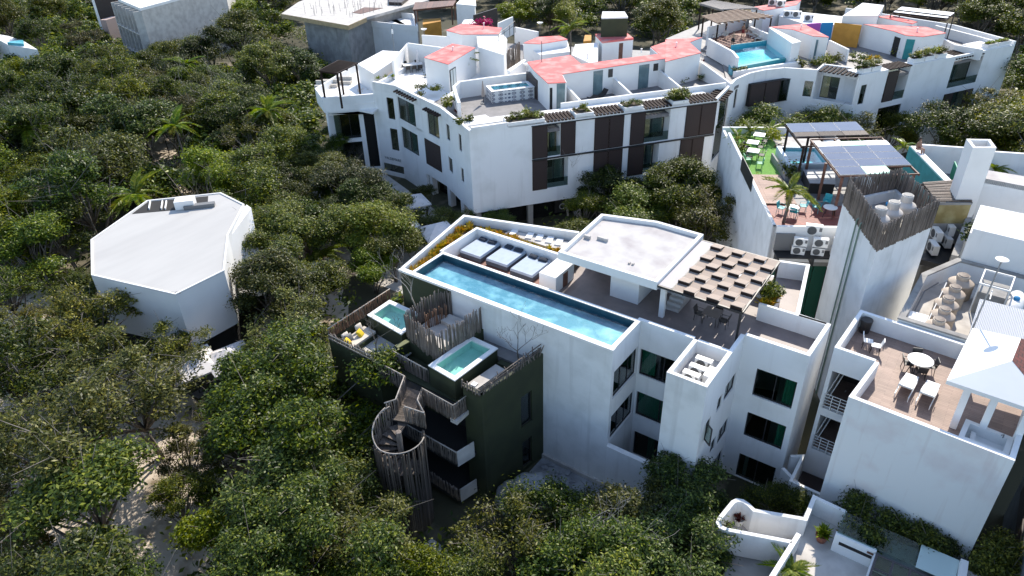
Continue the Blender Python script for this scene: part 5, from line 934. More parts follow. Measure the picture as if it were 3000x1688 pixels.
for i, (X, Y) in enumerate(((330, 510), (400, 500), (540, 470))):
    p_ = at('S1', X, Y, 8.7); r_ = thing('outdoor_sofa', ('left', 'middle', 'right')[i]+' white outdoor sofa under the dark corner pergola', 'sofa', (*p_, 8.35)); MB(p_, R(30)).box(-.9, .9, -.4, .4, 8.35, 8.72).build('seat', CREAM, r_); MB(p_, R(30)).box(-.9, .9, .25, .45, 8.722, 9.1).build('backrest', CREAM, r_)
# ------------------------------------------------------------------ furniture
def cushion(name, w, d, h, m, label=None, cat=None, group=None, parent=None):
    b = MB(); n = 6; vs_ = []; fs = []
    for s_ in (1, -1):
        for j in range(n+1):
            for i in range(n+1):
                x, y = -1+2*i/n, -1+2*j/n; e = (1-x**4)*(1-y**4); vs_.append((x*w/2*(1-.05*abs(y)), y*d/2*(1-.05*abs(x)), h/2+s_*h/2*(.25+.75*e**.6)))
    N = (n+1)**2
    for s_ in range(2):
        for j in range(n):
            for i in range(n):
                q = (s_*N+j*(n+1)+i, s_*N+j*(n+1)+i+1, s_*N+(j+1)*(n+1)+i+1, s_*N+(j+1)*(n+1)+i); fs.append(q if s_ == 0 else q[::-1])
    per = [(i, 0) for i in range(n)]+[(n, j) for j in range(n)]+[(n-i, n) for i in range(n)]+[(0, n-j) for j in range(n)]; ids = [j*(n+1)+i for i, j in per]
    for k in range(len(ids)): a, c = ids[k], ids[(k+1) % len(ids)]; fs.append((c, a, a+N, c+N))
    o = b.add(vs_, fs).build(name, m, parent, True)
    if label: tag(o, label, cat, group)
    return o
db = thing('daybed', 'blue daybed', 'daybed', group='daybeds beside the rooftop pool')
MB().box(-.82, .82, -1.08, 1.08, 0, .06).build('plinth', BEAM, db); MB().box(-.85, .85, -1.12, 1.12, .06, .34).build('base', BLUES, db)
b = MB(); b.hexa([(-.85, -1.12, .345), (.85, -1.12, .345), (.85, 1.12, .345), (-.85, 1.12, .345)], [(-.81, -1.08, .5), (.81, -1.08, .5), (.81, 1.08, .5), (-.81, 1.08, .5)]).build('mattress', BLUEM, db); MB().box(-.86, .86, -1.13, 1.13, .325, .345).build('piping', BLUES, db)
pw = cushion('pillow', .62, .36, .17, NAVY, 'navy pillow', 'pillow', 'navy pillows on the daybeds'); first = True
for k, (q_, lb_) in enumerate((([(690, 460), (880, 320), (1075, 390), (880, 520)], 'leftmost'), ([(955, 540), (1140, 400), (1325, 465), (1160, 605)], 'middle'), ([(1200, 645), (1380, 495), (1575, 560), (1410, 710)], 'rightmost'))):
    ps_ = ats('R1', 9.5, *q_); x = sum(p[0] for p in ps_)/4; y = sum(p[1] for p in ps_)/4
    put(db, (x, y, 9.0), 0, '%s pale blue daybed beside the long rooftop pool' % lb_)
    for s_ in (-1, 1): o = put(pw, (x+s_*.38, y+.84, 9.49), s_*.08, '%s navy pillow on the %s daybed' % ('left' if s_ < 0 else 'right', lb_)); o.rotation_euler = (R(14), 0, s_*.1)
def chair(name, m, sm=None, w=.46, group=None, arms=True):
    c = thing(name, 'chair', 'chair', group=group); sm = sm or m
    MB().box(-w/2, w/2, -.22, .22, .42, .46).build('seat', sm, c)
    b = MB(); b.hexa([(-w/2, .2, .46), (w/2, .2, .46), (w/2, .24, .46), (-w/2, .24, .46)], [(-w/2, .3, .86), (w/2, .3, .86), (w/2, .34, .86), (-w/2, .34, .86)]); b.build('backrest', sm, c)
    for x in (-w/2+.03, w/2-.03):
        for y in (-.2, .2): MB().tube([(x*1.1, y*1.15, 0), (x, y, .42)], .018, 5).build('leg', m, c)
        if arms: MB().tube([(x, -.2, .44), (x*1.08, -.18, .65), (x*1.08, .27, .67)], .018, 5).build('armrest', m, c)
    return c
def table(name, label, cat, w, d, h, m, lm, round_=False, loc=(0, 0, 0), rz=0, group=None):
    t = thing(name, label, cat, group=group)
    if round_: MB().lathe([(w/2-.03, h-.05), (w/2, h-.04), (w/2, h-.005), (w/2-.02, h)], n=28).build('table_top', m, t)
    else: MB().box(-w/2, w/2, -d/2, d/2, h-.045, h).build('table_top', m, t)
    for sx in (-1, 1):
        for sy in (-1, 1): MB().tube([(sx*(w/2-.09)*(.85 if round_ else 1), sy*(d/2-.09)*(.85 if round_ else 1), 0), (sx*(w/2-.12)*(.6 if round_ else 1), sy*(d/2-.12)*(.6 if round_ else 1), h-.04)], .022, 6).build('leg', lm, t)
    t.location = loc; t.rotation_euler = (0, 0, rz); return t
table('dining_table', 'dark square dining table under the checkered pergola', 'table', .95, .95, .75, mat('brown_top', (.16, .12, .10), rough=.5), RATT, False, (2.75, 6.62, FL))
ch = chair('dining_chair', RATT)
for x, y, rz_, lb_ in ((2.05, 6.55, R(90), 'dark rattan chair on the left of the pergola table'), (3.45, 6.6, R(-90), 'dark rattan chair on the right of the pergola table'), (2.8, 7.35, 0, 'dark rattan chair on the far side of the pergola table')): put(ch, (x, y, FL), rz_, lb_)
# air conditioners
ac = thing('air_conditioner', 'unit', 'air conditioner', group='outdoor air conditioning units')
MB().box(-.43, .43, -.16, .16, .04, .6).build('casing', WHITEP, ac); MB().box(-.38, -.3, -.15, .15, 0, .04).box(.3, .38, -.15, .15, 0, .04).build('feet', GRILL, ac)
g_ = MB(); 
for r_ in (.23, .17, .11, .05):
    pts = [(-.1+r_*math.cos(a*math.pi/8), -.175, .32+r_*math.sin(a*math.pi/8)) for a in range(17)]; g_.tube(pts, .008, 4, False)
g_.build('fan_grille', GRILL, ac); b = MB(); b.add([(-.1, -.163, .32)]+[(-.1+.24*math.cos(a*math.pi/10), -.163, .32+.24*math.sin(a*math.pi/10)) for a in range(20)], [(0, i+1, (i+1) % 20+1) for i in range(20)]).build('fan_opening', mat('fan_grey', (.10, .10, .10), rough=.7), ac); MB().box(.26, .4, -.168, -.161, .3, .52).build('badge_plate', GRILL, ac)
for x, y, rz_, lb_ in ((4.1, 2.15, 0, 'rearmost air conditioner in the white rooftop box'), (4.08, 1.4, 0, 'middle air conditioner in the white rooftop box'), (4.02, .75, 0, 'nearest air conditioner in the white rooftop box'), (4.7, 1.35, R(90), 'air conditioner turned sideways in the white rooftop box')): put(ac, (x, y, 9.2), rz_, lb_)
for sx, z, n_, lb_, sc in ((1.75, 8.2, -.5, 'lower left air conditioner on the black shelf', 1), (1.8, 8.83, -.5, 'upper left air conditioner on the black shelf', 1), (3.0, 8.2, -.6, 'lower middle air conditioner on the black shelf', .95), (3.05, 8.83, -.6, 'upper middle air conditioner on the black shelf', 1.1), (4.3, 8.2, -.6, 'lower right air conditioner on the black shelf', 1.05), (4.35, 8.86, -.6, 'upper right air conditioner on the black shelf', 1.1), (2.7, 9.35, .12, 'largest air conditioner above the black shelf', 1.25)): put(ac, (*tb(sx, n_), z), TBA-R(12), lb_, s=sc)
for X, Y, z, lb_ in ((520, 1050, 8, 'upper left air conditioner on the shaded side wall'), (650, 990, 8.1, 'upper right air conditioner on the shaded side wall'), (480, 1190, 7.4, 'lower left air conditioner on the shaded side wall'), (620, 1115, 7.4, 'lower right air conditioner on the shaded side wall')):
    q_ = at('T2', X, Y, z+.3); put(ac, (*q_, z), R(-62), lb_, s=1.25)
MB().box(11.0, 12.6, 23.8, 29, 6.9, 7.3).build('unit_shelf', STEEL, N1)
for k, (X, Y) in enumerate(((1330, 125), (1430, 140), (1530, 190), (1640, 195), (1790, 240))): put(ac, (*at('S3', X, Y+15, 11.9), 11.8 if k > 1 else 12.6), R(20), ('leftmost', 'second', 'third', 'fourth', 'rightmost')[k]+' air conditioner in the row on the far white parapet', s=1.3)
# plank terrace
table('round_table', 'round white table on the plank terrace', 'table', 1.2, 1.2, .74, WHITEP, STEEL, True, (13.12, 8.06, 9.05))
ch2 = chair('garden_chair', STEEL, group='black chairs round the white table')
for k, a in enumerate((200, 290, 20, 110)): put(ch2, (13.12+.5*math.cos(R(a)), 8.06+.5*math.sin(R(a)), 9.05), R(a-90), ('left', 'near', 'right', 'far')[k]+' black metal chair tucked under the round white table')
ln = thing('sun_lounger', 'lounger', 'sun lounger', group='white sun loungers on the plank terrace')
MB().box(-.33, -.28, -.95, .6, .26, .32).box(.28, .33, -.95, .6, .26, .32).build('frame', WHITEP, ln); MB().box(-.3, .3, -.2, .95, .3, .37).build('mattress', WHITEP, ln)
b = MB(); b.hexa([(-.3, -.2, .3), (.3, -.2, .3), (.3, -.28, .33), (-.3, -.28, .33)], [(-.3, -.82, .82), (.3, -.82, .82), (.3, -.86, .78), (-.3, -.86, .78)]); b.build('backrest', mat('sling_grey', (.60, .60, .56), rough=.8), ln)
for x in (-.3, .3):
    for y in (-.85, .8): MB().tube([(x, y, 0), (x, y, .28)], .025, 6).build('leg', WHITEP, ln)
    MB().tube([(x*1.05, -.6, .28), (x*1.05, -.35, .55), (x*1.05, .1, .5)], .02, 5).build('armrest', WHITEP, ln)
put(ln, (12.95, 6.15, 9.05), R(-4), 'left white sun lounger beside the round table'); put(ln, (13.9, 6.1, 9.05), R(-4), 'right white sun lounger beside the round table')
bs = chair('folding_chair', STEEL, WHITEP, .38, 'folding chairs near the dark bin', False); put(bs, (10.55, 8.75, 9.05), R(100), 'left folding chair with pale seat near the dark bin'); put(bs, (10.98, 8.55, 9.05), R(-80), 'right folding chair with pale seat near the dark bin')
bn = thing('bin', 'dark cylindrical bin in the corner of the plank terrace', 'bin', (10.1, 10.15, 9.05)); MB().lathe([(.24, 0), (.3, .75), (.3, .8), (.26, .8), (.25, .2)], (10.1, 10.15, 9.05), 18).build('bin_body', RATT, bn, True); MB().lathe([(.305, .78), (.315, .8), (.305, .82)], (10.1, 10.15, 9.05), 18).build('bin_rim', STEEL, bn)
# solar terrace tables
for X, Y, lb_ in ((430, 185, 'farthest square white table on the artificial turf'), (365, 260, 'middle square white table on the artificial turf'), (370, 345, 'nearest square white table on the artificial turf')): table('turf_table', lb_, 'table', .95, .95, .75, WHITEP, STEEL, False, (*at('R6', X, Y, 9.78), 9.03), R(10), 'square tables on the turf')
ch3 = chair('wire_chair', GRNP, None, .5, 'green chairs on the turf'); ch4 = chair('black_chair', STEEL, RATT, .45, 'black chairs at the turf tables')
for X, Y, rz_, lb_ in ((310, 440, 2.2, 'green wire chair by the white side wall'), (430, 480, -1.2, 'green wire chair in the middle of the turf')): put(ch3, (*at('R6', X, Y, 9.4), 9.03), rz_, lb_)
for k, (X, Y, rz_) in enumerate(((300, 300, 1.5), (440, 300, -1.5), (330, 400, 1.7), (450, 380, -1.4), (480, 240, -1.4))): put(ch4, (*at('R6', X, Y+20, 9.4), 9.03), rz_, 'black chair at the square white tables on the turf, %s from the side wall' % nth(k))
for X, lb_ in ((760, 'round white table under the palm on the red floor'), (1145, 'round white table beneath the solar pergola')): table('cafe_table', lb_, 'table', .95, .95, .75, WHITEP, STEEL, True, (*at('R6', X, 915, 9.75), 9.0))
ch5 = chair('turquoise_chair', TURQ, None, .5, 'turquoise chairs on the red floor')
for X, Y, rz_, lb_ in ((650, 920, 1.5, 'turquoise chair left of the round table under the palm'), (870, 900, -1.2, 'turquoise chair right of the round table under the palm'), (780, 960, 3.1, 'turquoise chair in front of the round table under the palm'), (1010, 910, 1.4, 'turquoise chair left of the table beneath the solar pergola'), (1110, 850, 0, 'turquoise chair behind the table beneath the solar pergola')): put(ch5, (*at('R6', X, Y, 9.45), 9.0), rz_, lb_)
# sofa nook
sfa = thing('sofa', 'cream sofa mattress on the green terrace below the brown stick fence', 'sofa', (-15.1, -3.9, 6.95)); MB().box(-15.65, -14.65, -4.95, -2.85, 6.955, 7.12).build('seat', CREAM, sfa); 
for y in (-4.5, -3.4): o = cushion('back_cushion', .8, .5, .2, CREAM, parent=sfa); o.location = (-15.55, y, 7.2); o.rotation_euler = (0, R(70), R(0))
yc = cushion('cushion', .5, .5, .2, YEL, 'yellow cushion', 'cushion', 'yellow cushions on the cream sofa')
for x, y, rx_, lb_ in ((-15.2, -4.75, 50, 'yellow cushion at the near end of the cream sofa'), (-15.2, -3.7, 50, 'yellow cushion at the far end of the cream sofa')): o = put(yc, (x, y, 7.2), 0, lb_); o.rotation_euler = (0, R(rx_), R(20))
gc = cushion('cushion', .5, .5, .2, GRILL, 'grey cushion behind the nearer yellow cushion on the sofa', 'cushion'); gc.location = (-15.4, -4.4, 7.25); gc.rotation_euler = (0, R(60), 0)
# complex terraces
q_ = at('S1', 1230, 300, 10.4); table('dining_table', 'white dining table with dark chairs on the left white terrace', 'table', 2.2, 1.1, .75, WHITEP, STEEL, False, (*q_, 9.65), AZ)
ch6 = chair('terrace_chair', STEEL, RATT, .48, 'dark chairs round the left white terrace table')
for k, (du, dn) in enumerate(((-.7, -.85), (0, -.85), (.7, -.85), (-.7, .85), (.7, .85))): put(ch6, (q_[0]+du*math.cos(AZ)-dn*math.sin(AZ), q_[1]+du*math.sin(AZ)+dn*math.cos(AZ), 9.65), AZ+(0 if dn > 0 else math.pi), 'dark chair at the white dining table on the left terrace, %s' % ('near left', 'near middle', 'near right', 'far left', 'far right')[k])
def closed_parasol(label, p, z, h=2.4, m=None):
    r = thing('closed_parasol', label, 'parasol', (*p, z)); MB().tube([(*p, z), (*p, z+h)], .03).build('pole', STEEL, r); MB().lathe([(.08, .7), (.17, .75), (.15, 1.2), (.1, 1.8), (.04, h)], (*p, z), 8).build('furled_canopy', m or CANV, r); MB().lathe([(.3, 0), (.3, .07), (.05, .1)], (*p, z), 12).build('foot', GRILL, r)
closed_parasol('furled pale parasol beside the white dining table', at('S1', 1290, 360, 9.65), 9.65); closed_parasol('furled beige parasol beside the patterned tile pool', at('S1', 1945, 700, 9.6), 9.6, 2.3, mat('taupe_canvas', (.36, .30, .26), rough=.9))
cl = thing('chaise', 'wavy dark rattan chaise longue on the grey roof terrace', 'chaise longue', (*at('S2', 860, 620, 9.9), 9.6)); b = MB(at('S2', 860, 620, 9.9), AZ+R(15)); pts = [(-1.1, .25), (-.7, .1), (-.2, .32), (.3, .12), (.8, .35), (1.1, .75)]
for (xa, za), (xb, zb2) in zip(pts, pts[1:]): b.hexa([(xa, -.35, 9.6+za), (xb, -.35, 9.6+zb2), (xb, .35, 9.6+zb2), (xa, .35, 9.6+za)], [(xa, -.35, 9.68+za), (xb, -.35, 9.68+zb2), (xb, .35, 9.68+zb2), (xa, .35, 9.68+za)])
b.build('lounge_shell', RATT, cl); MB(at('S2', 860, 620, 9.9), AZ+R(15)).box(-.6, -.5, -.3, .3, 9.6, 9.7).box(.4, .5, -.3, .3, 9.6, 9.75).build('feet', RATT, cl)
for X, Y, lb_ in ((1110, 420, 'white sun lounger near the far wall of the pool deck'), (1180, 470, 'white sun lounger nearest the pool on the red deck')): put(ln, (*at('S3', X, Y, 10.9), 10.62), R(-30), lb_, 'white sun loungers on the red deck', s=1.1)
ch7 = chair('deck_chair', BEAM, CREAM, .7, 'cream chairs under the deck pergola')
for X, Y, lb_ in ((620, 470, 'left cream armchair under the timber deck pergola'), (740, 450, 'right cream armchair under the timber deck pergola')): put(ch7, (*at('S3', X, Y, 11.0), 10.62), R(-20), lb_)
# street parasols
def parasol(label, p, w=3.0, h=2.7, rz=0.3, m=None):
    r = thing('parasol', label, 'parasol', p, 0, 'square white parasols'); a = [(p[0]+w/2*math.sqrt(2)*math.cos(rz+math.pi/2*k), p[1]+w/2*math.sqrt(2)*math.sin(rz+math.pi/2*k), h) for k in range(4)]
    c = MB(); c.add(a+[(p[0], p[1], h+.75)]+[(x, y, z-.12) for x, y, z in a], [(0, 1, 4), (1, 2, 4), (2, 3, 4), (3, 0, 4), (0, 5, 6, 1), (1, 6, 7, 2), (2, 7, 8, 3), (3, 8, 5, 0)]).build('canopy', m or CANV, r); MB().tube([(*p, 0), (*p, h+.7)], .04).build('pole', STEEL, r)
    for k in range(4): MB().tube([(p[0], p[1], h+.68), a[k]], .018, 4).build('rib', STEEL, r)
    MB().box(p[0]-.4, p[0]+.4, p[1]-.4, p[1]+.4, 0, .08).build('foot', GRILL, r)
for X, Y, lb_, w_ in ((1170, 740, 'white square parasol on the plaza below the long white complex', 3.2), (1300, 490, 'white parasol closest to the complex columns', 2.8), (1560, 800, 'white parasol partly hidden by the planter wall corner', 3.0)): parasol(lb_, at('T1', X, Y, 2.9), w_)
for X, Y, lb_, w_ in ((1020, 290, 'white canopy in front of the faceted building corner', 3.4), (1230, 255, 'white canopy right of the faceted building corner', 3.0)): parasol(lb_, at('S8', X, Y, 2.9), w_, 2.6, .5)
parasol('white canopy among the trees right of the faceted building', at('T1', 150, 1260, 2.6), 3.2, 2.4, .2); parasol('dark canopy at the left under the bare tree', at('S8', 220, 310, 2.8), 4.0, 2.6, .4, BLUES)
pt_ = at('T1', 640, 660, .7); table('cafe_table', 'small wooden table in the shaded plaza', 'table', .8, .8, .74, BEAMR, STEEL, True, (*pt_, .02))
ch8 = chair('plaza_chair', mat('amber_wood', (.42, .17, .04), rough=.6), None, .48, 'orange chairs in the shaded plaza'); put(ch8, (pt_[0]-.8, pt_[1], .02), R(90), 'left orange wooden chair in the shaded plaza'); put(ch8, (pt_[0]+.8, pt_[1]-.2, .02), R(-90), 'right orange wooden chair in the shaded plaza')
pp_ = at('T1', 820, 900, .3); pot = thing('planter_pot', 'round pale pot beside the curved cobbled lane', 'pot', (*pp_, .02)); MB().lathe([(.3, 0), (.42, .35), (.4, .55), (.34, .55), (.32, .3)], (*pp_, .02), 16).build('pot_body', PALEC, pot, True)
lp_ = at('S6', 1440, 1320, 0); lamp = thing('path_lamp', 'black path lamp beside the sandy clearing', 'lamp', lp_); MB().tube([(*lp_, 0), (*lp_, 2.6)], .05).build('post', STEEL, lamp); MB().lathe([(.1, 2.6), (.25, 2.75), (.22, 3.0), (.05, 3.1)], (*lp_, 0), 10).build('lantern', STEEL, lamp)
fl_ = at('S6', 1975, 1010, 2.5); fl = thing('banner', 'orange cloth banner among trees above the sandy clearing', 'banner', fl_); MB().tube([(*fl_, 0), (*fl_, 3.4)], .03).build('pole', STEEL, fl); b = MB(fl_, R(-30)); b.add([(.03+.2*i, .06*math.sin(i*1.7), z) for z in (2.0, 2.6, 3.3) for i in range(6)], [(j*6+i, j*6+i+1, (j+1)*6+i+1, (j+1)*6+i) for j in range(2) for i in range(5)]); b.build('cloth', mat('orange_cloth', (.60, .10, .03), rough=.9), fl)
# boulders
def boulder(label, p, r, seed, flat=.7):
    rr = random.Random(seed); import bmesh; bm = bmesh.new(); bmesh.ops.create_icosphere(bm, subdivisions=4, radius=1)
    ph = [rr.uniform(0, 6) for _ in range(6)]
    for v in bm.verts:
        x, y, z = v.co; k = 1+.16*math.sin(2.1*x+ph[0])+.13*math.sin(2.7*y+ph[1])+.1*math.sin(3.3*z+ph[2])+.05*math.sin(7*x+5*y+ph[3])+.03*math.sin(13*z+9*y+ph[4]); v.co = (x*k*r[0], y*k*r[1], z*k*r[2]*flat)
    me = bpy.data.meshes.new('boulder'); bm.to_mesh(me); bm.free(); me.shade_smooth(); me.materials.append(STONE); o = bpy.data.objects.new('boulder', me); COL.objects.link(o); o.location = (*p, r[2]*.25); tag(o, label, 'boulder')
boulder('big pale limestone boulder at the foot of the green house', (-3.0, -3.4), (1.7, 1.5, 1.9), 3); boulder('low flat limestone boulder beside the plinth of the white wall', (-1.6, -2.6), (1.3, 1.1, .9), 5)
sheet('rubble_yard', [(-4.3, -4.6), (2.9, -3.4), (2.9, -.17), (-4.25, -.17)], .03, STONE)
rng4 = random.Random(12); import bmesh
bm = bmesh.new()
for i in range(260):
    x, y = rng4.uniform(-4.1, 2.7), rng4.uniform(-4.4, -.35); r_ = rng4.uniform(.05, .2)*(1.6 if rng4.random() < .12 else 1)
    vs4 = bmesh.ops.create_icosphere(bm, subdivisions=1, radius=r_, matrix=Matrix.Translation((x, y, .03+r_*.25)) @ Matrix.Rotation(rng4.uniform(0, 3), 4, 'Z') @ Matrix.Diagonal((1, rng4.uniform(.6, 1), rng4.uniform(.4, .8), 1)))['verts']
    for v in vs4: v.co += Vector((rng4.uniform(-1, 1), rng4.uniform(-1, 1), rng4.uniform(-1, 1)))*r_*.16
me = bpy.data.meshes.new('rubble'); bm.to_mesh(me); bm.free(); me.materials.append(STONE); struct(mesh_ob('rubble', me), 'stuff', 'loose limestone rubble at the foot of the white wall')
sheet('stone_path', [(-6.0, -8.6), (-3.4, -8.8), (-1.5, -11.5), (-4.2, -13.0), (-6.4, -11.4)], .03, PALEC, .15)

# ------------------------------------------------------------------ people
SKIN = mat('skin', (.36, .20, .13), rough=.6); HAIR = mat('dark_hair', (.02, .014, .01), rough=.6)
def person(label, loc, rz, shorts, sit=False, top=None):
    V_ = {}; E_ = []; rad = {}
    def a(n, p, r, par=None):
        V_[n] = p; rad[n] = r
        if par: E_.append((par, n))
    a('pel', (0, 0, .95), .13); a('wai', (0, 0, 1.1), .115, 'pel'); a('che', (0, .01, 1.3), .15, 'wai'); a('nek', (0, 0, 1.48), .055, 'che'); a('jaw', (0, -.02, 1.57), .07, 'nek'); a('hed', (0, -.01, 1.66), .095, 'jaw'); a('crn', (0, .01, 1.73), .075, 'hed')
    for s_ in (-1, 1):
        k = 'L' if s_ < 0 else 'R'
        a(k+'sh', (s_*.18, 0, 1.41), .062, 'che'); a(k+'el', (s_*.27, .03, 1.14), .045, k+'sh'); a(k+'wr', (s_*.25, -.12, .95), .033, k+'el'); a(k+'ha', (s_*.24, -.17, .88), .038, k+'wr'); a(k+'fi', (s_*.235, -.2, .81), .02, k+'ha')
        if sit: a(k+'hi', (s_*.1, -.05, .92), .095, 'pel'); a(k+'kn', (s_*.13, -.45, .93), .065, k+'hi'); a(k+'an', (s_*.13, -.5, .5), .042, k+'kn'); a(k+'to', (s_*.13, -.62, .45), .035, k+'an')
        else: a(k+'hi', (s_*.1, 0, .86), .095, 'pel'); a(k+'kn', (s_*.12, -.03+s_*.05, .48), .062, k+'hi'); a(k+'an', (s_*.13, s_*.08, .09), .042, k+'kn'); a(k+'to', (s_*.14, s_*.08-.14, .04), .035, k+'an')
    ks = list(V_); me = bpy.data.meshes.new('person'); me.from_pydata([V_[k] for k in ks], [(ks.index(x), ks.index(y)) for x, y in E_], []); o = bpy.data.objects.new('person', me); COL.objects.link(o)
    o.modifiers.new('skin', 'SKIN')
    for i, k in enumerate(ks): me.skin_vertices[0].data[i].radius = (rad[k], rad[k]*(.75 if k in ('che', 'wai', 'pel') else 1)); 
    me.skin_vertices[0].data[0].use_root = True
    ss = o.modifiers.new('sub', 'SUBSURF'); ss.levels = 1; ss.render_levels = 1; me.materials.append(SKIN); tag(o, label, 'person')
    sh_ = MB().lathe([(.165, .8), (.16, .95), (.135, 1.04)], n=14).build('shorts', shorts, o); 
    if not sit: MB().lathe([(.1, .58), (.115, .86)], (-.105, 0, 0), 10).lathe([(.1, .58), (.115, .86)], (.105, 0, 0), 10).build('shorts_leg', shorts, o)
    if top: MB().lathe([(.14, 1.04), (.15, 1.15), (.185, 1.36), (.09, 1.47)], n=14).build('shirt', top, o)
    MB().lathe([(.105, 1.62), (.112, 1.68), (.1, 1.75), (.05, 1.8)], (0, .03, 0), 12).build('hair', HAIR, o, True)
    if sit: MB().lathe([(.03, 1.5), (.06, 1.55), (.1, 1.63)], (0, .08, 0), 10).build('long_hair', HAIR, o, True)
    o.location = loc; o.rotation_euler = (0, 0, rz)
BLKC = mat('black_cloth', (.015, .015, .018), rough=.9); REDC = mat('red_cloth', (.25, .03, .03), rough=.9)
person('standing person in black shorts at the pool end of the red deck', (*at('S3', 835, 590, 10.62), 10.62), R(20), BLKC)
person('person in dark clothes standing under the timber deck pergola', (*at('S3', 745, 400, 10.9), 10.62), R(-30), BLKC, False, BEAM)
person('person standing between the chairs and white lounger on the red deck', (*at('S3', 965, 470, 10.7), 10.62), R(150), REDC)
person('person sitting on the rim of the blue plunge pool by the teal wall', (*at('T2', 330, 110, 10.9), 9.9), R(60), REDC, True)
# ------------------------------------------------------------------ vegetation
def leaf_arrays(rng, pos, nrm, L_, W_):
    n = len(pos); a = rng.normal(size=(n, 3)); a -= (a*nrm).sum(1, keepdims=True)*nrm; a /= np.linalg.norm(a, axis=1, keepdims=True)+1e-9; b = np.cross(nrm, a)
    l = (L_*rng.uniform(.65, 1.35, n))[:, None]; w = (W_*rng.uniform(.7, 1.3, n))[:, None]
    v = np.empty((n, 4, 3)); v[:, 0] = pos-a*l; v[:, 1] = pos+b*w-a*l*.1; v[:, 2] = pos+a*l-nrm*l*.25; v[:, 3] = pos-b*w-a*l*.1
    return v.reshape(-1, 3)
def quads_mesh(name, v, m):
    n = len(v)//4; me = bpy.data.meshes.new(name); me.vertices.add(len(v)); me.vertices.foreach_set('co', v.astype(np.float32).ravel()); me.loops.add(4*n); me.loops.foreach_set('vertex_index', np.arange(4*n, dtype=np.int32)); me.polygons.add(n)
    me.polygons.foreach_set('loop_start', np.arange(0, 4*n, 4, dtype=np.int32)); me.update(calc_edges=True); me.validate(); me.materials.append(m); return me
def crown_points(rng, rx, rz, h0, nclus, per, lobes=8, spread=.30, up=1.0):
    lc = []; lr = []
    for i in range(lobes):
        a = 2*math.pi*rng.uniform(); r = rx*rng.uniform(.05, .95)**.7*.92; lc.append((r*math.cos(a), r*math.sin(a), h0+rz*(.48+rng.uniform(-.42, .42)-.18*(r/rx)**2))); lr.append(rx*rng.uniform(.16, .42)*(8/lobes)**.35)
    lc = np.array(lc); lr = np.array(lr); P, N = [], []
    for c in range(nclus):
        k = rng.integers(lobes); d = rng.normal(size=3); d[2] = abs(d[2])*.9-.35; d /= np.linalg.norm(d); cen = lc[k]+d*lr[k]*np.array([1, 1, .72])*rng.uniform(.55, 1.15)
        m = int(per*rng.uniform(.6, 1.4)); p = cen+rng.normal(size=(m, 3))*np.array([spread, spread, spread*.55])*rng.uniform(.6, 1.5)
        nn = rng.normal(size=(m, 3))*.55+d*.45+np.array([0, 0, up]); nn /= np.linalg.norm(nn, axis=1, keepdims=True); P.append(p); N.append(nn)
    return np.vstack(P), np.vstack(N), lc
TREES = []
def tree_proto(seed, rx, rz, h0, m, nclus=90, per=75, leaf=(.10, .042), lobes=13, spread=.27, lean=.4):
    rng = np.random.default_rng(seed); P, N, lc = crown_points(rng, rx, rz, h0, nclus, per, lobes, spread); me = quads_mesh('crown', leaf_arrays(rng, P, N, *leaf), m)
    b = MB(); fk = (rng.uniform(-lean, lean), rng.uniform(-lean, lean), h0*.62); b.tube([(0, 0, -.1), (fk[0]*.5, fk[1]*.4, h0*.35), fk], [.11, .09, .08], 7)
    for k in range(2): a_ = rng.uniform(0, 6.28); f2 = (1.1*math.cos(a_), 1.1*math.sin(a_), h0*.9); b.tube([(.1*math.cos(a_), .1*math.sin(a_), -.1), (.5*math.cos(a_), .5*math.sin(a_), h0*.45), f2, (f2[0]*1.5, f2[1]*1.5, h0+rz*.45)], [.085, .07, .055, .02], 6)
    for c in lc:
        mid = ((fk[0]+c[0])/2+rng.uniform(-.3, .3), (fk[1]+c[1])/2+rng.uniform(-.3, .3), (fk[2]+c[2])/2+.2); b.tube([fk, mid, tuple(c)], [.06, .045, .015], 5)
        for k in range(3): d = rng.normal(size=3)*.8; d[2] = abs(d[2]); b.tube([tuple(c), tuple(c+d*.9)], [.022, .008], 4, False)
    tm = bpy.data.meshes.new('trunk'); tm.from_pydata(b.v, [], b.f); tm.shade_smooth(); tm.materials.append(BARKM); TREES.append((tm, me, rx)); return len(TREES)-1
for s_ in range(3): tree_proto(11+s_, 3.0, 3.2, 3.0, LF[0], 250, 80)
for s_ in range(3): tree_proto(21+s_, 2.8, 3.0, 2.8, LF[1], 230, 80)
for s_ in range(2): tree_proto(31+s_, 2.9, 3.4, 2.9, LF[2], 330, 24, (.10, .04), 22, .20)
for s_ in range(2): tree_proto(41+s_, 2.5, 2.8, 2.6, LF[3], 190, 75, (.105, .048))
tree_proto(51, 3.2, 3.4, 3.2, LF[0], 250, 62, (.13, .06), 11); tree_proto(52, 3.0, 3.0, 3.4, LF[2], 260, 20, (.10, .04), 20, .22)
tree_proto(61, 5.0, 4.6, 3.4, LF[0], 640, 84, (.11, .047), 26, .27, .5); tree_proto(62, 4.4, 4.2, 3.2, LF[1], 540, 84, (.11, .047), 22, .27, .5)
tree_proto(63, 3.1, 3.6, 3.0, LF[0], 380, 26, (.105, .044), 24, .20); tree_proto(64, 3.0, 3.3, 3.0, LF[1], 350, 26, (.105, .044), 24, .20)
NT = 0
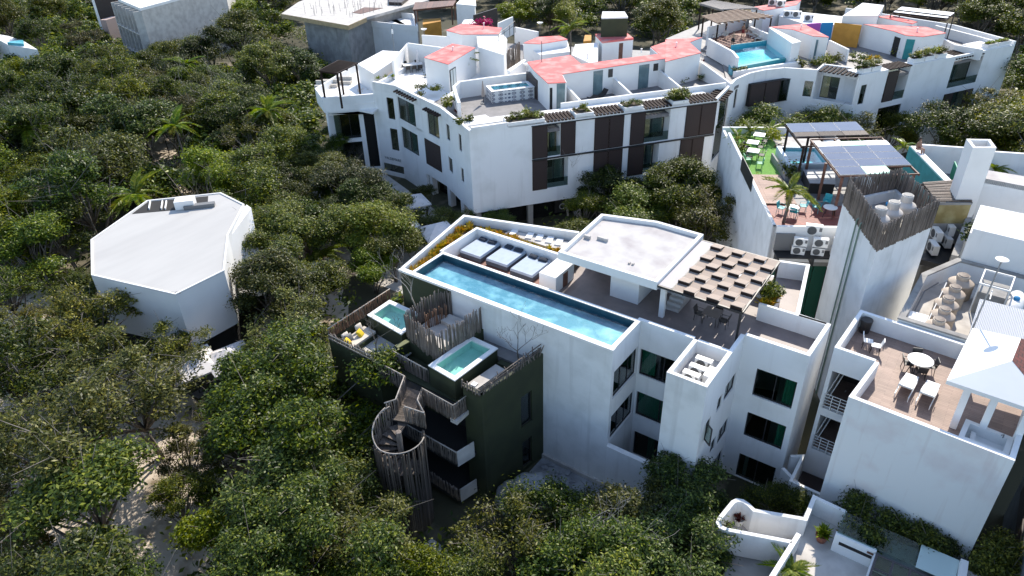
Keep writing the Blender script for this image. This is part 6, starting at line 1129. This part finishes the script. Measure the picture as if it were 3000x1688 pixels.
def tree(kind, xy, s=1.0, label='', group=None, z=0, name='jungle_tree', sz=None):
    tm, me, rx = TREES[kind]; r = bpy.data.objects.new(name, None); COL.objects.link(r); r.location = (*xy, z); r.rotation_euler = (0, 0, random.uniform(0, 6.28)); r.scale = (s, s, sz or s*random.uniform(.9, 1.1)); r['label'] = label; r['category'] = 'tree'
    if group: r['group'] = group
    for nm, dd in (('trunk', tm), ('crown', me)): c = bpy.data.objects.new(nm, dd); COL.objects.link(c); c.parent = r
    global NT; NT += 1; return r
def proj(p):
    c = MM @ (np.array(p, float)-CAM); return (1500+FPX*c[0]/c[2], 844+FPX*c[1]/c[2], c[2])
def inside(x, y, poly):
    k = False
    for i in range(len(poly)):
        (xa, ya), (xb, yb) = poly[i-1], poly[i]
        if (ya > y) != (yb > y) and x < (xb-xa)*(y-ya)/(yb-ya)+xa: k = not k
    return k
# open sight lines: clearings, roofs, facades (photo outline of each)
OPEN = [[(960, 990), (1180, 780), (1360, 620), (1500, 640), (1640, 690), (1760, 625), (2050, 680), (2150, 770), (2130, 690), (2115, 390), (2200, 380), (2300, 350), (2560, 380), (2640, 410), (2700, 420), (3000, 440), (3000, 1688), (2350, 1688), (2090, 1600), (2000, 1440), (1760, 1450), (1500, 1380), (1450, 1500), (1300, 1570), (1120, 1400), (1060, 1160), (1000, 1080)],
    [(925, 250), (1080, 180), (1180, 100), (1260, 60), (1480, 55), (1750, 90), (1750, 28), (1850, 28), (1870, 110), (2010, 100), (2040, 10), (2350, 0), (2800, 25), (2990, 120), (2890, 330), (2740, 370), (2620, 310), (2480, 335), (2160, 290), (2120, 420), (1900, 455), (1700, 480), (1560, 600), (1380, 635), (1080, 500), (940, 480)],
    [(262, 690), (270, 815), (420, 850), (520, 890), (560, 1010), (690, 1000), (710, 800), (745, 780), (740, 640), (640, 565), (420, 590)],
    [(935, 660), (980, 680), (1060, 740), (1085, 820), (1060, 890), (990, 810), (935, 720)], [(1130, 690), (1250, 680), (1240, 740), (1170, 760)],
    [(810, 40), (900, -10), (1480, -10), (1470, 60), (1230, 85), (1170, 130), (1090, 125), (960, 110), (830, 60)], [(330, -10), (660, -10), (560, 45), (440, 95), (400, 60)], [(270, -10), (330, -10), (345, 90), (300, 60)], [(-10, 90), (30, 90), (105, 140), (-10, 140)],
    [(400, 400), (540, 395), (530, 470), (410, 475)], [(265, 1215), (390, 1190), (390, 1240), (270, 1245)], [(560, 1010), (700, 1000), (680, 1090), (540, 1090)], [(250, 1300), (400, 1290), (470, 1340), (420, 1370), (280, 1350)]]
SOLID = [[(-17, -6), (-11, -9.9), (-5.5, -9.9), (-5, -5.5), (6, -.6), (9.5, 2), (19, -6), (27, -6), (27, 40), (6, 40), (-8, 34), (1, 18), (-.5, 12), (-9, 11), (-17, 9)],
    [(-25, 19.5), (-9.5, 39), (-9, 52), (-.5, 54), (12.5, 76), (5, 84), (-12, 90), (-28, 82), (-50, 46), (-53, 32), (-46, 21), (-40, 22), (-31, 22)],
    [(-42, -7), (-36.3, -10), (-28.3, -8), (-27, -2), (-34, 6.5), (-40.5, 5.5), (-45.5, 0)], [(-97, 49), (-71, 48), (-60, 56), (-55, 70), (-75, 72), (-95, 68)], [(-115, 34), (-101, 34), (-85, 55), (-100, 62), (-116, 50)], [(-130, 21), (-113, 22), (-120, 28), (-132, 29)],
    [(-62, 14), (-41, 13.6), (-36, 12.9), (-32, 9), (-29, 9), (-31, 13), (-36, 16), (-62, 17.5)]]
SPARSE = [(-60, -24), (-14, -24), (-14, -9), (-30, -8), (-62, -8)]
def clear(x, y, s, k):
    if any(inside(x, y, q) for q in SOLID): return False
    rx = TREES[k][2]*s; cz_ = 4.6*s
    pu, pv, d = proj((x, y, cz_)); rp = FPX*rx/d*.78
    for a in range(8):
        if any(inside(pu+rp*math.cos(a*.785), pv+rp*math.sin(a*.785), q) for q in OPEN): return False
    return not any(inside(pu, pv, q) for q in OPEN)
rnd = random.Random(99); PL_ = []
# trees one can pick out in the photograph: (px, py, crown height, kind, scale, label)
KEY = [(885, 1120, 6.0, 12, 1.08, 'large dark round-crowned tree left of the green house'), (790, 830, 5, 3, 1.15, 'mid green tree just right of the faceted building'), (735, 1010, 5, 0, .8, 'small dark tree at the near corner of the faceted building'),
    (1990, 555, 5.2, 13, 1.0, 'big olive green tree between the main building and the long complex'), (1870, 600, 4.6, 9, 1.2, 'bright green tree behind the white flat roof'), (2080, 640, 4.6, 6, 1.15, 'greyish tree against the solar terrace side wall'), (2240, 335, 7.0, 4, 1.35, 'dense tree in front of the curved white wing'),
    (2500, 375, 6.0, 6, 1.15, 'tree under the right wing balcony'), (2620, 380, 4, 5, .95, 'bushy tree at the foot of the right wing'), (1680, 650, 4.2, 8, .75, 'bright young tree beside the shuttered facade'), (1150, 720, 3.6, 8, .95, 'bright leafy tree outside the planter wall corner'), (1090, 770, 3.0, 9, .8, 'low bright tree above the cobbled lane'),
    (870, 600, 6.5, 13, 1.0, 'tall pale green tree overhanging the cobbled lane'), (720, 560, 6, 1, 1.25, 'dark tree behind the faceted building roof'), (400, 1140, 5.6, 7, 1.35, 'open olive tree in front of the faceted building'), (250, 930, 5.2, 6, 1.15, 'olive tree overlapping the left facet of the pale building'), (470, 990, 4.8, 7, .95, 'thin tree before the pale building wall'),
    (2020, 1430, 3.4, 10, .7, 'dark broad-leaved tree at the ground floor opening'), (2290, 1485, 2.4, 0, .6, 'dark shrubby tree beside the yard wall'), (None, 13.6, 1.9, 10, .6, 'broad-leaved tree in front of the stained white wall'), (None, 15.4, 1.8, 3, .66, 'tree in front of the stained wall beside the glass roof'), (None, 19.0, 2.2, 3, .75, 'green tree at the lower right edge'), (None, 16.9, 1.7, 0, .6, 'dark tree at the lower right corner'),
    (1640, 1560, 3.4, 1, .85, 'dark tree below the boulder'), (1850, 1530, 3.4, 4, .85, 'mid green tree under the white wall plinth'), (1500, 1560, 3.2, 7, .95, 'wispy olive tree at the bottom centre'), (1740, 1660, 3.8, 0, .95, 'dark tree at the bottom right of centre'), (1960, 1600, 3.8, 1, .95, 'small dark tree below the rounded balcony'), (1370, 1650, 3.6, 3, .7, 'green tree beside the stone path'), (1260, 1670, 3.6, 8, .75, 'bright green tree at the bottom of the stair tower'),
    (900, 1590, 5.5, 12, .85, 'dense dark tree at the bottom left of the stair tower'), (1010, 1430, 5.0, 1, .95, 'dark tree left of the stair tower'), (2190, 690, 4.5, 5, .6, 'small tree below the black unit shelf'), (2230, 715, 4.2, 3, .6, 'green treetop at the end of the solar terrace wall'), (2990, 350, 5, 6, 1.3, 'olive tree beside the right end of the complex'), (1005, 580, 4.5, 1, .8, 'dark tree in the shaded plaza beside the lane'), (1060, 560, 4.5, 0, .9, 'dark tree close to the complex street wall'), (1120, 640, 3.6, 0, .75, 'small dark tree between plaza and parasols'), (1235, 480, 5.5, 5, .55, 'slim tree growing against the complex street wall'), (1245, 640, 3.2, 4, .6, 'small tree beside the white plaza parasol'), (1010, 500, 5.5, 2, 1.1, 'dark tree in front of the left street block'), (1165, 600, 3.6, 3, .8, 'mid green tree beneath the complex lettering'), (1320, 625, 2.8, 1, .6, 'dark tree hiding the complex columns'), (1200, 700, 2.6, 0, .6, 'dark shrubby tree among the plaza parasols'), (765, 600, 7.0, 3, 1.0, 'tree shading the right corner of the faceted roof'), (1460, 630, 2.6, 2, .5, 'small dark tree behind the planter wall'), (2410, 340, 6.5, 5, 1.2, 'mid green tree below the curved white wall'), (2560, 330, 4.8, 7, .95, 'olive tree beside the right wing lower window'), (2760, 400, 5.0, 2, 1.2, 'dark tree at the right end of the wing'), (2860, 380, 5.2, 5, 1.3, 'mid green tree left of the right wing corner'), (2940, 300, 6, 6, 1.3, 'olive tree right of the wing corner'), (500, 140, 6.5, 4, 1.2, 'mid green tree in front of the concrete building wall'), (600, 120, 7, 0, 1.4, 'tall dark tree at the right end of the concrete building'), (430, 215, 6, 7, 1.1, 'olive tree below the concrete building fins'), (690, 60, 8, 3, 1.6, 'tall bright-topped tree between the two concrete buildings'), (775, 690, 6.5, 13, .85, 'large green tree rising against the right facet of the pale building'), (925, 420, 7.0, 13, .85, 'large green tree hiding the left end of the street block'), (900, 330, 7.5, 12, .7, 'large dark tree left of the dark corner pergola'), (1720, 560, 5, 3, .8, 'green tree between shuttered facade and white flat roof')]
for u, v, h, k, s, lb_ in KEY:
    xy = at('F', u, v, h) if u is not None else (v, h); PL_.append((xy[0], xy[1], s)); tree(k, xy, s, lb_, z=0, sz=None if u is not None else s*1.25)
for it in range(17000):
    far = it > 7000
    if far: d = rnd.uniform(70, 215); a = rnd.uniform(R(80), R(172)); x, y = CAM[0]+d*math.cos(a), CAM[1]+d*math.sin(a)
    else: x, y = rnd.uniform(-105, 12), rnd.uniform(-42, 50)
    z_ = 4.5; u, v, d = proj((x, y, z_))
    if d < 8 or not (-160 < u < 3160 and -130 < v < 1900): continue
    s = rnd.choice([rnd.uniform(.55, .9), rnd.uniform(.8, 1.25), rnd.uniform(1.1, 1.65)]); k = rnd.choice([0, 0, 1, 1, 2, 3, 3, 4, 4, 5, 6, 7, 8, 9, 10, 14, 14, 15, 15])
    if inside(x, y, SPARSE): s *= rnd.uniform(.75, .95); k = rnd.choice([6, 7, 11, 14, 15, 14, 15, 6, 3]); gap = 3.1
    else: gap = 2.5 if d < 90 else 3.3
    if u > 1500 and v > 1250: s *= .75
    if not clear(x, y, s, k): continue
    if any((x-p[0])**2+(y-p[1])**2 < (gap*(s+p[2])/2)**2 for p in PL_): continue
    PL_.append((x, y, s, k))
fill = sorted([p for p in PL_ if len(p) == 4], key=lambda p: proj((p[0], p[1], 4))[2]/p[2])
print('trees', len(fill)+len(KEY))
def zone(x, y, d):
    if y > 52 or x > -8 and y > 20: return 'jungle tree behind the complex', 'trees behind the complex', 'the tank housing', (-26.8, 49)
    if d > 95: return 'distant tree in the upper left wood', 'trees in the far left wood', 'the concrete building', (-101.8, 35.5)
    if y < -9 and x > -62: return 'tree in the lower left grove', 'trees in the lower left grove', 'the stair tower', (-7.9, -8.2)
    if y < 6: return 'tree in the wood around the faceted building', 'trees round the faceted building', 'its roof corner', (-29, -7.2)
    return 'jungle tree in the wood left of the complex', 'trees in the left wood', 'the street block', (-45, 24)
ADJ = ['dark green']*3+['mid green']*3+['olive green']*2+['bright green']*2+['broad-leaved', 'sparse olive', 'large dark', 'large green', 'airy dark', 'airy green']
NIND = 255
sets = {}
for x, y, s, k in fill[:NIND]: zn = zone(x, y, proj((x, y, 4))[2]); sets.setdefault((ADJ[k], zn), []).append((math.dist((x, y), zn[3]), x, y, s, k))
for (adj, zn), ts in sets.items():
    for i, (_, x, y, s, k) in enumerate(sorted(ts)): tree(k, (x, y), s, '%s %s, %snearest %s' % (adj, zn[0], '' if i == 0 else nth(i)+' ', zn[2]), zn[1]+', '+adj)
if len(fill) > NIND:                                             # the far rest reads as one wood
    rng = np.random.default_rng(5); parts = []
    for x, y, s, k in fill[NIND:]:
        P, N, _ = crown_points(rng, 3.0*s, 3.1*s, 2.6*s, 44, 24, 9, .42); P = P+np.array([x, y, 0]); parts.append(leaf_arrays(rng, P, N, .27, .125))
    o = mesh_ob('distant_wood', quads_mesh('distant_wood', np.vstack(parts), LF[1])); struct(o, 'stuff', 'far jungle canopy filling the top of the view')
# undergrowth
rng = np.random.default_rng(8); P = []; N = []
for it in range(11000):
    x, y = rnd.uniform(-140, 30), rnd.uniform(-45, 110)
    u, v, d = proj((x, y, .8))
    if d < 8 or not (-80 < u < 3080 and -80 < v < 1800) or any(inside(x, y, q) for q in SOLID) or any(inside(u, v, q) for q in OPEN): continue
    if inside(x, y, SPARSE) and rnd.random() > .16: continue
    h = rnd.uniform(.3, 1.5); m = 20; p = np.array([x, y, h])+rng.normal(size=(m, 3))*np.array([.55, .55, .35]); p[:, 2] = np.abs(p[:, 2])+.05; nn = rng.normal(size=(m, 3))*.5+np.array([0, 0, .8]); nn /= np.linalg.norm(nn, axis=1, keepdims=True); P.append(p); N.append(nn)
o = mesh_ob('undergrowth', quads_mesh('undergrowth', leaf_arrays(rng, np.vstack(P), np.vstack(N), .22, .1), LF[1])); struct(o, 'stuff', 'low green undergrowth between the trees')

# bare trees
def bare_tree(label, p, z, h, seed, r0=.06, m=None, levels=4, lean=(0, 0)):
    rr = random.Random(seed); b = MB()
    def grow(q, d, l, r, lev):
        pts = [q]; rad = [r]; dd = Vector(d)
        for i in range(3): dd = (dd+Vector((rr.uniform(-.35, .35), rr.uniform(-.35, .35), rr.uniform(-.05, .25)))).normalized(); pts.append(tuple(Vector(pts[-1])+dd*l/3)); rad.append(max(.006, r*(1-.25*(i+1)/1.6)))
        b.tube(pts, rad, 5 if lev > 1 else 4, False)
        if lev: 
            for k in range(rr.choice([2, 3, 3])): i = rr.choice([2, 3, 3]); nd = (dd+Vector((rr.uniform(-1, 1), rr.uniform(-1, 1), rr.uniform(-.1, .7)))).normalized(); grow(pts[i], nd, l*rr.uniform(.55, .8), rad[i]*.75, lev-1)
    grow((0, 0, 0), (lean[0], lean[1], 1), h*.42, r0, levels); o = b.build('bare_tree', m or BARE, None, True); o.location = (*p, z); tag(o, label, 'tree'); return o
bare_tree('pale leafless tree rising in front of the long pool at its left end', (-12.3, -.6), 7.0, 5.2, 4, .09); bare_tree('thin brown leafless tree on the green terrace against the white wall', (-5.6, -.55), 7.0, 3.6, 9, .06, BARKM); bare_tree('slim leafless tree beside the cream sofa', (-13.3, -4.2), 6.6, 3.6, 15, .06, BARKM)
bare_tree('bleached leafless tree in front of the shuttered facade', at('T7', 900, 480, 1), 0, 8.5, 21, .13); bare_tree('bare grey tree among foliage at the bottom centre', at('T8', 880, 1000, 2), 0, 7.5, 33, .11); bare_tree('bleached dead branches in the wood above the sandy clearing', at('S6', 1450, 780, 4), 0, 6.5, 41, .1); bare_tree('pale dead snag at the concrete building', at('S6', 1130, 560, 2), 0, 7, 43, .1)
bare_tree('dark leafless tree over the dark canopy at the left', at('S8', 190, 480, 1), 0, 6.5, 47, .12, BARKM); bare_tree('bare brown tree behind the faceted roof', at('S7', 940, 170, 5), 0, 8, 53, .12, BARKM); bare_tree('bleached twig tree on the lower left sand', at('S8', 1010, 860, 1), 0, 4.5, 59, .07)
for k, (x_, y_) in enumerate(((-52, 8), (-66, 22), (-58, -2), (-80, 10), (-72, 36))): bare_tree(('tall', 'leaning', 'forked', 'slender', 'broken', 'bleached', 'crooked', 'spindly', 'grey')[k]+' leafless branches sticking out of the left canopy', (x_, y_), 0, 9.5+k % 3, 200+k, .1, BARE if k % 2 else BARKM)
# palms
fr_me = []
for k in range(3):
    rng_ = random.Random(70+k); v = []; f = []
    for i in range(30):
        t = i/29; x = 2.1*t; z = .75*t-1.5*t*t*(1+.15*k); w = .34*math.sin(math.pi*min(1, .12+.88*t))**.6
        for s_ in (-1, 1):
            n = len(v); a = rng_.uniform(.05, .16); v += [(x-.03, 0, z), (x-.01, s_*w*.5, z+.05-a*.3), (x+.26, s_*w*1.15, z-a), (x+.13, s_*w*.45, z)]; f.append((n, n+1, n+2, n+3))
    n = len(v); 
    for i in range(9): t = i/8; x = 2.1*t; z = .75*t-1.5*t*t*(1+.15*k); v += [(x, -.02*(1-t), z), (x, .02*(1-t), z), (x, 0, z+.03*(1-t)+.004)]
    for i in range(8):
        for j in range(3): f.append((n+3*i+j, n+3*i+(j+1) % 3, n+3*i+3+(j+1) % 3, n+3*i+3+j))
    me = bpy.data.meshes.new('frond'); me.from_pydata(v, [], f); me.materials.append(LPALM); fr_me.append(me)
def palm(label, p, z, h, s=1, nf=15, seed=0, name='palm_tree', group=None):
    rr = random.Random(seed); r = thing(name, label, 'palm', (*p, z), 0, group); b = MB(); b.tube([(0, 0, -.05), (.08, .05, h*.5), (0, 0, h)], [.13*s, .09*s, .085*s], 8); o = b.build('trunk', BARKM); o.parent = r
    for i in range(nf):
        c = bpy.data.objects.new('frond', fr_me[i % 3]); COL.objects.link(c); c.parent = r; c.location = (0, 0, h-.05); el = rr.uniform(-10, 55); c.rotation_euler = (0, -R(el), 2.4*i+rr.uniform(-.3, .3)); k = s*rr.uniform(.8, 1.1); c.scale = (k, k, k)
pb_ = at('R6', 670, 1070, 9); palm('palm tree growing from the red floor of the solar terrace', pb_, 9, 2.4, .95, 14, 1); pb_ = at('T5', 2230, 670, 10); palm('palm tree between red roofs on the long complex', pb_, 9.6, 3.2, 1.05, 16, 2)
for X, Y, lb_, sd_ in ((90, 210, 'leftmost young palm on the sand at the left edge', 3), (170, 180, 'second young palm on the sand at the left edge', 4)): palm(lb_, at('S8', X, Y, 2.2), 0, 1.6, 1.15, 13, sd_)
for X, Y, lb_, sd_ in ((340, 140, 'low palm at the far left of the turf', 5), (540, 130, 'low palm at the far end of the turf', 6), (210, 200, 'low palm beside the turf side wall', 7), (1890, 290, 'yellowish palm beside the teal wall', 8)): palm(lb_, at('R6', X, Y, 9.6), 9.0, .5, .6, 11, sd_, 'low_palm')
palm('low palm on the terrace right of the chimney box', at('T2', 1160, 300, 10), 8.8, .9, .75, 11, 9, 'low_palm'); palm('tall leafy palm against the left red-roofed room', at('S1', 1760, 400, 9.8), 9.65, 1.6, .85, 14, 10); palm('palm in the shaded plaza below the complex', at('T1', 800, 800, 1.5), 0, 1.8, 1.0, 12, 11); palm('palm with yellowing fronds beside the cobbled lane', at('T1', 330, 1050, 2.0), 0, 1.8, 1.1, 13, 12)
palm('small palm in the lower corner of the concrete terrace', at('R8', 730, 1270, 3.8), 3.4, .35, .6, 12, 13, 'low_palm')
for k, (x_, y_) in enumerate(((-50, 2), (-62, 14), (-74, 4), (-46, -20), (-84, 30), (-56, 22), (-31, -24))): palm(('first', 'second', 'third', 'fourth', 'fifth', 'sixth', 'seventh')[k]+' palm crown from the lane within the left canopy', (x_, y_), 0, 5.5+.5*(k % 3), 1.3, 16, 80+k, 'forest_palm', 'palms in the left canopy')
# rosettes and shrubs
def rosette(name, m, nb, l, w, seed, cat='plant'):
    rng = np.random.default_rng(seed); v = []
    for i in range(nb):
        a = rng.uniform(0, 6.28); e = rng.uniform(.35, 1.35); L_ = l*rng.uniform(.6, 1.15); d = np.array([math.cos(a)*math.cos(e), math.sin(a)*math.cos(e), math.sin(e)]); s_ = np.array([-math.sin(a), math.cos(a), 0])*w; o = rng.normal(size=3)*np.array([.1, .1, .02])*l
        v += [o, o+d*L_*.5+s_, o+d*L_-np.array([0, 0, .18*L_]), o+d*L_*.5-s_]
    return quads_mesh(name, np.array(v), m)
def shrub_me(seed, r, h, n, m, leaf=(.09, .045)):
    rng = np.random.default_rng(seed); P, N, _ = crown_points(rng, r, h, .12, max(6, n//28), 28, 5, .12*r/.5); return quads_mesh('foliage', leaf_arrays(rng, P, N, *leaf), m)
YB = [rosette('foliage', LY, 46, .52, .05, 90+k) for k in range(4)]; GB = [rosette('foliage', LPALM, 36, .5, .04, 96+k) for k in range(2)]; RB_ = rosette('foliage', LRED, 34, .5, .05, 99)
SHR = [shrub_me(110+k, .55, .6, 420, LF[3] if k % 2 else LF[1]) for k in range(4)]; FLW = shrub_me(120, .55, .5, 420, LFLOW)
def plant(name, me, p, z, label, group=None, s=1, cat='plant'):
    o = mesh_ob(name, me); o.location = (*p, z); o.rotation_euler = (0, 0, random.uniform(0, 6.28)); o.scale = (s, s, s*random.uniform(.85, 1.15)); return tag(o, label, cat, group)
for i in range(34):
    t = (i+.5)/34; x0 = -14.5-1.05*t; plant('yellow_shrub', YB[i % 4], (x0+random.uniform(-.28, .28)*(.4+t*.8), .7+7.0*t), 9.42, 'yellow green spiky shrub left of the long pool, %s from the front corner' % nth(i), 'shrubs in the left planting bed', random.uniform(.75, 1.25))
for i in range(22): x = -14.4+i*.36; plant('yellow_shrub', YB[i % 4], (x, 7.55+random.uniform(-.2, .2)+.02*i), 9.42, 'yellow green spiky shrub behind the daybeds, %s from the left' % nth(i), 'shrubs behind the daybeds', random.uniform(.5, 1.0) if i > 5 else 1.1)
for i in range(12): plant('yellow_shrub', (YB+SHR)[i % 6], (5.08+random.uniform(-.22, .22), 8.75+i*.15), 9.75, 'leafy shrub in the planter behind the pergola, %s from the front' % nth(i), 'shrubs in the planter behind the pergola', random.uniform(.7, 1.15))
for k, (X, Y) in enumerate(((320, 850), (220, 920))):
    q_ = at('R8', X, Y, 3.6); r = thing('potted_bromeliad', ('larger', 'smaller')[k]+' red leaved plant in a white pot on the rounded balcony', 'potted plant', (*q_, 3.05)); MB().lathe([(.18, 0), (.26, .38), (.23, .4), (.2, .3)], n=14).build('pot', WHITEP).parent = r; o = mesh_ob('leaves', RB_); o.parent = r; o.location = (0, 0, .38); o.scale = (1.1-.25*k,)*3
q_ = at('R8', 965, 1030, 3.5); r = thing('potted_fern', 'bushy green plant in a terracotta pot on the concrete terrace', 'potted plant', (*q_, 3.4)); MB().lathe([(.2, 0), (.32, .42), (.29, .45), (.26, .35)], n=16).build('pot', TERRA).parent = r
for k in range(3): o = mesh_ob('leaves', GB[k % 2]); o.parent = r; o.location = (0, 0, .42+.1*k); o.scale = (1.25-.1*k,)*3; o.rotation_euler = (0, 0, k*2)
GP = 'shrubs in the facade planters of the complex'
for a, b, n_ in ((3.7, 7.0, 9), (10.3, 11.8, 3), (15.1, 16.8, 3), (20.1, 21.6, 6)):
    for i in range(n_): plant('planter_shrub', SHR[i % 4], bb(a+(b-a)*(i+.5)/n_, .75), 10.72, 'small green shrub in the %s white facade planter, %s from its left end' % ({3.7: 'long corner', 10.3: 'second', 15.1: 'third', 20.1: 'fourth'}[a], nth(i)), GP, random.uniform(.5, .85) if b < 20 else random.uniform(.9, 1.5))
for s0, s1, n_ in ((8.0, 13.2, 9), (.5, 3.2, 6), (20, 24, 8)):
    for i in range(n_): t = s0+(s1-s0)*(i+.5)/n_; plant('planter_shrub', (GB if s0 == 20 else SHR)[i % 2], (w0[0]+t*math.cos(rz)-.6*math.sin(rz), w0[1]+t*math.sin(rz)+.6*math.cos(rz)), 11.0, 'small shrub in the %s planters of the right wing, %s from the left' % ({8.0: 'middle', .5: 'leftmost', 20: 'far right'}[s0], nth(i)), 'shrubs in the right wing planters', random.uniform(.7, 1.2))
for X, Y, z, sc, kind, lb_ in (('S1', (1590, 690), 10.5, 1.6, 1, 'rounded green bush at the parapet corner of the complex'), ('S1', (1680, 730), 10.5, 1.4, 9, 'reddish bush at the parapet corner of the complex'), ('S1', (1780, 880), 10.5, 1.6, 0, 'pale green bush at the tip of the complex parapet'), ('S1', (2390, 800), 10.7, 1.4, 1, 'green bush at the right end of the long corner planter'), ('S1', (700, 560), 8.5, 2.0, 7, 'yellow bush on the left seating terrace'), ('S1', (760, 540), 8.5, 1.8, 7, 'yellow green bush next to the white wall of the left terrace'), ('S1', (1460, 420), 9.8, 1.8, 0, 'dark bush by the red-roofed room'), ('S1', (1340, 560), 10.5, 1.2, 3, 'straggly plant on the left parapet'), ('S1', (1470, 540), 10.5, 1.2, 1, 'green plants on the sloping parapet'), ('S1', (960, 400), 10.5, 1.2, 8, 'spiky plant on the left parapet planter'), ('S1', (880, 410), 10.5, 1.0, 8, 'small spiky plant at the left parapet corner'), ('S1', (1030, 390), 10.5, 1.0, 8, 'spiky plant at the right of the parapet planter'),
    ('S2', (1750, 440), 9.9, 1.9, 0, 'dark leafy bush on the third grey roof terrace'), ('S2', (1870, 430), 9.9, 1.7, 3, 'olive bush on the third grey roof terrace'), ('S2', (1920, 240), 9.9, 1.2, 9, 'reddish plant at the foot of the pool wall'), ('S3', (960, 880), 10.4, 1.5, 0, 'shrub in a white pot left of the infinity pool'), ('S3', (1650, 770), 10.4, 1.7, 0, 'dark shrub right of the infinity pool'), ('S3', (1900, 790), 10.2, 1.4, 1, 'green hedge plant on the curved roof edge, left'), ('S3', (2020, 760), 10.2, 1.5, 1, 'green hedge plant on the curved roof edge, middle'), ('S3', (2140, 740), 10.2, 1.4, 1, 'green hedge plant on the curved roof edge, right'), ('S3', (2270, 480), 10.5, 2.2, 0, 'dark bush in front of the ochre wall'), ('S3', (2140, 480), 10.5, 1.3, 9, 'reddish bush in front of the ochre wall'), ('S3', (2420, 700), 10.3, 1.6, 0, 'leafy plant on the right wing terrace'), ('S4', (430, 460), 10.4, 1.8, 7, 'yellowish cactus clump on the right wing edge'), ('S4', (500, 450), 10.4, 1.6, 7, 'yellow green cactus clump beside the planters'), ('S4', (680, 430), 10.4, 1.7, 1, 'bright bush by the teal door'), ('S4', (480, 370), 10.2, 1.5, 8, 'spiky plant against the white right wing room'), ('T5', (1100, 270), 10.3, 2.6, 5, 'pink flowering bougainvillea behind the red roof'),
    ('R6', (760, 520), 9.6, 1.6, 1, 'green bush at the corner of the small roof pool'), ('R6', (700, 570), 9.5, 1.5, 0, 'leafy bush beside the plank deck'), ('R6', (570, 200), 9.6, 1.6, 1, 'bush at the far end of the artificial turf'), ('R6', (640, 270), 9.5, 1.3, 9, 'reddish bush at the pool end of the turf'), ('R6', (500, 860), 9.2, 1.0, 7, 'yellow plant at the edge of the red floor'), ('R6', (550, 990), 9.2, 1.0, 7, 'yellow plant by the front of the red floor'), ('R6', (230, 320), 9.4, 1.3, 1, 'green plant along the turf wall'), ('R6', (420, 560), 9.2, 1.0, 7, 'yellow plant between turf and deck'), ('T2', (1110, 980), 10.5, 2.2, 0, 'dark leafy bush behind the plain white block'), ('T2', (960, 990), 10.3, 1.3, 0, 'small dark bush behind the plain white block'), ('R3', (1000, 290), 7.2, 1.7, 0, 'dark plants behind the far plunge pool'), ('R3', (930, 230), 7.3, 1.2, 9, 'brownish plant at the end of the brown stick fence'), ('R3', (1080, 250), 7.3, 1.3, 0, 'grey green plant against the green wall'), ('S5', (1590, 40), 8.5, 3.2, 7, 'yellow green tree crown beside the brown wall at the top'), ('S5', (1300, 150), 8.3, 2.0, 7, 'yellow hedge plant beside the far blue roof pool')):
    me_ = {0: SHR[0], 1: SHR[1], 3: SHR[2], 5: FLW, 7: YB[0], 8: GB[0], 9: RB_}[kind]; p_ = at(X, *Y, z); plant('shrub', me_, p_, z-.45*sc, lb_, None, sc)
